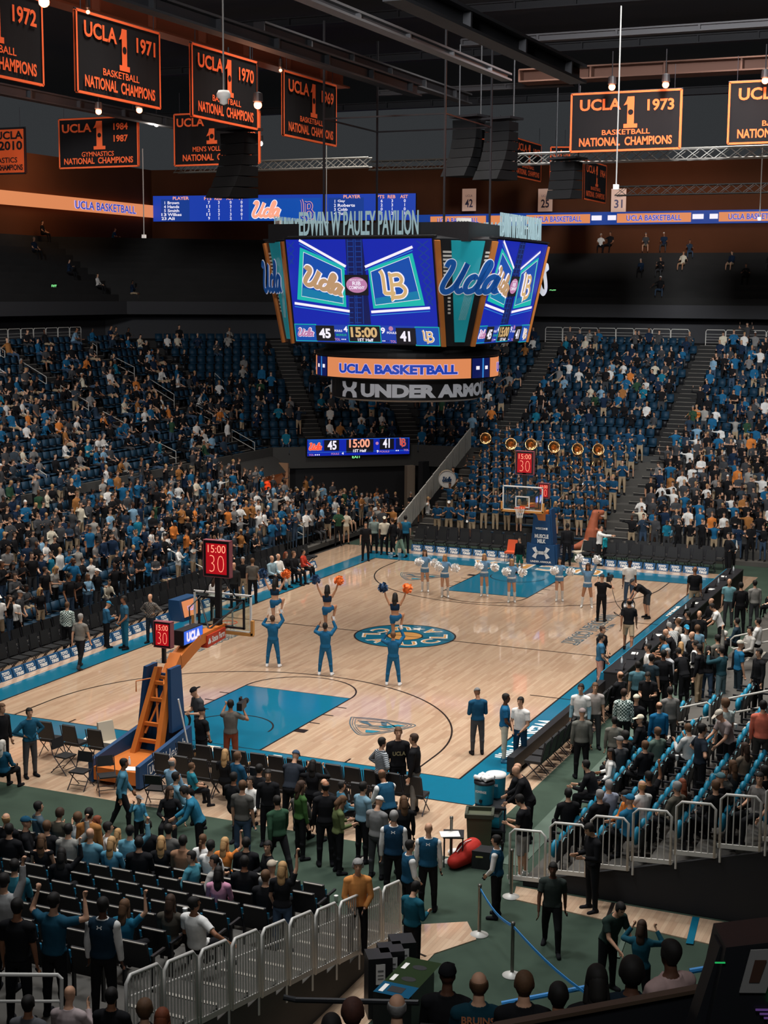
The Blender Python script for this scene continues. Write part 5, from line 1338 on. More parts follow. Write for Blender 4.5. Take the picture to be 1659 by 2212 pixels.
hoop('near basketball hoop seen from behind, on an orange wheeled base', 0, 0, False)
hoop('far basketball hoop with a tall navy padded front facing the court', PI, 28.65, True)

# ------------------------------------------------------------------ courtside padded chairs with sponsor boards
def make_chair(label, group):
    o = empty('courtside_chair', (0, 0, 0), 0, label, 'chair', group)          # faces local +Y
    new(M_CHAIR).box((0, .02, .445), (.46, .44, .07)).build('seat', o, bevel=.02)
    b = new(M_CHAIR).hexa([(-.23, -.24, .52), (.23, -.24, .52), (.23, -.19, .52), (-.23, -.19, .52), (-.20, -.33, .98), (.20, -.33, .98), (.20, -.28, 1.0), (-.20, -.28, 1.0)])
    b.build('backrest', o, bevel=.02)
    for s in (1, -1):
        new(M_DARKST).tube([(s * .24, -.34, .98), (s * .245, -.20, .45), (s * .245, .20, .02)], .013, 6).build('leg', o)
        new(M_DARKST).tube([(s * .23, .18, .43), (s * .235, -.24, .02)], .013, 6).build('leg', o)
    return o
NCH = [0]
def chairs_row(A, B, n, face, label, group, skip=()):
    """label gets the seat's place counted from A"""
    global CH0
    for i in range(n):
        if i in skip: continue
        t = i / max(1, n - 1); x, y = A[0] + (B[0] - A[0]) * t, A[1] + (B[1] - A[1]) * t
        o = CH0 if not NCH[0] else copy_tree(CH0)
        o.location = (x, y, A[2] if len(A) > 2 else 0); o.rotation_euler = (0, 0, math.radians(face - 90) + rnd.uniform(-.05, .05)); tag(o, label % ordn(i + 1), 'chair', group); NCH[0] += 1
CH0 = make_chair('x', 'x')
chairs_row((-1.75, .2), (-1.75, 25.4), 45, 0, 'black courtside chair, front row on the left, %s from the near end', 'front row of chairs on the left', skip=())
chairs_row((-2.7, -.2), (-2.7, 24.9), 44, 0, 'black courtside chair, second row on the left, %s from the near end', 'second row of chairs on the left')
chairs_row((.9, 31.75), (6.1, 31.75), 10, -90, 'black padded chair, %s from the left of the front row beyond the far baseline', 'front chairs beyond the far baseline')
chairs_row((.6, 32.75), (6.2, 32.75), 11, -90, 'black padded chair, %s from the left in the second row beyond the far baseline', 'second row beyond the far baseline')
chairs_row((9.3, 31.75), (15.0, 31.75), 11, -90, 'black padded chair, front row right of the far hoop, %s from the hoop', 'front chairs right of the far hoop')
chairs_row((9.3, 32.75), (15.2, 32.75), 11, -90, 'black padded chair, second row right of the far hoop, %s from the hoop', 'second row right of the far hoop')
chairs_row((8.95, -2.75), (15.2, -2.75), 13, 90, 'black padded chair, front row behind the near baseline, %s from the hoop', 'front chairs behind the near baseline')
chairs_row((8.9, -3.75), (14.8, -3.75), 12, 90, 'black padded chair, second row behind the near baseline, %s from the hoop', 'second row behind the near baseline')
chairs_row((4.6, -2.7), (6.2, -2.75), 3, 90, 'black padded chair, %s from the left picture edge, left of the near hoop', 'chairs left of the near hoop')
chairs_row((16.95, 1.0), (17.0, 8.6), 14, 180, 'black team bench chair, %s from the near end along the right side line', 'team bench on the right side line')
# light seat-back boards on the floor in front of the chairs
M_BOARD = mat('sponsor_board_navy', '#1d4a70', .5, emit='#1d4a70', strength=.10)
def board_row(A, B, n, face, label, group):
    me = None
    for i in range(n):
        t = (i + .5) / n; x, y = A[0] + (B[0] - A[0]) * t, A[1] + (B[1] - A[1]) * t; w = math.hypot(B[0] - A[0], B[1] - A[1]) / n - .06
        if me is None:
            m = new(M_BOARD).hexa([(-w / 2, 0, 0), (w / 2, 0, 0), (w / 2, .06, 0), (-w / 2, .06, 0), (-w / 2, .10, .30), (w / 2, .10, .30), (w / 2, .16, .30), (-w / 2, .16, .30)])
            me = m.mesh('sponsor_board'); s = MB(); M = plane_M((-w / 2, -.005, 0), (1, 0, 0), (0, .10, .30))
            put_text(s, 'TOYO', M_WHITE, M, (.07, .16, w - .12, .28), bold=.06, shear=.2); put_text(s, 'TIRES', M_WHITE, M, (.12, .03, w - .06, .14), bold=.06, shear=.2); me2 = s.mesh('lettering')
        o = bpy.data.objects.new('sponsor_board', me); COL.objects.link(o); o.location = (x, y, 0); o.rotation_euler = (0, 0, math.radians(face + 90)); tag(o, label % ordn(i + 1), 'board', group)
        c = bpy.data.objects.new('lettering', me2); COL.objects.link(c); c.parent = o
board_row((-1.35, .3), (-1.35, 25.3), 40, 0, 'navy sponsor board at chair feet along the left side, %s from the near end', 'sponsor boards along the left side')
board_row((.7, 31.25), (6.4, 31.25), 9, -90, 'navy sponsor board beyond the far baseline, %s from the left', 'sponsor boards beyond the far baseline')
board_row((9.1, 31.25), (15.1, 31.25), 10, -90, 'navy sponsor board right of the far hoop, %s from the hoop', 'sponsor boards right of the far hoop')

# folding chairs by the near hoop
def folding(loc, rz, label):
    o = empty('folding_chair', loc, rz, label, 'chair')
    new(M_CHAIR).box((0, .03, .45), (.42, .40, .035)).build('seat', o, bevel=.012)
    new(M_CHAIR).hexa([(-.21, -.225, .62), (.21, -.225, .62), (.21, -.2, .62), (-.21, -.2, .62), (-.19, -.285, .86), (.19, -.285, .86), (.19, -.26, .87), (-.19, -.26, .87)]).build('backrest', o, bevel=.01)
    for s in (1, -1):
        new(M_DARKST).tube([(s * .22, -.29, .87), (s * .225, -.19, .5), (s * .23, .26, 0)], .013, 7).build('leg', o); new(M_DARKST).tube([(s * .215, .2, .44), (s * .22, -.27, 0)], .013, 7).build('leg', o)
    new(M_DARKST).tube([(-.225, .16, .12), (.225, .16, .12)], .009, 6).tube([(-.22, -.2, .1), (.22, -.2, .1)], .009, 6).build('cross_bar', o)
for (x, y, a, lb) in ((175, 1702, 200, 'black folding chair with a grey seat, left of the near hoop base'), (232, 1712, 160, 'black folding chair touching the near hoop base'), (140, 1668, 120, 'black folding chair further left, turned side on'), (338, 1742, 10, 'black folding chair behind the standing boy in blue, seen from behind')):
    p = at_z(x, y); folding((p[0], p[1], 0), math.radians(face_img(a) - 90), lb)
def shell_chair(x, y, a, lab, m):
    p = at_z(x, y); o = empty('lounge_chair', (p[0], p[1], 0), math.radians(face_img(a) - 90), lab, 'chair')
    new(m).box((0, 0, .42), (.5, .48, .08)).build('seat', o, bevel=.03); new(m).hexa([(-.25, -.3, .46), (.25, -.3, .46), (.25, -.22, .46), (-.25, -.22, .46), (-.22, -.42, .95), (.22, -.42, .95), (.22, -.34, .96), (-.22, -.34, .96)]).build('backrest', o, bevel=.03)
    for sx in (-1, 1):
        for sy in (-1, 1): new(M_DARKST).tube([(sx * .2, sy * .18, .4), (sx * .24, sy * .24, 0)], .014, 6).build('leg', o)
M_CREAM = mat('cream_vinyl', '#c9bda8', .6)
shell_chair(243, 1640, 140, 'cream padded chair beside the near hoop base', M_CREAM); shell_chair(1250, 1212, 250, 'cream padded chair right of the far hoop', M_CREAM); shell_chair(1103, 1212, 200, 'orange padded chair left of the far hoop', mat('orange_vinyl', '#d2552c', .6))
p = at_z(292, 1690)
def bottle(P, lab, m=None, s=1.0):
    o = empty('water_bottle', P, 0, lab, 'bottle'); new(m or mat('bottle_clear', '#dfe6e8', .2)).lathe([(.0, 0), (.032, .0), (.034, .02), (.033, .14), (.014, .185), (.013, .2)], n=12).build('bottle_body', o, smooth=True); new(M_WHITE).lathe([(.015, .2), (.015, .22), (0, .22)], n=10).build('cap', o)
bottle((7.35, -4.0, .45), 'water bottle on the back of the near hoop base, the left of two'); bottle((7.75, -3.75, .45), 'water bottle on the back of the near hoop base, the right of two')
tag(new(M_WHITE).box((8.0, -4.0, .46), (.5, .3, .012), .3).build('paper_sheet'), 'white sheet of paper on the orange hoop base', 'paper')

# ------------------------------------------------------------------ scorers' table along the right side line
tb_ = empty('scorers_table', (16.45, 9.4, 0), 0, 'long black scorers table with a blue top edge along the right side line', 'table')
new(M_BLACK).box((.25, 9.8, .36), (.62, 19.6, .72)).build('skirt', tb_)
new(M_BLACK2).box((.24, 9.8, .755), (.66, 19.6, .05)).build('tabletop', tb_)
new(mat('table_front_blue', '#14799a', .4)).hexa([(-.30, 0, .05), (-.08, 0, .05), (-.08, 19.6, .05), (-.30, 19.6, .05), (-.16, 0, .74), (-.06, 0, .74), (-.06, 19.6, .74), (-.16, 19.6, .74)]).build('front_panel', tb_)
for i in range(26):
    y = 9.9 + i * .74; x = 16.62 + rnd.uniform(-.1, .14)
    k = i % 4
    if k in (0, 2):
        o = empty('laptop', (x, y, .78), rnd.uniform(-.3, .3) - PI / 2, 'open dark laptop on the scorers table, %s place from the near end' % ordn(i + 1), 'laptop'); new(M_BLACK2).box((0, 0, .01), (.34, .24, .02)).build('keyboard', o); new(M_BLACK2).hexa([(-.17, .11, .02), (.17, .11, .02), (.17, .125, .02), (-.17, .125, .02), (-.17, .18, .24), (.17, .18, .24), (.17, .195, .24), (-.17, .195, .24)]).build('screen', o)
    elif k == 1: bottle((x, y, .78), 'clear bottle on the scorers table, %s place from the near end' % ordn(i + 1))
    else: tag(new(M_WHITE).box((0, 0, 0), (.21, .3, .01)).build('paper_sheet', None, (x, y, .785), rnd.uniform(-.6, .6)), 'white sheet on the scorers table, %s place from the near end' % ordn(i + 1), 'paper')
dv = empty('bench_divider', (16.4, 4.9, 0), 0, 'low black padded divider in front of the team bench', 'divider'); new(M_BLACK2).box((0, 0, .36), (.2, 8.6, .4)).build('pad', dv, bevel=.04)
for k in range(9): new(M_BLACK2).box((0, -4 + k, .15), (.2, .08, .3)).build('leg', dv)
# video cart at the left side line
o = empty('video_cart', (-1.35, 15.2, 0), 0, 'blue cabinet with a tilted orange screen on the left side line', 'cabinet')
p = at_z(400, 1335); o.location = (p[0], p[1], 0); o.rotation_euler = (0, 0, math.radians(face_img(115) + 90)); o.scale = (.72, .72, .8)
new(M_NAVY).hexa([(-.9, -.45, 0), (.9, -.45, 0), (.9, .45, 0), (-.9, .45, 0), (-.9, -.2, 1.0), (.9, -.2, 1.0), (.9, .45, 1.0), (-.9, .45, 1.0)]).build('body', o, bevel=.02)
s = MB(); M = plane_M((-.8, -.46, .1), (1, 0, 0), (0, .25, 1)); rect(s, G_ORANGE, M, .05, .08, 1.55, .85, .006); put_text(s, 'UCLA', G_LILAC, M, (.5, .32, 1.15, .58), bold=.05, lift=.012); s.build('screen', o)

# ------------------------------------------------------------------ stadium seats one by one: near stand and right stand
def make_seat(back, cush, label):
    o = empty('stadium_seat', (0, 0, 0), 0, label, 'seat')                       # faces local +Y
    b = new(back).hexa([(-.235, -.30, .40), (.235, -.30, .40), (.235, -.26, .40), (-.235, -.26, .40), (-.225, -.40, .86), (.225, -.40, .86), (.225, -.36, .87), (-.225, -.36, .87)])
    b.build('backrest', o, bevel=.012)
    new(M_EDGE).hexa([(-.2, -.412, .845), (.2, -.412, .845), (.2, -.395, .845), (-.2, -.395, .845), (-.2, -.414, .862), (.2, -.414, .862), (.2, -.395, .868), (-.2, -.395, .868)]).build('top_edge', o)
    new(cush).hexa([(-.19, -.26, .42), (.19, -.26, .42), (.19, -.21, .40), (-.19, -.21, .40), (-.17, -.34, .78), (.17, -.34, .78), (.17, -.30, .78), (-.17, -.30, .78)]).build('back_cushion', o, bevel=.03)
    new(cush).hexa([(-.20, -.26, .42), (.20, -.26, .42), (.20, -.18, .40), (-.20, -.18, .40), (-.17, -.22, .70), (.17, -.22, .70), (.17, -.14, .68), (-.17, -.14, .68)]).build('seat_pan', o, bevel=.03)
    new(M_BLACK2).box((.255, -.12, .62), (.045, .36, .04)).box((.255, -.26, .32), (.04, .06, .62)).build('armrest', o)
    return o
M_SEATD = mat('seat_teal_dark', '#0f6480', .55, noise=.1, nscale=4)
def make_seat_r():
    o = empty('stadium_seat', (0, 0, 0), 0, '', 'seat')
    new(M_BLACK2).hexa([(-.235, -.30, .36), (.235, -.30, .36), (.235, -.25, .36), (-.235, -.25, .36), (-.215, -.37, .84), (.215, -.37, .84), (.215, -.33, .85), (-.215, -.33, .85)]).build('backrest', o, bevel=.015)
    new(mat('seat_edge_mint', '#7fa9ad', .5)).tube([(-.15, -.372, .80), (0, -.376, .845), (.15, -.372, .80)], .013, 6).build('top_edge', o)
    new(M_SEATC).ball((0, -.17, .58), .19, 2, (1, .42, 1.05)).build('seat_pan', o, smooth=True)
    new(M_BLACK2).box((.262, -.08, .62), (.05, .42, .04)).box((.262, -.24, .32), (.04, .06, .62)).build('armrest', o)
    return o
SEATN = make_seat(M_BLACK2, M_SEATD, ''); SEATR = make_seat_r()
first = {}
SEATS_NEAR = []; SEATS_RIGHT = []
for k in range(9):
    y = NY0 - (k + .5) * NT + .12; z = z_near(NY0 - (k + .5) * NT) + .01
    for i in range(21):
        x = 5.4 + k * .25 + i * .525
        if x > 16.3: continue
        px_, py_ = project((x, y, z + .6))
        if px_ < -25: continue
        SEATS_NEAR.append((x, y, z, k, i))
ns = sorted(SEATS_NEAR, key=lambda s: depth(s[:3]))[:168]
cnt = {}
for (x, y, z, k, i) in sorted(ns, key=lambda s: (s[3], -s[0])):
    cnt[k] = cnt.get(k, 0) + 1
    o = SEATN if 'n' not in first else copy_tree(SEATN); first['n'] = 1
    o.location = (x, y, z); tag(o, 'black-backed stadium seat, %s from the slatted fence in the %s row of the near stand' % (ordn(cnt[k]), ordn(k + 1)), 'seat', 'seats of the near stand')
for k in range(8):
    x = RX0 + (k + .5) * RT - .1; z = z_right(RX0 + (k + .5) * RT)
    for i in range(60):
        y = -5.4 + i * .55
        if 4.2 < y < 5.3 or 14.2 < y < 15.3: continue
        px_, py_ = project((x, y, z + .6))
        if px_ > 1690 or k * .55 + 22 < i: continue
        SEATS_RIGHT.append((x, y, z, k, i))
ns = sorted(SEATS_RIGHT, key=lambda s: depth(s[:3]))[:130]; cnt = {}
for (x, y, z, k, i) in sorted(ns, key=lambda s: (s[3], s[1])):
    cnt[k] = cnt.get(k, 0) + 1
    o = SEATR if 'r' not in first else copy_tree(SEATR); first['r'] = 1
    o.location = (x, y, z); o.rotation_euler = (0, 0, PI / 2); tag(o, 'cyan stadium seat, %s from the slatted fence in the %s row of the right stand' % (ordn(cnt[k]), ordn(k + 1)), 'seat', 'seats of the right stand')

# ------------------------------------------------------------------ fences, hand rails, barriers
def panel(o, a, b, za, zb_, h, nb, r=.028, foot=True):
    """one slatted fence panel from a to b, its foot rising from za to zb_"""
    a, b = Vector((a[0], a[1], za)), Vector((b[0], b[1], zb_)); d = b - a; up = Vector((0, 0, 1))
    e = .10
    new(M_STEEL).tube([a + d * .04, a + d * .04 + up * (h - e), a + d * (.04 + e / d.length) + up * h, a + d * (.96 - e / d.length) + up * h, b - d * .04 + up * (h - e), b - d * .04], r, 8).build('frame', o, smooth=True)
    for i in range(nb):
        t = .04 + .92 * (i + 1) / (nb + 1); new(M_STEEL).tube([a + d * t + up * .04, a + d * t + up * (h - .01)], .014, 6, False).build('bar', o)
    new(M_STEEL).hexa([a + d * .02 + Vector(q) for q in ((-.02, -.02, 0), (.02, .02, 0))][:1] + [b + Vector((-.02, -.02, 0)), b + Vector((.02, .02, 0)), a + Vector((.02, .02, 0)), a + Vector((-.02, -.02, .09)), b + Vector((-.02, -.02, .09)), b + Vector((.02, .02, .09)), a + Vector((.02, .02, .09))]).build('foot_rail', o)
    if foot: new(M_STEEL).tube([a + d * .06 + up * .05, a + d * .06 - up * .3], .025, 6).build('bracket', o)
for i in range(10):
    y0 = -9.42 - i * .94; z0 = .06 + .2135 * i
    o = empty('fence_panel', (0, 0, 0), 0, 'slatted steel fence panel beside the near stand, %s up from the tunnel floor' % ordn(i + 1), 'fence', 'fence beside the near stand')
    panel(o, (17.65, y0), (17.65, y0 - .92), z0, z0 + .2135 * .8, 1.12, 9)
    if i: new(M_STEEL).tube([(17.60, y0 + .2, z0 + .72), (17.60, y0 - .75, z0 + .93)], .018, 6).build('inner_rail', o)
for i in range(7):
    x0 = 18.62 + i * .87; z0 = .10 + .277 * i
    o = empty('fence_panel', (0, 0, 0), 0, 'slatted steel fence panel at the right stand, %s from the aisle' % ordn(i + 1), 'fence', 'fence at the end of the right stand')
    panel(o, (x0, -5.98), (x0 + .84, -5.98), z0, z0 + .05, 1.10, 5)
for i in range(11):
    y0 = 33.0 + i * .92
    o = empty('fence_panel', (0, 0, 0), 0, 'pale fence panel climbing beside the band, %s from the bottom' % ordn(i + 1), 'fence', 'fence beside the band')
    a = Vector((-.72, y0, .15 + .34 * i)); new(M_STEELW).hexa([a + Vector(q) for q in ((-.03, 0, 0), (.03, 0, 0), (.03, .88, .30), (-.03, .88, .30), (-.03, 0, 1.1), (.03, 0, 1.1), (.03, .88, 1.4), (-.03, .88, 1.4))]).build('panel_sheet', o)
    for t in (.02, .3, .58, .86): new(mat('fence_bar_grey', '#9c9a92', .6)).tube([a + Vector((.04, t, t * .34)), a + Vector((.04, t, t * .34 + 1.12))], .016, 6).build('bar', o)  # bars a darker grey than the panel sheets
# two-bar hand rails in the aisles of the stands
def rail(a, b, lab, group, n='hand_rail', post=.95):
    a, b = Vector(a), Vector(b); up = Vector((0, 0, 1)); o = empty(n, a, 0, lab, 'rail', group); d = b - a
    new(M_STEELW).tube([-up * post, Vector((0, 0, 0)), d, d - up * post], .024, 7).build('top_bar', o); new(M_STEELW).tube([-up * .38, d - up * .38], .02, 7).build('lower_bar', o)
def z_bowl(d): return Z0 + RISE * min(max(math.floor(d / TREAD), 0), NROW)
def solve_left(x, y, off):
    best = None
    for X in np.arange(-11.0, -23.0, -.05):
        p = at_x(x, y, X); e = abs(p[2] - (z_bowl(-11 - X) + off))
        if best is None or e < best[0]: best = (e, p)
    return best[1]
RL_ = (((30, 979), (100, 1026), 'front, far left'), ((42, 778), (100, 814), 'top, far left'), ((131, 833), (191, 869), 'upper middle, left aisle'), ((223, 889), (285, 922), 'lower middle, left aisle'), ((316, 943), (380, 975), 'foot of the left aisle'), ((240, 768), (290, 793), 'top of the second aisle'), ((321, 817), (376, 852), 'upper part of the second aisle'), ((424, 875), (460, 895), 'middle of the second aisle'), ((501, 928), (550, 956), 'foot of the second aisle'), ((464, 806), (501, 842), 'upper part of the third aisle'), ((523, 853), (563, 882), 'middle of the third aisle'), ((587, 901), (630, 931), 'foot of the third aisle'), ((0, 751), (10, 758), 'picture edge, top'), ((200, 741), (209, 748), 'beside the left balcony'))
for (a, b, lb) in RL_:
    pb_ = solve_left(b[0], b[1], .95); Y = pb_[1]; pa_ = at_y(a[0], a[1], Y)
    rail(tuple(pb_), tuple(pa_), 'white two-bar aisle rail in the left upper stand, ' + lb, 'aisle rails of the left upper stand')
for i, (k0, y, lb) in enumerate(((0, 4.75, 'lowest, near aisle of the right stand'), (2, 4.75, 'second up, near aisle of the right stand'), (4, 4.75, 'third up, near aisle of the right stand'), (0, 14.7, 'lowest, far aisle of the right stand'), (2, 14.7, 'second up, far aisle of the right stand'))):
    x = RX0 + k0 * RT + .3; z = z_right(x + .05)
    P0 = Vector((x, y, z + .92)); o = empty('hand_rail', P0, 0, 'rounded white aisle rail, ' + lb, 'rail', 'aisle rails of the right stand'); D = Vector((1.35, 0, .44)); u3 = Vector((0, 0, 1))
    new(M_STEELW).tube([D - u3 * .42, -u3 * .42 + D * .08, -u3 * .34, -u3 * .08, D * .08, D * .94, D - u3 * .08, D - u3 * 1.0], .028, 8).build('bent_tube', o)
for (x, y, lb) in ((595, 1108, 'left of the court corner'), (370, 1190, 'in the lower left stand')):
    best = None
    for X in np.arange(-3.6, -10.9, -.05):
        p = at_x(x, y, X); e = abs(p[2] - (z_left(X) + .92))
        if best is None or e < best[0]: best = (e, p)
    p = best[1]; rail(tuple(p), (p[0] + 1.5, p[1], p[2] - .58), 'white two-bar rail in the lower left stand, ' + lb, 'rails of the lower left stand')
# balcony railings at the top of the bowl
def balcony(A, B, n, lab, group):
    A, B = Vector(A), Vector(B); d = (B - A) / n
    for i in range(n):
        o = empty('balcony_rail', A + d * i, 0, lab % ordn(i + 1), 'rail', group); u3 = Vector((0, 0, 1)); q = d * .97
        new(M_STEELW).tube([Vector((0, 0, 0)), u3 * .82, u3 * .92 + q * .06, u3 * .92 + q * .94, u3 * .82 + q, q], .024, 7).build('frame', o)
        for z in (.15, .32, .49, .66): new(M_STEELW).tube([u3 * z, u3 * z + q], .010, 5, False).build('bar', o)
        new(M_GREY).hexa([Vector((-.05, 0, -.25)), q + Vector((-.05, 0, -.25)), q + Vector((.1, .1, -.25)), Vector((.1, .1, -.25)), Vector((-.05, 0, .02)), q + Vector((-.05, 0, .02)), q + Vector((.1, .1, .02)), Vector((.1, .1, .02))]).build('kerb', o)
DR = DL + .2
ya = at_x(-40, 742, -11 - DR)[1]; yb = at_x(176, 736, -11 - DR)[1]
balcony((-11 - DR, ya, ZL + .02), (-11 - DR, yb, ZL + .02), 8, 'grey balcony rail panel atop the left stand, %s from the picture edge', 'balcony rails on the left')
xa = at_y(1178, 737, 44.3 + DR)[0]; xb = at_y(1489, 740, 44.3 + DR)[0]; xc = at_y(1524, 742, 44.3 + DR)[0]; xd = at_y(1700, 744, 44.3 + DR)[0]
balcony((xa, 44.3 + DR, ZL + .02), (xb, 44.3 + DR, ZL + .02), 8, 'grey balcony rail panel atop the far stand, %s from the scoreboard side', 'balcony rails at the far end')
balcony((xc, 44.3 + DR, ZL + .02), (xd, 44.3 + DR, ZL + .02), 4, 'grey balcony rail panel right of the far stair gap, %s from the gap', 'balcony rails right of the stair gap')

# aisle stairs: steps cut into the terraces, caught light painted as pale edge strips
def stairs(P0, along, width, n, rise, tread, label, half=True):
    """P0 foot of the flight; along: outward unit direction"""
    a = Vector((along[0], along[1], 0)).normalized(); s = Vector((-a.y, a.x, 0)); o = empty('aisle_stairs', P0, 0, label, 'stairs')
    m = 2 * n if half else n; r, t = (rise / 2, tread / 2) if half else (rise, tread)
    mb = new(M_CONCD); nz = new(M_EDGE)
    for i in range(m):
        q = a * (t * i); p = [q - s * width / 2, q + s * width / 2, q + a * t + s * width / 2, q + a * t - s * width / 2]
        if (a.x * s.y - a.y * s.x) < 0: p.reverse()
        mb.hexa([(v.x, v.y, r * i - .3) for v in p] + [(v.x, v.y, r * (i + 1)) for v in p])
        nz.hexa([(v.x, v.y, r * (i + 1)) for v in (q - s * width / 2 - a * .01, q + s * width / 2 - a * .01, q + a * .07 + s * width / 2, q + a * .07 - s * width / 2)] + [(v.x, v.y, r * (i + 1) + .012) for v in (q - s * width / 2 - a * .01, q + s * width / 2 - a * .01, q + a * .07 + s * width / 2, q + a * .07 - s * width / 2)])
    mb.build('steps', o); nz.build('painted_edge_light', o)
AISLES_FAR = [.1, 9.7, 19.5]
for x, lb in zip(AISLES_FAR, ('below the right corner of the scoreboard', 'right of the scoreboard', 'at the right picture edge')): stairs((x, 44.42, Z0), (0, 1), 1.1, NROW, RISE, TREAD, 'dim concrete aisle stairs in the far upper stand, ' + lb)
AISLES_LEFT = []
for b, lb in (((380, 975), 'left'), ((550, 956), 'second from left'), ((630, 931), 'third from left')):
    Y = solve_left(b[0], b[1], .95)[1]; AISLES_LEFT.append(Y); stairs((-11.12, Y, Z0), (-1, 0), 1.1, NROW, RISE, TREAD, 'dim concrete aisle stairs in the left upper stand, the ' + lb)
cm = (FA + FB) / 2; nout = np.array([-chd[1], chd[0]])
AISLE_CH = []
for px0, lb in ((905, 'right of the corner scoreboard'), (690, 'left of the corner scoreboard')):
    q = on_chamfer(px0, 945, -.1); t = float((q[:2] - FA) @ chd); AISLE_CH.append(t); Pq = FA + chd * t + nout * .12; stairs((Pq[0], Pq[1], Z0), tuple(nout), 1.1, NROW, RISE, TREAD, 'dim concrete aisle stairs in the corner stand, ' + lb)
stairs((9.9, FY0 + .02, 0.0), (0, 1), 1.0, FN, FR, FT, 'concrete aisle stairs between the band and the students'); stairs((-.1, FY0 + .02, 0.0), (0, 1), .95, FN, FR, FT, 'wide concrete stairs beside the pale fence left of the band')
for y, lb in ((4.75, 'near'), (14.7, 'far')): stairs((RX0 + .02, y, -.02), (1, 0), .95, 9, RR, RT, 'grey aisle stairs in the right stand, the %s flight' % lb)
stairs((16.95, NY0 - .1, -.12), (0, -1), 1.0, 9, NR_, NT, 'grey aisle stairs along the slatted fence of the near stand')
# belt barriers
def stanchion(x, y, lab):
    p = at_z(x, y); o = empty('barrier_post', (p[0], p[1], 0), 0, lab, 'barrier post')
    new(M_STEEL).lathe([(.0, .0), (.18, 0), (.18, .02), (.05, .07), (.035, .08)], n=24).build('base', o, smooth=True); new(mat('post_steel', '#77746c', .4, .6)).lathe([(.033, .07), (.033, .98), (.04, .98), (.04, 1.03), (0, 1.04)], n=16).build('post', o, smooth=True); return p
s1 = stanchion(1035, 2020, 'steel barrier post holding the blue belt, beside the wooden floor patch'); s2 = stanchion(1106, 2108, 'steel barrier post nearest the camera, in the middle of the blue belt'); s3 = stanchion(974, 1862, 'grey barrier post beside the red bag'); s4 = stanchion(790, 1858, 'barrier post among the people by the near baseline'); s5 = stanchion(1104, 1938, 'barrier post at the foot of the right stand fence')
e5 = at_z(1310, 2175, .95)
bl = new(mat('belt_blue', '#2d86c8', .6))
for a, b in ((s1, s2), (s2, e5)):
    for i in range(8):
        t0, t1 = i / 8, (i + 1) / 8; f_ = lambda t: Vector((a[0] + (b[0] - a[0]) * t, a[1] + (b[1] - a[1]) * t, .95 - .12 * math.sin(PI * t)))
        p, q = f_(t0), f_(t1); bl.hexa([p + Vector((-.004, -.004, -.025)), q + Vector((-.004, -.004, -.025)), q + Vector((.004, .004, -.025)), p + Vector((.004, .004, -.025)), p + Vector((-.004, -.004, .025)), q + Vector((-.004, -.004, .025)), q + Vector((.004, .004, .025)), p + Vector((.004, .004, .025))])
tag(bl.build('barrier_belt'), 'blue retractable belt sagging across the green carpet', 'belt')
# ------------------------------------------------------------------ people placed one by one
PAL = dict(k='#1b1b1d', n='#1c2c42', u='#205f86', t='#1c6f88', l='#7ea2ba', g='#7b7a78', d='#434446', w='#dedcd6', j='#3f5166', h='#ad977a', o='#d27c3a', b='#a06c3c', r='#b8402f', e='#2f4c38', v='#5c6640', p='#c48aa0', a='#c9a08f', y='#b98f3a', m='#5b3a36', c='#cfc6b0', s='#d4715a')
KT = dict(S='short', L='long', V='vest', T='tank', X='crop', H='shorts', R='trousers', B='brief', K='skirt', G='boots', E='belt')
KH = dict(s='short', l='long', c='cap', b='balding', u='bun', C='curly', d='hood', B='capback', n='beanie')
def col_(c): return PAL.get(c, c)
def spec(s, K): return '+'.join('%s:%s' % (K[q.split(':')[0]], CL if (CL := q.split(':')[1]) in CLOTHS else col_(q.split(':')[1])) for q in s.split('+'))
def hspec(s):
    if s == '-': return 'none'
    out = []
    for q in s.split('+'):
        a, c = q.split(':'); out.append('%s:%s' % (KH[a], c if KH[a] not in ('cap', 'capback', 'beanie', 'hood') else (col_(c) if c in PAL else c)))
    return '+'.join(out)
def head_off(e):
    J = e['J']; t = J['head'] + J['hu'] * .125 + np.array([0, 0, e['dz']]); return t
def place(mode, hx, hy, h, pname, a, fem=0, z=None):
    """world base of a person from where the head top is seen"""
    e = get_body(pname, fem); k = h / 1.75; t = head_off(e) * k; ang = math.radians(face_img(a) - 90)
    ox, oy = t[0] * math.cos(ang) - t[1] * math.sin(ang), t[0] * math.sin(ang) + t[1] * math.cos(ang)
    if mode == 'D': return None
    fz = FLOORS[mode]; best = None
    for zz_ in ([0.0] if mode == 'c' else np.arange(0, 3.6, .02)):
        p = at_z(hx, hy, zz_ + t[2]); fx, fy = p[0] - ox, p[1] - oy; er = abs(fz(fx, fy) - zz_)
        if best is None or er < best[0] - 1e-6: best = (er, fx, fy)
    fx, fy = best[1], best[2]
    if pname.startswith('sit') and mode in 'nr':                     # onto the seats of the row
        d = ray(hx, hy)
        if mode == 'n': k_ = max(0, math.floor((NY0 - fy) / NT)); ny = NY0 - (k_ + .5) * NT + .14; fx += (ny - fy) * d[0] / d[1]; fy = ny
        else: k_ = max(0, math.floor((fx - RX0) / RT)); nx = RX0 + (k_ + .5) * RT - .12; fy += (nx - fx) * d[1] / d[0] * .35; fx = nx
    if mode == 'r': fy = max(fy, -5.3)
    if mode == 'n' and pname.startswith('sit'): fx = min(fx, 16.15)
    return (fx, fy, fz(fx, fy))
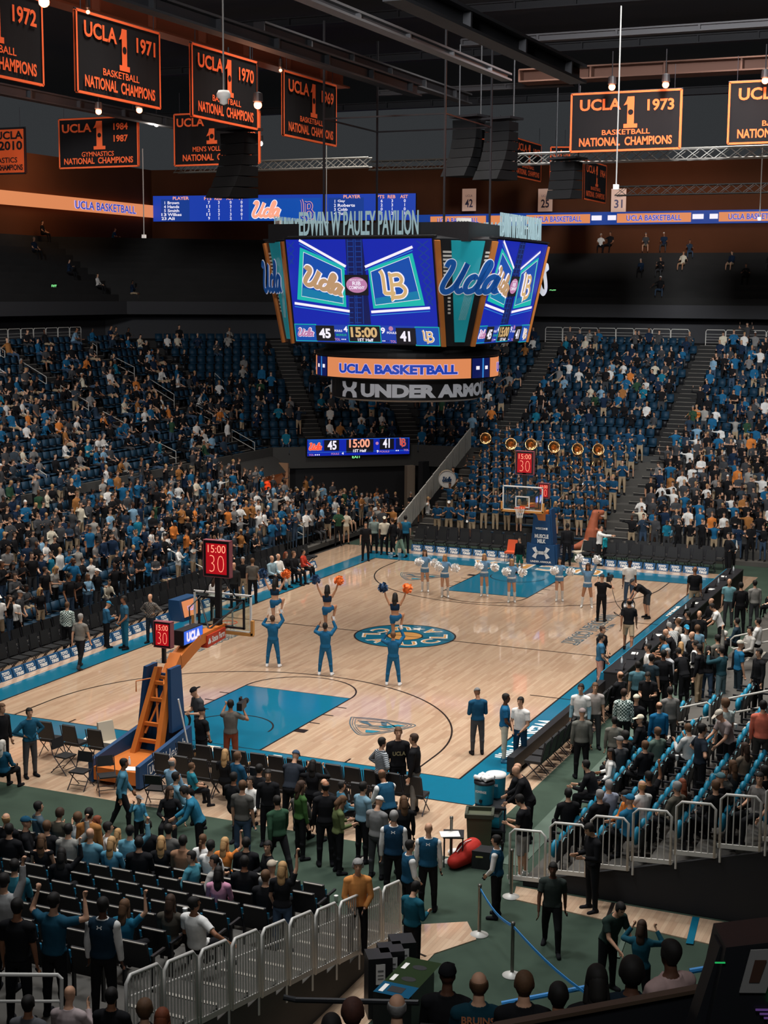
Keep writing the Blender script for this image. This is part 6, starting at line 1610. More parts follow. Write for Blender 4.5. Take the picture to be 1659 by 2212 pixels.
def P_(mode, hx, hy, pname, a, top, bot, hair, skin, fem, label, h=None, shoes='#1d1d20', extra=None, group=None, pos=None):
    h = h or (1.65 if fem else 1.77)
    pos = pos or place(mode, hx, hy, h, pname, a, fem)
    return person(pos, face_img(a), pname, spec(top, KT), spec(bot, KT), hspec(hair), skin, h, fem, shoes, label, group, extra)
def hand_world(o, pname, fem, k):
    e = get_body(pname, fem); p = e['J'][k + 'ha'] + np.array([0, 0, e['dz']]); return o.matrix_basis @ Vector(p)
OBJ = {}
HAND = []
def relax():
    """people stand clear of each other"""
    vd = Vector((_f[0], _f[1])).normalized(); rt = Vector((vd.y, -vd.x))
    for it in range(14):
        moved = 0
        for i in range(len(HAND)):
            for j in range(i):
                a, b = HAND[i][0], HAND[j][0]; d = Vector((a.location.x - b.location.x, a.location.y - b.location.y)); need = .50
                if d.length < need and abs(a.location.z - b.location.z) < 1.2:
                    s_ = 1 if d.dot(vd) >= 0 else -1; k = (need - d.length) * .5; sx = 1 if d.dot(rt) >= 0 else -1
                    for o, sg in ((HAND[i], 1), (HAND[j], -1)):
                        v = vd * (s_ * sg * k * .75) + rt * (sx * sg * k * .35); x, y = o[0].location.x + v.x, o[0].location.y + v.y
                        if o[1] in 'nr' and o[2].startswith('sit'): x, y = (o[0].location.x + sx * sg * k, o[0].location.y) if o[1] == 'n' else (o[0].location.x, o[0].location.y + s_ * sg * k)
                        if o[1] == 'r': y = max(y, -5.3)
                        if o[1] == 'n': x = min(x, 16.9)
                        o[0].location = (x, y, FLOORS[o[1]](x, y) if o[1] in FLOORS else o[0].location.z)
                    moved += 1
        if not moved: break
def rows(mode, txt):
    for ln_ in txt.strip().split('\n'):
        f = [q.strip() for q in ln_.split('|')]
        if len(f) < 9: continue
        hx, hy = [float(q) for q in f[0].split(',')]
        kw = {}
        for q in f[9:]:
            kk, vv = q.split('='); kw[kk] = float(vv) if kk == 'h' else vv
        o = P_(mode, hx, hy, f[1], float(f[2]), f[3], f[4], f[5], f[6], int(f[7]), f[8], **kw); OBJ[f[8]] = o; HAND.append((o, mode, f[1]))
# head top x, y | pose | facing (0 away, 90 right, 180 to us, 270 left) | top | bottom | hair | skin | female | label
rows('c', '''
1301,1240|camera|20|S:k|R:k|c:d|l|0|cameraman in black filming the dancers from the far court
1361,1208|stand|180|S:w|R:j|s:k|d|0|tall man in a white tee and blue jeans on the far court|h=1.86|shoes=#d8d8d8
1363,1252|bend|265|S:k|H:d|c:d|l|0|man in black bending over a coil of cable on the far court
1360,1293|stride|15|S:k|H:h|b:k|t|0|man in a black shirt and khaki shorts walking along the right side line|h=1.82
1503,1223|stand|5|S:k|R:h|-|t|0|broad bald man in a black shirt and khakis at the far right court corner|h=1.88
1575,1150|hips|250|L:k|R:k|s:k|l|0|tall man all in black standing on the far right court corner|h=1.95
1030,1486|stand_down|350|L:#1b4a66|R:d|c:g|t|0|man in a blue pullover and grey cap standing alone on the near court|h=1.78
1096,1499|front|95|S:u|R:c|s:k|d|0|man in a blue polo and khakis reaching out to the man in a white tee|h=1.8|shoes=#4a7a93
1122,1504|front|215|S:w|R:#1c3f59|s:k|l|0|man in a white tee and navy track trousers near the right side line|h=1.8
828,1591|hips|60|L:stripes|R:k|s:k|l|0|man in a striped sweater talking on the near baseline|h=1.8
860,1573|stand|170|L:k|R:k|s:n|l|0|tall young man in a black sweatshirt facing us on the near baseline|h=1.97
892,1583|stand|285|L:k|R:#6d6c68|s:b|l|0|man in a black jacket and grey trousers in the group of three|h=1.9
415,1486|cable|235|S:d|R:k|B:k|l|0|man in a dark tee winding a coil of black cable beside the near hoop|h=1.82
436,1527|front|45|S:k|R:k|c:k|l|0|man in black with a black hat beside the cable winder|h=1.74
498,1511|camera|10|S:#6a655e|R:#7a3f2a|s:k|t|0|cameraman in a grey tee and rust trousers with a shoulder camera|h=1.8
4,1519|stand|120|L:k|R:k|s:n|l|0|man in a black jacket at the left edge by the baseline|h=1.82
63,1529|hips|140|L:#1d4f67|R:d|s:k|l|0|man in a blue zip top at the left end of the near baseline|h=1.76
268,1638|walk|80|L:#4b7f94|R:k|s:k|t|0|boy in a blue hoodie walking with a drink past the near hoop|h=1.68
300,1718|fist|130|L:#3f7b93|R:k|c:g|l|0|small child in a blue hoodie and grey cap|h=1.2
392,1699|lean_in|265|L:#2a6e89|R:k|s:k|l|0|man in a blue denim shirt leaning over to a seated woman|h=1.8
524,1685|stand|20|S:#55534e|R:j|s:n|l|0|man in a grey tee and jeans standing behind the baseline chairs|h=1.78
641,1621|lean_in|20|L:#2b3038|R:k|c:j|l|0|man in a dark jacket and blue cap leaning over the baseline chairs|h=1.8
676,1641|photo|10|L:k|R:k|l:k|l|1|woman in black raising a phone at the baseline chairs|h=1.66
579,1662|stand|180|L:k|R:k|s:k|l|0|young man in a black hoodie facing us behind the chairs|h=1.7
598,1718|stride|330|L:e|R:k|s:k|l|0|man in a dark green hoodie walking away behind the near chairs|h=1.74
651,1686|stand|60|L:#3a5a2e|R:k|l:b|l|1|woman in a green jacket with long hair standing in the near crowd|h=1.72
708,1690|stand|355|L:k|R:k|b:k|t|0|tall man in black with thinning hair in the near crowd|h=1.84
740,1716|stand_down|70|L:v|R:k|l:n|l|1|woman in an olive jacket looking at her phone|h=1.68
785,1688|front|50|L:#7697a6|R:k|s:k|l|0|man in a light blue shirt near the baseline chairs|h=1.76
822,1662|lean_in|330|V:#1d4b65+L:w|R:k|b:n|t|0|steward in a navy vest bending at the near baseline|h=1.82
822,1720|stand_down|30|L:g|R:d|c:w|l|0|man in a grey sweater and white cap in the near crowd|h=1.74
872,1719|stand|350|L:k|R:k|l:n|l|1|woman with long brown hair beside the stewards|h=1.68
851,1750|stand|5|V:#1a3a52+L:w|R:k|s:g|l|0|steward in a navy vest seen from behind, the tallest of the stewards by the fence|h=1.85
926,1777|stand|5|V:#1d4b65+L:w|R:k|-|l|0|bald steward in a navy vest on the green carpet|h=1.78
886,1814|front|70|V:#1d4b65+L:w|R:k|s:k|l|0|steward in a navy vest facing right at the end of the fence|h=1.7
902,1903|stand_down|40|L:#1c5666|R:k|s:k|l|0|man in a teal sweater looking at his phone by the fence|h=1.68
1072,1803|front|290|V:#1d4b65+L:w|R:k|u:k|l|1|steward woman in a blue vest facing left on the green carpet|h=1.66
1195,1863|stride|190|S:#333a36|R:k|s:k|d|0|man in a dark tee walking across the green carpet|h=1.76
1268,1780|stand_down|250|L:k|R:k|s:k|l|0|man in a black suit reading his phone in front of the slatted fence|h=1.82
1345,1953|lean_in|150|S:#2b3a34|R:k|s:k|l|0|man in a dark green tee leaning over the barrier at the lower right|h=1.78
1387,1987|photo|20|L:#1c4f5e|R:k|l:b|l|1|woman in a teal top holding her head at the lower right|h=1.7
1110,1655|lean_in|280|L:k|R:k|-|l|0|bald man in black at the near end of the team bench|h=1.78
1118,1716|stand_down|300|S:k|H:#8d8c88|s:k|l|0|man in a black tee and grey shorts at the slatted fence|h=1.8|shoes=#d0cfca
1256,1476|stand|200|L:#7fa5b2+S:w|R:g|s:k|l|0|man in a light blue cardigan behind the scorers table|h=1.84
1285,1475|stand|180|S:#a39a94|R:d|s:n|l|0|man in a mauve polo beside the man in the cardigan|h=1.8
1258,1530|stand|0|L:#6b6b64|R:k|c:#8a7d7a|l|0|man in a grey sweatshirt and cap seen from behind|h=1.78
1333,1550|stand|10|L:#716f66|R:k|s:k|l|0|shorter person in a grey hoodie by the right stand|h=1.6
1348,1487|stand|10|L:plaid_green|R:k|s:b|l|0|man in a green plaid shirt by the right stand|h=1.78
1399,1453|stand_down|200|S:k|R:k|s:k|l|0|young man in a black tee looking down behind the table|h=1.78
1448,1483|stand|350|L:#77746f|R:#4b4a48|s:k|l|0|man in a grey checked shirt at the front of the right stand|h=1.8
1424,1516|stand|350|L:#1d628a|R:k|b:n|l|0|man in a bright blue shirt with a shaved head|h=1.72
1378,1428|stand|0|S:#4c6f78|R:k|s:k|l|0|man in a grey-blue tee behind the scorers table|h=1.72
1410,1411|stand|40|S:#253239|R:k|s:k|l|0|man in a dark tee with curly hair behind the table|h=1.8
1432,1405|stand|20|L:k|R:k|s:k|d|0|man in a black suit at the scorers table, seen from behind|h=1.86
1442,1400|stand|240|L:#a8a9aa|R:k|s:g|l|0|man in a pale grey shirt facing the scorers table
1464,1398|lean_in|330|L:k|R:k|s:k|l|0|man in a black suit bowing over the table
1477,1388|stand|10|L:k|R:k|l:y|l|1|blonde woman in a black jacket by the bench
1497,1381|hips|300|L:k+V:w|R:k|s:k|l|0|man in an open black suit with a white shirt
1512,1389|stand|300|L:k|R:h|s:k|l|0|man in a black blazer and khaki trousers stepping into the right stand|h=1.84
1527,1397|stand|20|L:k|R:j|l:k|t|1|woman with curly dark hair beside the man in the blazer|h=1.7
1559,1396|photo|320|L:#27474f|R:#5b757c|s:k|l|0|man in a dark blue shirt and jeans raising a phone in the right stand|h=1.8
1600,1383|stand|80|S:#1d5f82|R:#2a363d|c:#b8b4a6|l|0|heavy man in a blue tee and pale cap holding out his hand|h=1.86
1495,1364|hips|250|L:k|R:k|-|l|0|white-haired man in a dark jacket by the scorers table
1478,1348|stand|180|L:k+V:w|R:k|c:#2f86a8|l|0|man in a black jacket, white tee and blue cap
1435,1359|lean_in|290|L:k|R:k|-|l|0|bald man in a black suit at the scorers table
1449,1346|lean_in|330|S:referee|R:k|s:g|l|0|referee in a striped shirt leaning over the table
1428,1372|stand_down|290|S:#3f7b9c|R:k|s:k|t|0|man in a blue polo with dark hair at the table
1400,1390|stand|270|S:w|R:k|s:k|l|0|man in a white tee at the scorers table
1507,1350|stand|0|S:#6f92a5|R:k|C:n|l|1|woman with a brown bob in a pale blue top by the carpet
1511,1319|stand|200|L:k|R:k|-|l|0|bald man in a black suit further up the scorers table
1535,1304|lean_in|280|S:w|R:k|s:k|l|0|person in a white tee leaning over the far end of the table
1300,1368|front|90|S:#3a6a87|R:#d59a86|s:k|l|0|young man in a blue polo and pink shorts leaning on the table|h=1.76
1302,1352|front|130|S:k|R:k|s:b|l|0|man in black next to the man in the blue polo|h=1.78
1576,1250|stand|200|S:#6d9aa1|R:d|b:n|l|0|man in a pale teal polo beyond the scorers table
1601,1257|stand|0|L:k|R:k|s:k|l|0|man in a black suit on the far carpet, seen from behind|h=1.85
1631,1253|stand|350|L:#8e8c86|R:d|s:k|l|0|person in a pale grey jacket on the far carpet
1500,1226|stand|0|S:#5a5a5a|R:k|s:k|l|0|person in dark grey half hidden at the far court corner
845,1118|walk|300|L:k|R:k|s:b|l|0|man in black with white shoes walking onto the far left court corner|shoes=#dddddd
862,1128|walk|250|L:k|R:#7f9c8a|l:n|l|1|woman in black with pale green trousers at the far left corner
876,1113|stand|0|S:#235f7b|R:k|s:k|l|0|man in a blue polo standing at the far left court corner
790,1127|stand|180|S:k|R:k|s:k|l|0|man in a black tee with crossed arms at the far left corner
808,1113|stand|0|L:#76837d|R:k|s:k|t|0|man in a grey-green shirt at the far left corner
832,1116|stand|180|S:c|R:k|c:c|d|0|man in a pale printed tee and cap at the far left corner
1297,1133|point|100|L:w|R:k|s:k|l|0|man in a white shirt pointing right of the far hoop|h=1.84
1307,1150|stand|300|L:#1f93a1|R:k|s:k|l|0|child in a bright teal top beside the pointing man|h=1.4
1123,1160|stand|220|L:k|H:#1f6f5c|s:k|l|0|person in black with green shorts by the far hoop|h=1.6
1226,1130|stand|0|L:k|R:k|s:k|d|0|large man in a black suit behind the far hoop|h=1.9
1583,1152|front|170|V:#20425a+L:w|R:k|u:k|l|1|steward woman in a navy vest beyond the far right corner
1610,1135|stride|20|S:#3a3a3a|R:k|s:n|l|0|man in a charcoal tee walking at the far right corner
174,1325|stride|20|S:#76736d|R:k|s:g|l|0|grey-haired man in a grey polo walking along the left side line|h=1.8|shoes=#3a3a3c
237,1299|stand_down|60|L:#2f5f7d|R:k|c:#247294|l|0|boy in a blue hoodie and blue cap by the left chairs|h=1.6
267,1287|front|240|S:#2f5a72|R:#1f5d76|s:k|t|0|man in a blue tee with a blue apron by the left chairs|h=1.82
324,1283|hips|200|L:plaid_dark|R:#232c37|-|l|0|bald man in a dark plaid shirt on the left side line|h=1.72
145,1300|stand|10|L:plaid_green|R:k|s:n|l|0|man in a white and green plaid shirt among the left chairs|h=1.72
28,1286|stand|0|L:w|R:k|s:k|l|0|man in a white shirt seen from behind at the left edge|h=1.8
545,1205|stand|0|S:#5f5b55|R:k|s:n|l|0|man in a grey-brown tee at the left side line
505,1215|stand|200|L:#2b2b2b|R:k|-|l|0|bald man in a dark shirt behind the near shot clock
525,1203|stand|180|L:k|R:h|s:g|l|0|grey-haired man in a black suit coat by the left side line
463,1245|stand|30|L:w|R:k|l:b|l|1|woman in a white blouse seen through the near backboard
''')
# dancers, stunt partners and flyers on the court
def pom(P, m, lab, r=.19):
    o = empty('pom_pom', P, 0, lab, 'pom-pom'); mb = new(m); rr = random.Random(int(abs(P[0] * 1000)))
    mb.ball((0, 0, 0), r * .72, 2)
    for i in range(70):
        v = Vector((rr.gauss(0, 1), rr.gauss(0, 1), rr.gauss(0, 1))).normalized(); s = v.orthogonal().normalized() * .03
        mb._f([mb.bm.verts.new(q) for q in (v * r * .5 - s, v * r * .5 + s, v * r * rr.uniform(.9, 1.1) + s + Vector((0, 0, -.02)), v * r * rr.uniform(.9, 1.1) - s)])
    mb.build('streamers', o)
M_POMW = mat('pom_white', '#f0eeea', .6); M_POMO = mat('pom_orange', '#e0702c', .6); M_POMB = mat('pom_blue', '#1e3c5d', .6)
for (fx, fy, hair, sk, pz, a, nm) in ((917, 1278, 'l:b', 'l', 'dance', 185, 'first from the left'), (960, 1290, 'l:y', 'l', 'dance', 185, 'second from the left'), (1045, 1288, 'l:y', 'l', 'dance', 185, 'third from the left'), (1104, 1301, 'l:y', 'l', 'dance', 185, 'fourth from the left'), (1207, 1298, 'l:k', 'l', 'dance', 185, 'fifth from the left'), (1268, 1312, 'C:b+l:b', 'm', 'dance_up', 190, 'with raised arms, last on the right')):
    p = at_z(fx, fy); lb = 'dancer in a pale blue leotard and white boots, ' + nm
    o = P_('c', 0, 0, pz, a, 'L:#7097b8+E:w', 'B:#5986ab+G:w', hair, sk, 1, lb, h=1.72, pos=(p[0], p[1], 0))
    for k, s_ in (('R', 'left'), ('L', 'right')): pom(hand_world(o, pz, 1, k), M_POMW, 'white pom-pom in the %s hand of the dancer %s' % ('picture-' + s_, nm))
for (fx, fy, sk, hb, nm) in ((590, 1441, 'l', 's:b', 'left'), (703, 1459, 't', 's:k', 'middle'), (849, 1481, 'l', 's:n', 'right')):
    p = at_z(fx, fy); o = P_('c', 0, 0, 'base', 8, 'L:#1e5a80', 'R:#225e86', hb, sk, 0, 'stunt partner in a blue tracksuit lifting the %s flyer' % nm, h=1.72, shoes='#e6e6e6', pos=(p[0], p[1], 0))
    hp = (hand_world(o, 'base', 0, 'R') + hand_world(o, 'base', 0, 'L')) / 2
    e = get_body('flyer', 1); ang = math.radians(face_img(8) - 90); t = e['J']['Lan'] * 1.0
    q = (p[0] + .28 * _f[0] - math.cos(ang) * t[0], p[1] + .28 * _f[1] - math.sin(ang) * t[0], 1.26)
    f2 = P_('c', 0, 0, 'flyer', 8, 'X:#15293f', 'K:#235e88', 'l:k', 'm' if nm != 'left' else 'l', 1, 'cheerleader held overhead with arms in a V, the %s of the three flyers' % nm, h=1.62, shoes='#e6e6e6', pos=q)
    for k, m_, c_ in (('L', M_POMB, 'blue'), ('R', M_POMO, 'orange')): pom(hand_world(f2, 'flyer', 1, k), m_, '%s pom-pom held up by the %s flyer' % (c_, nm), .17)
# seated courtside people (head top of the seated person)
rows('c', '''
5,1598|sit|20|L:#1d506a|R:k|l:w|l|1|white-haired woman in a blue coat seated at the left edge
368,1698|sit_turn|180|L:k|R:k|l:b|l|1|dark-haired woman seated facing us near the hoop base
372,1636|sit|40|L:l|R:k|b:g|l|0|balding man in a pale shirt seated by the hoop base
414,1647|sit|60|S:#2a7a89|R:k|s:n|l|0|boy in a teal tee seated among the baseline chairs|h=1.4
380,1667|sit|60|L:#6b93a5|R:k|s:k|l|0|man in a light blue shirt seated behind the hoop base
486,1618|sit|10|L:k|R:k|l:y|l|1|blonde woman seated below the cameraman
513,1623|sit|50|L:#1d4862|R:k|s:n|l|0|man in a dark blue jacket seated below the cameraman
510,1672|sit|30|L:k|R:k|s:k|t|0|man in black seated in the baseline chairs, second row
535,1672|sit|200|L:#d8d4cc|R:k|s:k|l|0|person in a pale top seated in the baseline chairs
560,1650|sit|30|L:k|R:k|s:k|l|0|person in black seated in front of the standing youth in the hoodie
648,1697|sit|40|L:#4c4a46|R:k|s:g|l|0|grey-haired person seated in the near baseline chairs
700,1682|sit|10|L:k|R:k|b:n|l|0|balding man seated in the near baseline chairs
738,1688|sit|70|L:#3f6f84|R:k|s:k|l|0|boy in a blue top seated in the near baseline chairs|h=1.5
1459,1132|sit_clap|180|S:#6aa0ba|R:d|s:g|l|0|man in a sky blue tee seated in the far front row|h=1.8
1483,1135|sit|190|L:#8f8a80|R:#6d828b|l:k|l|1|woman in a grey top seated in the far front row
1512,1130|sit|180|S:k|R:#4f626b|-|l|0|bald man in a black tee seated in the far front row
1534,1127|sit_lean|180|L:w|R:#4f6a76|c:n|t|0|man in a white hoodie and navy cap seated in the far front row
587,1200|sit|130|L:#8aa2ab|R:k|b:g|l|0|older man in a pale shirt seated on the left side line, nearest of five
601,1196|sit|130|L:w|R:c|b:w|l|0|white-haired man in a white shirt seated on the left side line
618,1192|sit|120|L:k|R:k|l:r|l|1|red-haired woman in black seated on the left side line
634,1190|sit|120|L:k|R:k|s:n|l|0|man in black seated on the left side line, fourth of five
655,1186|sit|110|L:r|R:k|s:k|l|1|person in a red top seated on the left side line
1537,1292|sit|250|L:k|R:k|b:n|l|0|bald man in black seated at the far end of the scorers table
1486,1320|sit|280|L:k|R:k|s:k|l|0|dark-haired man seated behind the scorers table
1465,1335|sit|300|L:#c9b9a8|R:k|s:n|l|0|person with pale sleeves seated at the scorers table
1340,1450|sit|320|L:k|R:k|b:n|l|0|balding person in black working at the near end of the scorers table
1375,1500|sit|30|L:k|R:k|c:c|l|0|man in black wearing a pale cap backwards in the front seats
1118,1648|sit|300|L:k|R:k|-|l|0|person in black seated at the near end of the team bench
''')
rows('n', '''
84,1725|sit|60|L:#4a5a62|R:k|s:k|l|0|man in a grey-blue jacket in the front row of the near stand
128,1721|sit_phone|20|L:#4a463c|R:k|C:b|l|1|woman in an olive coat photographing in the front row of the near stand
170,1737|stand|10|L:#a06c3c|R:d|s:k|l|0|man in a tan sweater standing in the near stand
205,1742|sit|60|L:k|R:k|l:r|l|1|auburn-haired woman in the near stand beside the man in tan
187,1733|sit|20|L:w|R:k|C:n|l|1|person in white behind the auburn-haired woman
238,1750|sit|20|L:c|R:k|l:y|l|1|light-haired child in the near stand beside the auburn-haired woman|h=1.4
232,1763|sit|70|L:w|R:k|s:k|l|0|man in a white shirt in the near stand
212,1773|sit|60|L:k|R:k|s:k|l|0|man in black seated left of the man in the white shirt
252,1782|sit_fist|20|L:#5f93a5|R:k|s:k|l|0|man in a pale blue top with a raised hand in the near stand
320,1752|sit|10|L:k|R:k|s:k|t|0|large man in black seen from behind in the second row of the near stand
362,1760|sit|10|L:#5a5854|R:k|s:k|l|0|man in a grey top in the near stand below the man in denim
46,1764|sit|10|L:k|R:k|b:y|l|0|fair-haired person seated at the left of the near stand
60,1787|sit|80|L:k|R:k|c:#1e4a61|l|0|person in a dark blue cap in the near stand
95,1782|sit|10|L:k|R:k|s:n|l|0|person in black seated behind the blue cap
90,1822|sit|0|T:k|R:k|l:n|l|1|woman in a black vest top with bare arms in the near stand
133,1838|sit_fist|0|L:k|R:k|l:k|l|1|dark-haired woman in black with a raised phone in the near stand
205,1808|sit|10|L:#5b8796|R:k|-|l|0|bald man in a blue top in the near stand
220,1818|sit|15|L:#4f869d|R:k|l:y|l|1|blonde woman in a blue denim top in the near stand
348,1805|sit|0|L:k|R:k|l:y|l|1|blonde woman seated alone in the middle of the near stand
395,1800|sit|10|L:#8e6a52|R:k|s:k|l|0|person in a brown top in the near stand behind the blonde woman
455,1778|sit|20|S:w|R:k|u:n|l|1|woman in white with a ponytail in the near stand
497,1782|sit_fist|20|S:o|R:k|l:y|l|1|blonde woman in an orange tee raising a fist
415,1830|sit_turn|300|L:#468290|R:k|s:k|l|1|woman in a blue and grey raglan top looking left
455,1815|sit|30|S:w|R:k|s:k|l|0|man in a white tee seated behind the raglan top
460,1846|sit_turn|300|L:#a9a7a0|R:k|u:k|l|1|woman in a pale grey sweater with a ponytail
528,1860|sit|0|L:k|R:k|s:k|t|0|man in black seated right of the pale sweater
472,1886|sit|5|L:p|R:k|l:k|l|1|dark-haired woman in a pink top in the near stand
462,1932|sit|10|L:#4a453d|R:k|l:b|l|1|person in a brown coat with long hair in the near stand
538,1947|sit_back|30|S:w|R:k|s:k|t|0|man in a white tee leaning over the seat backs
587,1870|sit|20|S:#9a9892|R:k|c:#b9ab96|l|0|man in a grey tee and beige cap in the near stand
610,1860|fist_high|10|S:k|R:j|l:y|l|1|blonde woman in a black tee raising her fist in the near stand
646,1912|sit|20|L:k|R:k|s:n|l|0|man in a black jacket seated by the slatted fence
773,1857|front|175|L:#d18b4c|R:k|C:g|l|0|grey-haired man in an orange sweater on the near stand steps|h=1.74
8,1886|fist_high|10|L:#9b9a98|R:k|s:k|l|0|person in a grey sweater raising an arm at the left edge
45,1935|stand|10|S:k|R:k|s:k|t|0|broad man in black seen from behind at the lower left
108,1932|fist_both|20|S:#1f4c60|R:k|s:k|l|0|man in a blue shirt raising both fists at the lower left
222,1938|stand|10|V:#1b2f3d+L:w|R:k|s:k|d|0|steward in a navy vest standing in the near stand
270,1970|sit_fist|20|S:#1f5f78|R:k|l:n|l|1|woman in a blue tee raising her fist beside the steward
160,1800|sit_fist|10|L:#8f8d86|R:k|s:k|l|0|person in a grey top with a raised fist behind the man in tan
300,1810|sit|0|L:k|R:k|s:k|l|0|dark-haired person in the third row of the near stand
520,1800|sit|0|L:k|R:k|s:k|l|0|person in black behind the woman in orange
560,1790|sit_turn|250|L:k|R:k|s:k|l|0|person in black looking left in the near stand
20,1800|sit|10|L:k|R:k|s:k|l|0|person in black at the left edge of the near stand
30,1840|sit|0|L:#2f6b79|R:k|s:k|l|0|person in a teal top at the left edge of the near stand
''')
rows('r', '''
1228,1702|sit|350|L:#1c1c1e|R:k|s:k|l|0|man with thinning dark hair reading papers at the slatted fence
1290,1662|sit_lean|300|L:k|R:k|s:k|l|0|man in black with a watch in the front seats of the right stand
1318,1686|sit|330|L:#9ea4b4|R:k|s:g|l|0|grey-haired man in a pale blue shirt in the front seats
1316,1614|sit_turn|280|L:w|R:k|l:k|t|1|woman in white pointing from the front seats of the right stand
1316,1722|sit|330|L:k|R:k|s:g|l|0|grey-haired person in the second row of the right stand
1376,1600|sit|320|L:#2b4a53|R:k|c:#2d8fa9|l|0|child in a teal cap in the right stand|h=1.4
1358,1590|sit|320|L:k|R:k|C:k|l|0|person with dark curly hair in the right stand
1352,1594|sit|330|L:d|R:k|c:g|l|0|person in a pale grey cap in the front seats
1395,1600|sit|330|L:k|R:k|s:n|l|0|person in black behind the teal cap
1388,1548|sit_turn|300|L:k|R:k|c:c|l|0|young man in a cream cap in the front row of the right stand
1427,1575|sit|330|L:#5a6a60|R:k|s:n|l|0|brown-haired person in the front row of the right stand
1510,1585|sit_phone|330|L:#b8b8b4|R:k|s:n|l|0|person filming with a phone in the right stand
1550,1534|lean_in|250|S:#8c7f7c|R:k|c:#c9bfae|l|0|man in a grey and pink tee with a pale cap in the right stand
1567,1508|stand|330|S:#b9c6c0|R:k|C:n|l|0|person in a pale mint tee in the right stand
1518,1562|hips|80|S:#232a33|R:k|s:k|l|0|man in a charcoal tee stepping through the right stand|h=1.85
1649,1513|stand|20|L:s|R:#3a3834|s:k|l|0|man in a salmon hoodie at the right edge|h=1.8
1585,1645|sit|330|L:#3a3a3a|R:k|l:n|l|1|woman with long brown hair in the right stand
1560,1660|sit_turn|250|L:#3b3b38|R:k|s:k|l|0|man in a dark grey jacket in the right stand
1545,1680|sit|330|L:k|R:k|c:#5a7a80|l|0|person in a teal-grey cap in the right stand
1470,1683|sit|320|L:#5f5b50|R:k|s:g|l|0|older man with grey hair in the right stand
1478,1695|sit|340|L:plaid_dark|R:k|l:r|l|1|auburn-haired woman in a checked top in the right stand
1378,1722|sit|330|L:w|R:k|b:y|l|0|fair-haired person in white behind the slatted fence
1356,1748|sit|330|L:#2a6f91|R:k|c:#2a6f91|l|0|person in blue behind the slatted fence
1350,1775|sit_lean|250|L:o|R:k|s:k|l|0|person in an orange top leaning forward behind the slatted fence
1418,1680|sit_fist|330|S:k|R:k|s:k|t|0|person in black holding up a cup in the right stand
1640,1690|sit_turn|250|S:#6d6a66|R:k|s:k|l|0|person in a grey tee at the right edge behind the fence
1525,1740|sit|330|L:k|R:k|s:n|l|0|brown-haired person behind the fence in the right stand
1550,1370|fist_high|330|L:#6d6a62|R:k|s:k|l|0|person raising an arm in the front seats of the right stand
1577,1371|sit|280|L:k|R:k|s:w|l|0|white-haired man in a dark jacket in the right stand
1606,1345|sit|300|L:#263843|R:k|s:k|l|0|person in navy in the right stand, upper part
1630,1360|sit|250|L:#b0aca4|R:k|s:k|l|0|person in a white top in the right stand, upper part
1645,1340|sit|300|L:w|R:k|s:k|l|0|person in white at the right edge of the right stand
1640,1400|stand|250|L:k|R:k|s:k|l|0|person in black standing at the right edge of the right stand
1590,1585|sit|330|L:#7a6a5a|R:k|l:b|l|1|long-haired person in a brown top in the right stand
1620,1650|sit|330|L:k|R:k|s:k|l|0|person in black in the upper rows of the right stand
''')
relax()
# people on the terrace right in front of the camera: head top, depth of the head
def front_person(hx, hy, dep, pname, a, top, bot, hair, skin, fem, label, h=1.75):
    e = get_body(pname, fem); k = h / 1.75; t = head_off(e) * k; ang = math.radians(face_img(a) - 90)
    p = at_d(hx, hy, dep); ox, oy = t[0] * math.cos(ang) - t[1] * math.sin(ang), t[0] * math.sin(ang) + t[1] * math.cos(ang)
    pos = (p[0] - ox, p[1] - oy, p[2] - t[2]); OBJ[label] = person(pos, face_img(a), pname, spec(top, KT), spec(bot, KT), hspec(hair), skin, h, fem, '#1d1d20', label)
    ch = empty('terrace_seat', (pos[0], pos[1], pos[2]), ang, 'terrace seat of the ' + ' '.join(label.split()[:11]), 'seat'); new(M_BLACK2).box((0, .02, .42), (.46, .44, .07)).build('seat_pan', ch, bevel=.02); new(M_BLACK2).box((0, -.23, .66), (.46, .05, .42)).build('backrest', ch, bevel=.02)
    new(M_CONCD).box((0, .25, -.06), (.62, 1.0, .12)).build('footing', ch)
FP = '''
152,2128|20.5|sit_phone|10|L:#b9a8a6|-|l|0|bald man in a pale shirt filming at the lower left
60,2150|19.5|sit|10|L:#5a5a5c|s:k|t|0|dark-haired person in grey at the lower left corner
240,2133|19.5|sit|10|L:k|s:k|t|0|person in black beside the filming bald man
312,2160|18|sit|0|L:k|C:n|l|1|person with curly light brown hair at the bottom of the slatted fence
350,2178|17|sit|0|L:m|l:r|l|1|red-haired person at the bottom of the slatted fence
762,2160|13.5|sit|10|L:k|C:m|t|0|person with reddish cropped hair at the bottom centre
858,2148|13.2|sit|5|L:#1f3a47|b:g|l|0|grey-haired man at the bottom centre
967,2082|14.5|sit|10|L:k|c:k|d|0|man in a black cap and black jacket left of the lettered jacket
1035,2100|13.6|sit|5|L:#143844|b:n|l|0|man in a dark teal jacket with orange back lettering
1133,2098|13|sit|5|L:k|s:n|l|0|brown-haired person in black right of the lettered jacket
1207,2122|12.8|sit|0|L:k|s:k|t|0|person with dark hair above the dark parapet
1290,2085|12|sit|0|L:k|l:k|l|1|person with long black hair above the dark parapet
1366,2070|12.2|sit|10|L:#16222c|C:k|d|0|person with dark curly hair and a pale collar above the parapet
1450,2030|12.6|sit|330|S:#b99c96|s:k|d|0|man with black hair in a pale pink tee above the parapet
716,2190|12.2|sit|0|L:k|s:k|t|0|dark-haired person at the bottom edge of the picture
'''
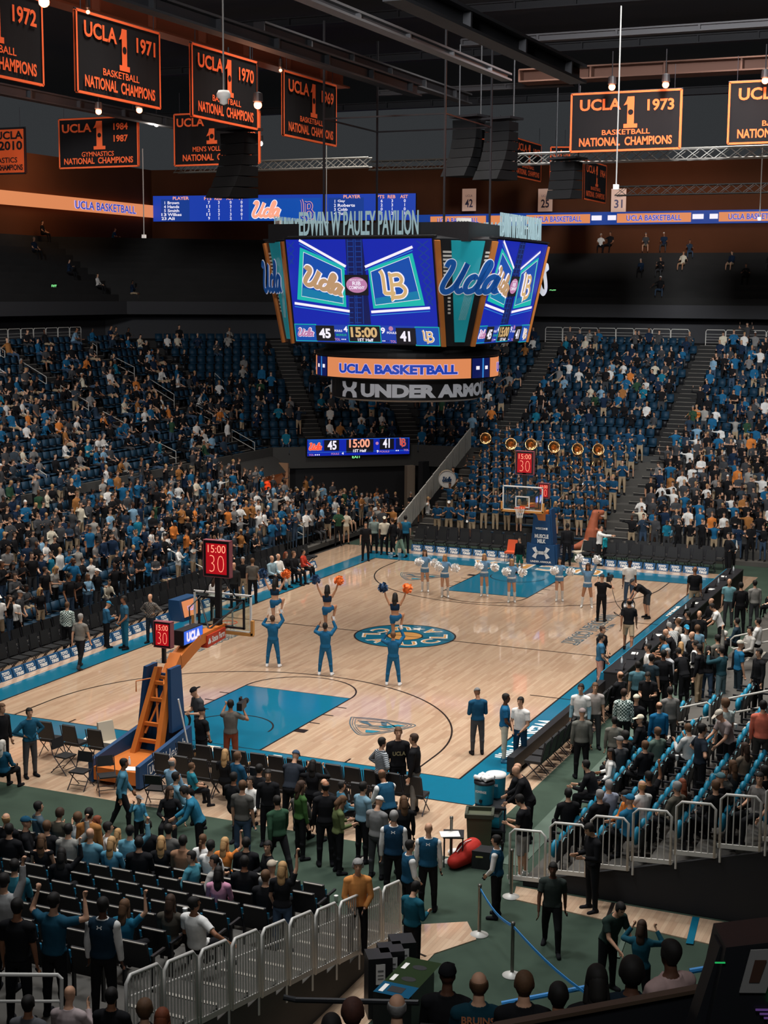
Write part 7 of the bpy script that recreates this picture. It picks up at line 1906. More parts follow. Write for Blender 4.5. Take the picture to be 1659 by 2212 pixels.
for ln_ in FP.strip().split('\n'):
    f = ln_.split('|'); hx, hy = [float(q) for q in f[0].split(',')]
    front_person(hx, hy, float(f[1]), f[2], float(f[3]), f[4], 'R:k', f[5], f[6], int(f[7]), f[8])
# ------------------------------------------------------------------ things around the court
def thing_at(name, x, y, z, rz, label, cat):
    p = at_z(x, y, z); return empty(name, (p[0], p[1], z), rz, label, cat)
M_COOL = mat('cooler_teal', '#1f97b4', .5); M_TOWEL = mat('towel_white', '#e4e2de', .9)
o = thing_at('drink_cart', 1058, 1800, 0, .35, 'black wheeled drinks cart behind the team bench', 'cart')
for z in (.25, .78): new(M_BLACK2).box((0, 0, z), (.7, 1.15, .05)).build('shelf', o)
for sx in (-.32, .32):
    for sy in (-.54, .54): new(M_DARKST).tube([(sx, sy, 0), (sx, sy, .8)], .02, 6).build('post', o)
cz = o.location.copy()
for i, (dx, dy, lb) in enumerate(((-.05, -.28, 'teal drink cooler stacked with white towels, the nearer of two'), (.02, .3, 'teal drink cooler with a white lid, the farther of two'))):
    c = empty('drink_cooler', cz + Vector((dx, dy, .805)), 0, lb, 'cooler'); new(M_COOL).lathe([(0, 0), (.20, 0), (.21, .03), (.23, .48), (.235, .5)], n=24).build('cooler_body', c, smooth=True); new(M_TOWEL if i else M_BLACK2).lathe([(.24, .48), (.24, .54), (.05, .56), (0, .56)], n=24).build('lid', c, smooth=True)
    new(M_BLACK2).box((0, -.235, .12), (.06, .05, .06)).build('tap', c); s = MB(); put_text(s, 'POWERADE', M_WHITE, plane_M((-.13, -.231, .30), (1, 0, 0), (0, -.04, 1)), (0, 0, .26, .06), bold=.03); s.build('lettering', c)
for i in range(9):
    tag(new(M_TOWEL).tube([(-.1, 0, 0), (.1, 0, 0)], .05, 10).build('rolled_towel', None, cz + Vector((-.05 - .12 + .12 * (i % 3), -.28 - .1 + .1 * ((i // 3) % 3), 1.42 + .0)), rnd.uniform(0, 3)), 'rolled white towel on the nearer teal cooler', 'towel', 'towels on the cooler')
c = empty('towel_box', cz + Vector((.05, 0, .28)), .1, 'teal box of white towels on the lower cart shelf', 'box'); new(M_COOL).box((0, 0, .12), (.5, .7, .24)).build('carton', c); new(M_TOWEL).box((0, 0, .26), (.46, .64, .1)).build('towels', c, bevel=.04)
c['kind'] = 'thing'
o = thing_at('waste_bin', 1035, 1835, 0, .3, 'tall olive waste bin with a green liner beside the red bag', 'bin')
new(mat('bin_olive', '#4a4f3a', .6)).hexa([(-.24, -.22, 0), (.24, -.22, 0), (.24, .22, 0), (-.24, .22, 0), (-.28, -.25, .82), (.28, -.25, .82), (.28, .25, .82), (-.28, .25, .82)]).build('bin_body', o, bevel=.03)
new(mat('bin_rim', '#3a3f30', .6)).box((0, -.27, .86), (.62, .06, .09)).box((0, .27, .86), (.62, .06, .09)).box((-.29, 0, .86), (.06, .54, .09)).box((.29, 0, .86), (.06, .54, .09)).build('rim', o, bevel=.015); new(mat('liner_green', '#4f8a3a', .5)).box((0, 0, .80), (.5, .46, .03)).build('liner', o)
o = thing_at('duffel_bag', 1008, 1868, 0, .5, 'bright red duffel bag slumped on the green carpet', 'bag')
bmx = bmesh.new()
for a_, b_, ra, rb in ((Vector((-.3, -.22, .16)), Vector((.1, .1, .26)), .16, .24), (Vector((.0, .0, .3)), Vector((.16, .2, .34)), .24, .2), (Vector((-.1, .15, .14)), Vector((.25, .0, .15)), .14, .16)): capsule(bmx, a_, b_, ra, rb, 14)
mex = remesh(bmx, .03, 3, 'bag_body'); mex.materials.append(mat('bag_red', '#b3261a', .8, bump=.5, nscale=5)); mex.polygons.foreach_set('use_smooth', [True] * len(mex.polygons)); ox_ = bpy.data.objects.new('bag_body', mex); COL.objects.link(ox_); ox_.parent = o
new(M_WHITE).tube([(-.25, -.22, .38), (-.05, -.1, .56), (.1, .05, .55)], .012, 6).build('strap', o)
o = thing_at('equipment_bag', 1050, 1872, 0, .1, 'black equipment bag right of the red duffel bag', 'bag'); new(M_BLACK2).box((0, 0, .2), (.55, .4, .4)).build('bag_body', o, bevel=.06); new(mat('tag_yellow', '#b9b46a', .6)).box((-.1, -.21, .28), (.16, .01, .03), .2).build('tag', o)
tag(new(M_TOWEL).ball((0, 0, .06), .16, 2, (1.2, .8, .5)).build('towel', None, tuple(at_z(985, 1846)), .3), 'crumpled white towel left of the red bag', 'towel')
p = at_z(980, 1800, .7); o = empty('clipboard_table', (p[0], p[1], 0), .35, 'small dark table with white papers at the end of the bench', 'table'); new(M_BLACK2).box((0, 0, .68), (.45, .5, .03)).build('tabletop', o)
for sx in (-.2, .2):
    for sy in (-.2, .2): new(M_DARKST).tube([(sx, sy, 0), (sx, sy, .67)], .015, 6).build('leg', o)
tag(new(M_WHITE).box((0, 0, 0), (.42, .34, .012)).build('paper_sheet', None, (p[0] - .05, p[1] - .1, .707), .5), 'white printed sheet on the small dark table', 'paper')
# recycling station by the slatted fence
Q = [at_z(x, y, .98) for x, y in ((806, 2142), (889, 2152), (938, 2089), (881, 2067))]
o = empty('recycling_station', tuple(np.mean(Q, axis=0) * (1, 1, 0)), 0, 'low black recycling station with a green and blue top at the foot of the fence', 'bin'); ctr = np.array(o.location)
b = new(M_BLACK2).hexa([tuple(q * (1, 1, 0) - ctr * (1, 1, 0)) for q in Q] + [tuple(q - ctr) for q in Q]); b.build('cabinet', o)
Mr = plane_M(tuple(Q[0] - ctr + np.array([0, 0, .004])), tuple(Q[3] - Q[0]), tuple(np.cross((0, 0, 1), Q[3] - Q[0]))); Lx = float(np.linalg.norm(Q[3] - Q[0])); Ly = float(np.linalg.norm(Q[1] - Q[0]))
s = MB(); rect(s, mat('bin_top_blue', '#164a66', .9, spec=.05), Mr, 0, -Ly * .98, Lx * .30, 0, 0); rect(s, mat('bin_top_green', '#26331f', .9, spec=.05), Mr, Lx * .30, -Ly * .98, Lx, 0, 0)
rect(s, M_BLACK, Mr, Lx * .08, -Ly * .7, Lx * .22, -Ly * .3, .004)
for t in (.45, .78): s.use(M_BLACK); s._f([s.bm.verts.new(Mr @ Vector((a, b_, .004))) for a, b_ in arc(Lx * t, -Ly * .55, Lx * .06, 0, 2 * PI, 16, Ly * .2)[:-1]]); rect(s, M_WHITE, Mr, Lx * (t - .1), -Ly * .22, Lx * (t + .06), -Ly * .1, .004)
rect(s, M_WHITE, Mr, Lx * .04, -Ly * .22, Lx * .24, -Ly * .1, .004); s.build('lid', o)
for i, (x, y) in enumerate(((817, 2100), (843, 2085), (868, 2066))):
    p = at_z(x, y + 25, .55); c = empty('poster_bin', (p[0], p[1], 0), .6, 'dark bin with a white notice by the fence, %s from the bottom' % ordn(i + 1), 'bin'); new(M_BLACK2).box((0, 0, .55), (.42, .42, 1.1)).build('bin_body', c, bevel=.02); new(M_WHITE).box((.0, -.22, .82), (.16, .006, .36)).use(mat('notice_ink', '#6a6a68', .7)).box((0, -.224, .88), (.1, .004, .03)).box((0, -.224, .8), (.1, .004, .02)).box((0, -.224, .74), (.1, .004, .02)).build('notice', c)
# lower edge: terrace below the camera, parapet, rails, equipment
tr = new(M_CONCD)
for i in range(9):
    a = CAM[:2] + np.array([-1.9, 8.2]) * 1.0 + np.array([.35, -.92]) * .85 * i
    M = plane_M((a[0], a[1], 1.9 + .36 * i), (.93, .36, 0), (-.36, .93, 0)); tr.box((-4.5, -.4, -.35 - .9), (26, .86, 1.8), M=M)
struct(tr.build('floor_terrace_corner'))
def seg_bar(pts, dep, r, m, nm, lab, cat='rail'):
    P = [at_d(x, y, d) for (x, y), d in zip(pts, dep)]; tag(new(m).tube([tuple(p) for p in P], r, 8).build(nm), lab, cat)
P = [Vector(at_d(x, y, d)) for (x, y), d in (((1040, 2222), 11.0), ((1545, 2128), 11.0))]; d_ = (P[1] - P[0]); u_ = Vector((0, 0, 1)); n_ = Vector((-.36, -.93, 0)) * .12
o = empty('parapet', P[0], 0, 'dark parapet with a brown cap along the bottom right', 'parapet'); new(M_BLACK2).hexa([Vector((0, 0, -1.2)), d_ - u_ * 1.2, d_ - u_ * 1.2 - n_, -u_ * 1.2 - n_, Vector((0, 0, -.03)), d_ - u_ * .03, d_ - u_ * .03 - n_, -u_ * .03 - n_]).build('wall_face', o)
new(mat('parapet_cap', '#4a3a2c', .6)).hexa([n_ * .3 - u_ * .03, d_ + n_ * .3 - u_ * .03, d_ - u_ * .03 - n_ * 1.3, -u_ * .03 - n_ * 1.3, n_ * .3, d_ + n_ * .3, d_ - n_ * 1.3, -n_ * 1.3]).build('cap', o)
seg_bar([(1084, 2168), (1290, 2128)], (25.5, 25.3), .045, mat('belt_blue', '#2d86c8', .6), 'blue_rail', 'blue padded rail between the spectators at the bottom right'); seg_bar([(1490, 2098), (1572, 2084)], (25, 25), .05, mat('belt_blue', '#2d86c8', .6), 'blue_rail', 'blue padded rail right of the man in pale pink')
seg_bar([(-20, 2105), (125, 2106), (133, 2114), (133, 2180)], (20, 20, 20, 20), .028, M_STEEL, 'hand_rail', 'grey rail at the lower left corner, upper bar'); seg_bar([(-20, 2163), (133, 2163)], (20, 20), .022, M_STEEL, 'hand_rail', 'grey rail at the lower left corner, lower bar')
seg_bar([(612, 2154), (640, 2160), (905, 2166)], (17.5, 17.5, 17), .035, M_BLACK2, 'hand_rail', 'dark rail below the slatted fence at the bottom centre')
p = at_d(1600, 2120, 10.5); o = empty('monitor_stand', p, math.radians(face_img(0)) - PI / 2, 'dark equipment stand with a clipped sheet at the lower right corner', 'equipment')
new(M_BLACK2).hexa([(-.32, -.2, -.6), (.3, -.2, -.6), (.3, .2, -.6), (-.32, .2, -.6), (-.16, -.2, .34), (.3, -.2, .40), (.3, .2, .40), (-.16, .2, .34)]).build('cabinet', o); new(M_BLACK2).hexa([(-.5, -.1, -.9), (-.2, -.1, -.9), (-.2, .1, -.9), (-.5, .1, -.9), (-.18, -.1, .30), (.0, -.1, .3), (.0, .1, .3), (-.18, .1, .3)]).build('leg', o)
s = new(mat('clipped_sheet', '#8e8c88', .8)).hexa([(-.06, -.215, .02), (.12, -.215, .02), (.12, -.205, .02), (-.06, -.205, .02), (-.0, -.24, .34), (.2, -.24, .35), (.2, -.23, .35), (-.0, -.23, .34)]).use(mat('sheet_photo', '#4a3226', .7)).hexa([(.0, -.226, .10), (.07, -.226, .10), (.07, -.222, .10), (.0, -.222, .10), (.03, -.244, .27), (.11, -.244, .27), (.11, -.24, .27), (.03, -.24, .27)]); s.build('clipped_sheet', o)
s = new(glow('lamp_green', '#1fae5a', .8)).box((.17, -.22, -.02), (.05, .02, .08)).box((-.2, -.21, .235), (.07, .01, .008)).use(glow('lamp_violet', '#5a3c78', .6))
for i in range(4): s.box((.1 + .03 * i, -.22, -.10 - .03 * i), (.09, .01, .012), 0)
s.build('indicator', o)
# paper cups
def cup(x, y, dep, i, lab):
    p = at_d(x, y, dep); o = empty('paper_cup', p, 0, lab, 'cup'); new(M_WHITE).lathe([(0, 0), (.032, 0), (.045, .13), (.047, .135), (0, .135)], n=14).build('cup_body', o, smooth=True)
for i, (x, y, lb) in enumerate(((276, 1872, 'white cup on a seat edge in the upper part of the near stand'), (400, 1978, 'white cup on a seat edge in the lower part of the near stand'), (726, 1948, 'white cup on the step beside the slatted fence'), (1462, 1643, 'tall white cup in the middle of the right stand'), (1588, 1575, 'white cup on an armrest, right stand, beside the salmon hoodie'), (1355, 1625, 'white cup in the front seats of the right stand'))):
    for dep in np.arange(20, 60, .05):
        q = at_d(x, y, dep); fl_ = (z_near(q[1]) if i < 3 else z_right(q[0])) + (.62 if i != 2 else .02)
        if q[2] <= fl_: break
    cup(x, y, dep, i, lb)
# held cameras and cables
def held_camera(lab, who, pname, k='R'):
    o = OBJ[who]; P = hand_world(o, pname, 0, k); r = o.rotation_euler[2]; c = empty('video_camera', P + Vector((0, 0, .02)), r, lab, 'camera')
    new(M_BLACK2).box((0, -.06, .06), (.14, .46, .2)).build('camera_body', c, bevel=.02); new(M_BLACK2).lathe([(.05, 0), (.05, .12), (.075, .13), (.075, .24)], n=16, M=Matrix.Translation((0, .17, .06)) @ Matrix.Rotation(-PI / 2, 4, 'X'), cap=True).build('lens', c); new(M_BLACK2).box((-.06, .05, .2), (.05, .16, .08)).build('viewfinder', c)
held_camera('black shoulder camera held by the man in rust trousers', 'cameraman in a grey tee and rust trousers with a shoulder camera', 'camera'); held_camera('black shoulder camera aimed at the dancers', 'cameraman in black filming the dancers from the far court', 'camera')
def coil(who, pname, lab, r):
    P = hand_world(OBJ[who], pname, 0, 'R'); mb = new(M_BLACK2)
    for j in range(4): mb.tube([P + Vector((r * (1 - .04 * j) * math.cos(t) * .9, .04 * j - .06 + r * .35 * math.cos(t), -r * .8 + r * math.sin(t))) for t in np.linspace(0, 2 * PI, 25)], .014, 6, False)
    tag(mb.build('cable_coil'), lab, 'cable')
coil('man in a dark tee winding a coil of black cable beside the near hoop', 'cable', 'loose coil of black cable in the hands of the man by the near hoop', .24); coil('man in black bending over a coil of cable on the far court', 'bend', 'coil of black cable held by the bending man', .26)
q = [at_z(x, y, .012) for x, y in ((1320, 1262), (1330, 1300), (1342, 1318), (1335, 1330), (1326, 1322), (1345, 1335))]; tag(new(M_BLACK2).tube([tuple(v) for v in smooth_path([tuple(v) for v in q], 5)], .012, 6).build('cable'), 'thin cable snaking on the floor behind the far cameraman', 'cable')
s = MB(); Mj = plane_M((0, 0, 0), (1, 0, 0), (0, 0, 1))
def back_text(who, txt, m, z, w, h, front=False, dy=.15):
    o = OBJ[who]; s = MB(); sg = 1 if front else -1; M = plane_M((0, sg * dy, 0), (-sg, 0, 0), (0, .0, 1)); n_ = 14
    put_text(s, txt, m, M, (-w / 2, z, w / 2, z + h), bold=.03); c = s.build('printed_letters', o)
M_PRO = mat('print_orange', '#b8714a', .8); M_PRW = mat('print_white', '#dddbd4', .8); M_PRT = mat('print_tan', '#8f8560', .8)
back_text('man in a dark teal jacket with orange back lettering', 'BRUINS', M_PRO, .965, .30, .075, False, .162); back_text('tall young man in a black sweatshirt facing us on the near baseline', 'UCLA', M_PRT, 1.22, .28, .09, True, .145)
for who in [w for w in OBJ if w.startswith('steward') and 'behind' in w or w.startswith('bald steward') or w == 'steward in a navy vest standing in the near stand']:
    s = MB(); put_emblem(s, M_PRW, plane_M((0, -.148, 1.40), (1, 0, 0), (0, .25, 1)), (-.035, 0, .035, .05), .0); s.build('vest_emblem', OBJ[who])
# costume: inflatable dinosaur
p = at_y(1277, 1130, 33.75); bm = bmesh.new(); Vv = lambda *a: Vector(a)
for a, b, ra, rb in ((Vv(0, 0, .55), Vv(0, .05, 1.15), .36, .30), (Vv(0, .05, 1.15), Vv(0, .12, 1.65), .28, .22), (Vv(0, .12, 1.65), Vv(0, .2, 1.95), .20, .19), (Vv(0, .2, 2.0), Vv(0, .55, 2.05), .19, .12), (Vv(0, .22, 1.82), Vv(0, .52, 1.76), .12, .07), (Vv(0, -.1, .6), Vv(0, -.6, .45), .28, .18), (Vv(0, -.6, .45), Vv(0, -1.15, .35), .18, .05)): capsule(bm, a, b, ra, rb, 14)
for sx in (1, -1):
    for a, b, ra, rb in ((Vv(sx * .2, 0, .55), Vv(sx * .22, .08, .3), .22, .16), (Vv(sx * .22, .08, .3), Vv(sx * .22, 0, .08), .14, .1), (Vv(sx * .22, 0, .06), Vv(sx * .24, .25, .05), .09, .07), (Vv(sx * .24, .2, 1.25), Vv(sx * .26, .42, 1.15), .08, .05), (Vv(sx * .26, .42, 1.15), Vv(sx * .24, .5, 1.25), .05, .035)): capsule(bm, a, b, ra, rb, 10)
me = remesh(bm, .035, 2, 'person'); me.materials.append(mat('costume_brown', '#a3583a', .7, noise=.3, nscale=4)); me.polygons.foreach_set('use_smooth', [True] * len(me.polygons))
o = bpy.data.objects.new('person', me); COL.objects.link(o); o.location = (p[0], p[1], .02); o.rotation_euler = (0, 0, math.radians(face_img(75) - 90)); tag(o, 'person in a brown inflatable dinosaur costume right of the far hoop', 'person')
c = new(mat('costume_mouth', '#d8a08a', .6)).box((0, .5, 1.90), (.16, .26, .05)).use(M_WHITE).box((0, .56, 1.87), (.17, .16, .02)).build('mouth', o); c = new(M_BLACK2).ball((.15, .3, 2.08), .03, 1).ball((-.15, .3, 2.08), .03, 1).build('eyes', o); NPERS[0] += 1

# ------------------------------------------------------------------ spectators by rows: the nearest ones singly, the far rest as one crowd
CAND = []
TOPS = ['k'] * 14 + ['n'] * 5 + ['u'] * 5 + ['w'] * 5 + ['g'] * 2 + ['d'] * 8 + ['t', 'l', 'b', 'o', 'c', 'e', '#2b3a4a', '#2b3a4a', '#39424a', '#9a9790']
CN = dict(k='black', n='navy', u='blue', w='white', g='grey', d='charcoal', t='teal', l='pale blue', b='tan', o='orange', r='red', c='cream', e='green')
CN.update({'#2b3a4a': 'slate', '#39424a': 'dark slate', '#9a9790': 'light grey', '#1b4564': 'blue'})
PD = dict(stand='standing', stand_turn='standing half turned', stand_down='looking down', crossed='with crossed arms', clap='clapping', fist='with one raised fist', fist_both='with both fists up', photo='holding up a phone', salute='with a hand at the brow', sit='seated', sit_lean='leaning forward', sit_clap='seated and clapping', sit_phone='seated with a phone', sit_back='leaning back', sit_turn='seated and turned', front='with folded hands', hips='with hands on hips')
STP = ['clap'] * 4 + ['fist'] * 5 + ['stand_down'] * 3 + ['crossed', 'photo', 'stand', 'front', 'fist_both', 'salute', 'stand_turn']
SIP = ['sit'] * 4 + ['sit_lean'] * 3 + ['sit_clap'] * 2 + ['sit_phone'] * 2 + ['sit_back', 'sit_turn']
def cand(sec, row, num, pos, face, sit, band=False, prob=1.0, tops=None):
    if rnd.random() > prob: rnd.random(); return
    px_, py_ = project((pos[0], pos[1], pos[2] + 1.2))
    if not (-260 < px_ < IW + 260 and py_ < IH + 60): return
    seen = -15 < px_ < IW + 15 and py_ < IH
    fem = 1 if rnd.random() < .42 else 0
    pn = rnd.choice(SIP if sit else STP)
    top = '#1b4564' if band else rnd.choice(tops or TOPS)
    if band: pn = rnd.choice(['salute', 'salute', 'fist', 'stand_down', 'clap'])
    hair = ('l:' if fem else 's:') + rnd.choice('kkkbbny')
    if not fem and rnd.random() < .12: hair = rnd.choice(['c:w', 'c:u', 'c:k', 'c:g'])
    if rnd.random() < .10 and not band and sit: hair = rnd.choice(['b:g', 's:w', 's:g'])
    CAND.append(dict(seen=seen, sec=sec, row=row, num=num, pos=pos, face=face + rnd.uniform(-22, 22), pn=pn, fem=fem, top=(rnd.choice('SSL') if not band else 'S') + ':' + top, bot=('H:h' if (band and rnd.random() < .5) else 'R:h' if band else rnd.choice(['R:k', 'R:k', 'R:j', 'R:d', 'H:h'])), hair=hair, skin=rnd.choice('llllmtdp'), h=rnd.uniform(1.6, 1.72) if fem else rnd.uniform(1.68, 1.86), tc=top))
for k in range(LN):
    x = LX0 - (k + .45) * LT
    for i in range(78):
        y = -8 + i * .58 + (k % 2) * .25
        if y > L_END[k] - .4: continue
        dens = .82 if 8 < y < 36 else .62
        if k > 6: dens = .45 if y > 15 else .5
        cand('left student section', k + 1, i + 1, (x, y, LZ0 + k * LR), -4, rnd.random() < .12, prob=dens)
def bowl_rows(sec, P0, dirv, outv, length, face, probf, sit=.93, skip=(), tops=None, start=0, back=0.0):
    for k in range(start, NROW):
        for i in range(int(length(k) / .62)):
            t = i * .62 + .3 - back * k
            if any(abs(t - s_) < .75 for s_ in skip): continue
            q = np.array(P0) + np.array(dirv) * t + np.array(outv) * ((k + .5) * TREAD)
            cand(sec, k + 1, i + 1, (q[0], q[1], Z0 + k * RISE), face, rnd.random() < sit, prob=probf(k, t), tops=tops)
bowl_rows('left upper stand', (-11.0, 0.0), (0, 1), (-1, 0), lambda k: 39.0 + k * .38, 0, lambda k, t: (.60 if k < 9 else .34) if k else .32, skip=AISLES_LEFT)
bowl_rows('corner upper stand', tuple(FA), tuple(chd), tuple(nout), lambda k: 8.0 + k * .69, -45, lambda k, t: .50 if k < 8 else .22, skip=AISLE_CH, back=.386)
fx0 = -4.6
bowl_rows('far upper stand', (fx0, 44.3), (1, 0), (0, 1), lambda k: 4.6 + .34 * k, -90, lambda k, t: .62 if k < 10 else .4, skip=(AISLES_FAR[0] - fx0,), back=.34)
bowl_rows('far upper stand middle block', (.8, 44.3), (1, 0), (0, 1), lambda k: 8.3, -90, lambda k, t: 0 if k < 3 else (.74 if k < 12 else .5))
bowl_rows('far upper stand right block', (10.4, 44.3), (1, 0), (0, 1), lambda k: 9.5, -90, lambda k, t: .86 if k < 6 else .62, sit=.35)
for k in range(FN):
    y = FY0 + (k + .45) * FT; z = FZ0 + k * FR
    for i in range(14):
        x = .75 + i * .62 + (k % 2) * .3
        if x > 9.1 or (k == 0 and 3 < i): continue
        cand('band', k + 1, i + 1, (x, y, z), -85, False, band=True, prob=.86)
    for i in range(26):
        x = 10.7 + i * .56 + (k % 2) * .25
        cand('far student section', k + 1, i + 1, (x, y, z), -92, False, prob=.95)
for k in range(RN):
    x = RX0 + (k + .5) * RT
    for i in range(40):
        y = 13.0 + i * .62
        if k < 8 and y < 22: continue
        if y > 38: continue
        cand('right stand top end', k + 1, i + 1, (x, y, RZ0 + k * RR), 180, rnd.random() < .6, prob=.7)
for i in range(62):
    x, y = rnd.uniform(-7.0, -.6), rnd.uniform(30.8, 40)
    if y < 32 and x > -1.5: continue
    if any((c['pos'][0] - x) ** 2 + (c['pos'][1] - y) ** 2 < .16 for c in CAND if c['sec'] == 'crowd at the tunnel mouth'): continue
    cand('crowd at the tunnel mouth', int((y - 30) / 2) + 1, i + 1, (x, y, 0), rnd.uniform(-120, 20), False)
for k in range(10):
    for i in range(70):
        q = (-24.6 - k * .85 - .4, 28 + i * .62, 11.7 + k * .42); cand('upper tier', k, i, q, 0, True, prob=.02)
        q = (-6 + i * .62, 57.9 + k * .85 + .4, 11.7 + k * .42); cand('upper tier', k, i, q, -90, True, prob=.025)
_by = {}
for c in CAND:
    if c['seen']: _by.setdefault((c['sec'], c['row']), []).append(c)
for g in _by.values():
    for i, c in enumerate(sorted(g, key=lambda c: c['num'])): c['num'] = i + 1
CAND.sort(key=lambda c: depth(c['pos']))
BUD = 298 - NPERS[0]
band_c = [c for c in CAND if c['sec'] == 'band'][:44]
solo = band_c + [c for c in CAND if c['sec'] != 'band' and c['seen']][:max(0, BUD - len(band_c))]
ids = set(map(id, solo)); rest = [c for c in CAND if id(c) not in ids]
TM = {id(c): i + 1 for i, c in enumerate(sorted([c for c in CAND if c['sec'] == 'crowd at the tunnel mouth'], key=lambda c: project(c['pos'])[0]))}
KSK = dict(S='tee', L='long-sleeved top')
HELD = []
for c in solo:
    sec, cnm = c['sec'], CN.get(c['tc'], 'dark')
    who = '%s %s %s' % (cnm + '-clad', 'woman' if c['fem'] else 'spectator', PD.get(c['pn'], 'standing'))
    if sec == 'band': lb = 'blue-shirted band member %s, %s row, %s from the pale fence' % (PD.get(c['pn'], 'standing'), ordn(c['row']), ordn(c['num']))
    elif sec == 'crowd at the tunnel mouth': lb = '%s in the tunnel mouth crowd, %s from the left' % (who, ordn(TM[id(c)]))
    elif sec == 'left student section': lb = '%s, %s row of left students, %s from picture edge' % (who, ordn(c['row']), ordn(c['num']))
    elif sec == 'far student section': lb = '%s, %s row of far students, %s from the aisle' % (who, ordn(c['row']), ordn(c['num']))
    else: lb = '%s, %s row, %s, %s along' % (who, ordn(c['row']), sec, ordn(c['num']))
    o = P_('c', 0, 0, c['pn'], 0, c['top'], c['bot'], c['hair'], c['skin'], c['fem'], lb, h=c['h'], group=None, pos=c['pos']); o.rotation_euler[2] = math.radians(c['face'] - 90)
    c['o'] = o
print('people:', NPERS[0], 'crowd:', len(rest))
# band instruments
M_BRASS = mat('polished_brass', '#d9a26a', .22, .95); M_SILVR = mat('silver_plate', '#d0d0cc', .25, .9)
for i, (x, y) in enumerate(((1049, 947), (1104, 959), (1147, 960), (1197, 966), (1248, 970), (1293, 971))):
    p = at_y(x, y, 40.6 if i < 1 else 39.6); o = empty('sousaphone', p, 0, 'large brass sousaphone bell above the band, %s from the left' % ordn(i + 1), 'sousaphone')
    Mx = Matrix.Rotation(math.radians(24), 4, 'Z') @ Matrix.Rotation(math.radians(78), 4, 'X')
    new(M_BRASS).lathe([(.035, -.42), (.05, -.3), (.09, -.16), (.17, -.05), (.28, .0), (.315, .012), (.31, .02), (.27, .012), (.165, -.035), (.08, -.15), (.03, -.3), (0, -.32)], n=32, M=Mx).build('bell', o, smooth=True)
    back = Mx @ Vector((0, 0, -.42)); new(M_BRASS).tube([back, back + Vector((.02, .02, -.15)), back + Vector((.3, -.05, -.45)), back + Vector((.34, -.25, -.9)), back + Vector((.0, -.35, -1.1)), back + Vector((-.25, -.2, -.85)), back + Vector((-.1, -.3, -.55))], .035, 8).build('tubing', o, smooth=True)
DRUM = p = at_y(966, 1035, 37.2); o = empty('bass_drum', p, 0, 'white bass drum with a dark emblem at the left of the band', 'drum'); Mx = Matrix.Rotation(math.radians(24), 4, 'Z') @ Matrix.Rotation(PI / 2, 4, 'X')
new(mat('drum_shell', '#c9a878', .5)).lathe([(.44, -.4), (.44, 0)], n=32, M=Mx).build('shell', o); new(M_WHITE).lathe([(0, .0), (.40, .0), (.44, -.005)], n=32, M=Mx).build('drum_head', o); new(M_STEELW).lathe([(.43, -.03), (.46, -.03), (.46, .02), (.43, .02)], n=32, M=Mx).build('hoop', o); s = MB(); put_script(s, None, M_NAVY, Mx @ Matrix.Translation((-.24, -.12, .012)), (0, 0, .46, .24), w=.12, edge=0); s.build('emblem', o)
ni = 0
for c in band_c:
    if rnd.random() < .55 and c['pn'] in ('salute', 'fist', 'stand_down'):
        o = c['o']; P = hand_world(o, c['pn'], c['fem'], 'L'); kind = rnd.choice(['trombone', 'clarinet', 'trumpet']); m = {'trombone': M_SILVR, 'clarinet': M_SILVR, 'trumpet': M_BRASS}[kind]; ni += 1
        i_ = empty(kind, P, c['face'] / 57.3 - PI / 2, '%s held by the band member of the %s row, %s from the pale fence' % (kind, ordn(c['row']), ordn(c['num'])), 'instrument')
        if kind == 'trombone': new(m).tube([(0, 0, .35), (.02, .05, -.55), (.08, .05, -.55), (.06, 0, .3)], .012, 6).build('slide', i_); new(m).lathe([(.012, -.3), (.03, -.1), (.1, 0)], n=14, M=Matrix.Translation((.1, .05, -.2)) @ Matrix.Rotation(PI, 4, 'X')).build('bell', i_)
        elif kind == 'clarinet': new(M_BLACK2).tube([(0, -.02, .3), (0, .12, -.3)], [.012, .02], 8).build('tube', i_); new(m).lathe([(.02, 0), (.05, -.07)], n=12, M=Matrix.Translation((0, .12, -.3))).build('bell', i_)
        else: new(m).tube([(0, -.1, .1), (0, .3, .0), (.03, .3, -.05), (.03, 0, .0)], .012, 6).build('tubing', i_); new(m).lathe([(.012, -.2), (.03, -.08), (.065, 0)], n=14, M=Matrix.Translation((0, .36, 0)) @ Matrix.Rotation(-PI / 2, 4, 'X')).build('bell', i_)

P_('c', 0, 0, 'front', 0, 'S:#1b4564', 'R:h', 's:k', 'l', 0, 'band drummer in a blue polo standing behind the white bass drum', pos=(DRUM[0] + .1, DRUM[1] + .62, z_far(DRUM[1] + .6)), h=1.8).rotation_euler[2] = math.radians(-90 - 90)
# ---- the far rest of the crowd, one object
def build_stuff(name, parts, mats_):
    """parts: list of (co, face loops, loop totals, material index per face)"""
    off = 0; V = []; L_ = []; Tt = []; Mi = []
    for co_, lv_, tot_, mi_ in parts: V.append(co_); L_.append(lv_ + off); Tt.append(tot_); Mi.append(mi_); off += len(co_)
    V = np.concatenate(V); L_ = np.concatenate(L_); Tt = np.concatenate(Tt); Mi = np.concatenate(Mi)
    me = bpy.data.meshes.new(name); me.vertices.add(len(V)); me.vertices.foreach_set('co', V.astype(np.float32).ravel()); me.loops.add(len(L_)); me.loops.foreach_set('vertex_index', L_.astype(np.int32)); me.polygons.add(len(Tt))
    me.polygons.foreach_set('loop_start', np.concatenate(([0], np.cumsum(Tt)[:-1])).astype(np.int32)); me.polygons.foreach_set('material_index', Mi.astype(np.int32)); me.polygons.foreach_set('use_smooth', [True] * len(Tt))
    for m in mats_: me.materials.append(m)
    me.update(calc_edges=True); me.validate(); o = bpy.data.objects.new(name, me); COL.objects.link(o); return o
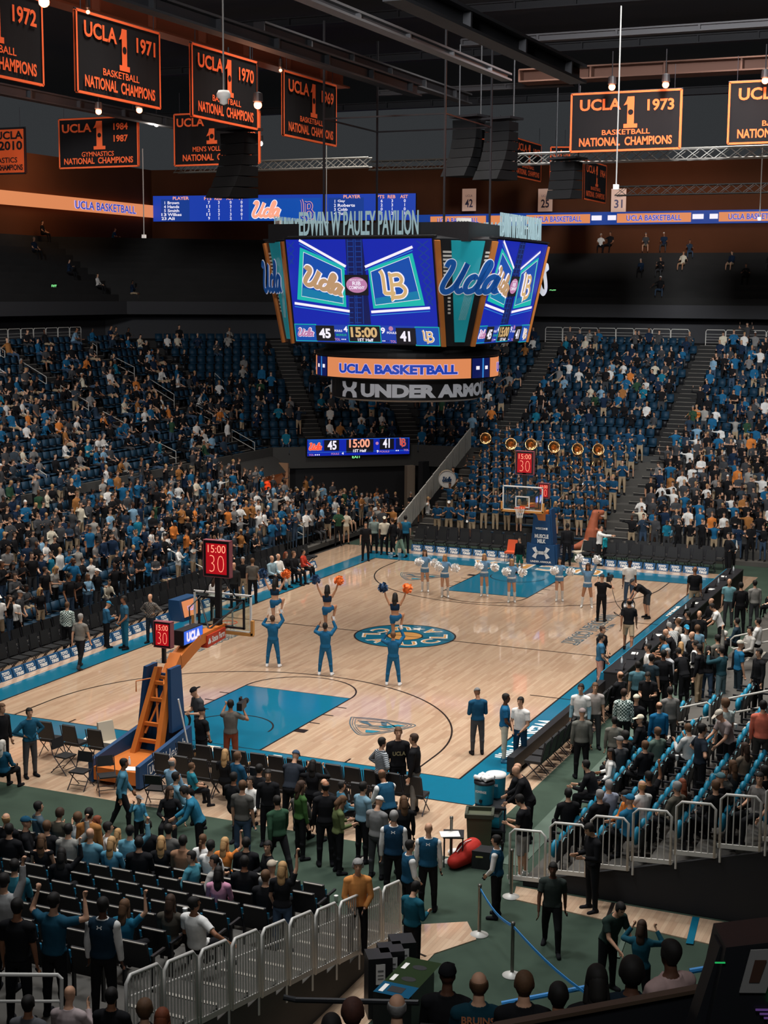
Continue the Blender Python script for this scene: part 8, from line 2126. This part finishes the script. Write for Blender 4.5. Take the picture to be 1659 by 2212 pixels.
CM = []; CI = {}
def cmi(m):
    if m.name not in CI: CI[m.name] = len(CM); CM.append(m)
    return CI[m.name]
parts = []
for c in rest:
    e = get_body(c['pn'], c['fem'], False); k = c['h'] / 1.75; a = math.radians(c['face'] - 90); ca, sa = math.cos(a), math.sin(a)
    x, y, z = e['co'].T * k; co_ = np.stack((x * ca - y * sa + c['pos'][0], x * sa + y * ca + c['pos'][1], z + c['pos'][2]), 1)
    key = (c['top'][0], c['bot'][0])
    if key not in e['shells']:
        reg = np.zeros(len(e['tot']), int); reg[region(e, 'shorts' if key[1] == 'H' else 'trousers')] = 2; reg[region(e, 'long' if key[0] == 'L' else 'short')] = 1; reg[region(e, 'shoes')] = 4; A, B, Cc = e['hq'].T; reg[(e['lab'] == 1) & ((Cc > .05) | ((B < .0) & (Cc > -.06)))] = 3; e['shells'][key] = reg
    hc = c['hair'].split('+')[0]; hm = mat('hair_' + hc[2:], HAIRC[hc[2:]], .75, noise=.3, nscale=40) if (hc[0] != 'c' and hc[2:] in HAIRC) else cloth(col_(hc[2:]))
    tab = np.array([cmi(mat('skin_' + c['skin'], SKIN[c['skin']], .6, spec=.3)), cmi(cloth(col_(c['top'][2:]))), cmi(cloth(col_(c['bot'][2:]))), cmi(hm), cmi(cloth('#1c1c1e'))])
    parts.append((co_, e['lv'], e['tot'], tab[e['shells'][key]]))
o = build_stuff('crowd', parts, CM); tag(o, 'distant crowd filling the stands behind the nearer people', 'crowd', kind='stuff')
# ---- rows of blue seats in the far and left stands, one object
sm = MB(); sm.use(M_SEATB).hexa([(-.23, -.26, .42), (.23, -.26, .42), (.23, -.19, .42), (-.23, -.19, .42), (-.21, -.36, .86), (.21, -.36, .86), (.21, -.29, .86), (-.21, -.29, .86)]); sm.hexa([(-.22, -.22, .40), (.22, -.22, .40), (.22, .16, .42), (-.22, .16, .42), (-.22, -.22, .46), (.22, -.22, .46), (.22, .16, .48), (-.22, .16, .48)]); sm.use(M_BLACK2).box((.25, -.1, .55), (.04, .36, .05)).box((0, -.12, .2), (.3, .06, .4))
sme = sm.mesh('seat'); sco, slv, sst, stot = mesh_arrays(sme); smi = np.array([p.material_index for p in sme.polygons]); parts = []
def seat_at(p, face):
    px_, py_ = project((p[0], p[1], p[2] + .6))
    if not (-300 < px_ < IW + 300 and py_ < IH + 90): return
    a = math.radians(face - 90); ca, sa = math.cos(a), math.sin(a); x, y, z = sco.T; parts.append((np.stack((x * ca - y * sa + p[0], x * sa + y * ca + p[1], z + p[2]), 1), slv, stot, smi))
for k in range(NROW):
    for i in range(90):
        y = -6 + i * .54
        if y < 39.0 + k * .38 and not any(abs(y - s_) < .75 for s_ in AISLES_LEFT): seat_at((-11 - (k + .45) * TREAD, y, Z0 + k * RISE), 0)
    for i in range(36):
        t = i * .54 + .3 - .386 * k
        if t < 8.1 + k * .3 and not any(abs(t - s_) < .75 for s_ in AISLE_CH): q = FA + chd * t + nout * ((k + .45) * TREAD); seat_at((q[0], q[1], Z0 + k * RISE), math.degrees(math.atan2(-nout[1], -nout[0])))
    for i in range(60):
        x = -4.3 - .34 * k + i * .54
        if not any(abs(x - s_) < .75 for s_ in AISLES_FAR): seat_at((x, 44.3 + (k + .45) * TREAD, Z0 + k * RISE), -90)
for k in range(LN):
    for i in range(82):
        y = -6.5 + i * .54
        if y < L_END[k] - .3: seat_at((LX0 - (k + .62) * LT, y, LZ0 + k * LR), 0)
nsx = sorted(SEATS_RIGHT, key=lambda s_: depth(s_[:3]))[130:]
for s_ in nsx: seat_at(s_[:3], 180)
o = build_stuff('seat_rows', parts, list(sme.materials)); tag(o, 'rows of blue folding seats in the left and far stands', 'seats', kind='stuff')
# long benches of the band bleachers
for k in range(FN):
    y = FY0 + (k + .80) * FT; z = FZ0 + k * FR
    b = empty('bleacher_bench', (4.7, y, z), 0, 'blue-edged band bleacher bench, %s up from the floor' % ordn(k + 1), 'bench'); new(mat('bench_grey', '#3c4246', .6)).box((0, 0, .40), (8.4, .26, .05)).use(M_SEATB).box((0, -.14, .40), (8.4, .03, .06)).build('plank', b)
    for x in (-3.8, 0, 3.8): new(M_DARKST).box((x, 0, .19), (.06, .2, .38)).build('leg', b)
# retired mesh templates leave no objects behind
print('objects', len(bpy.data.objects))
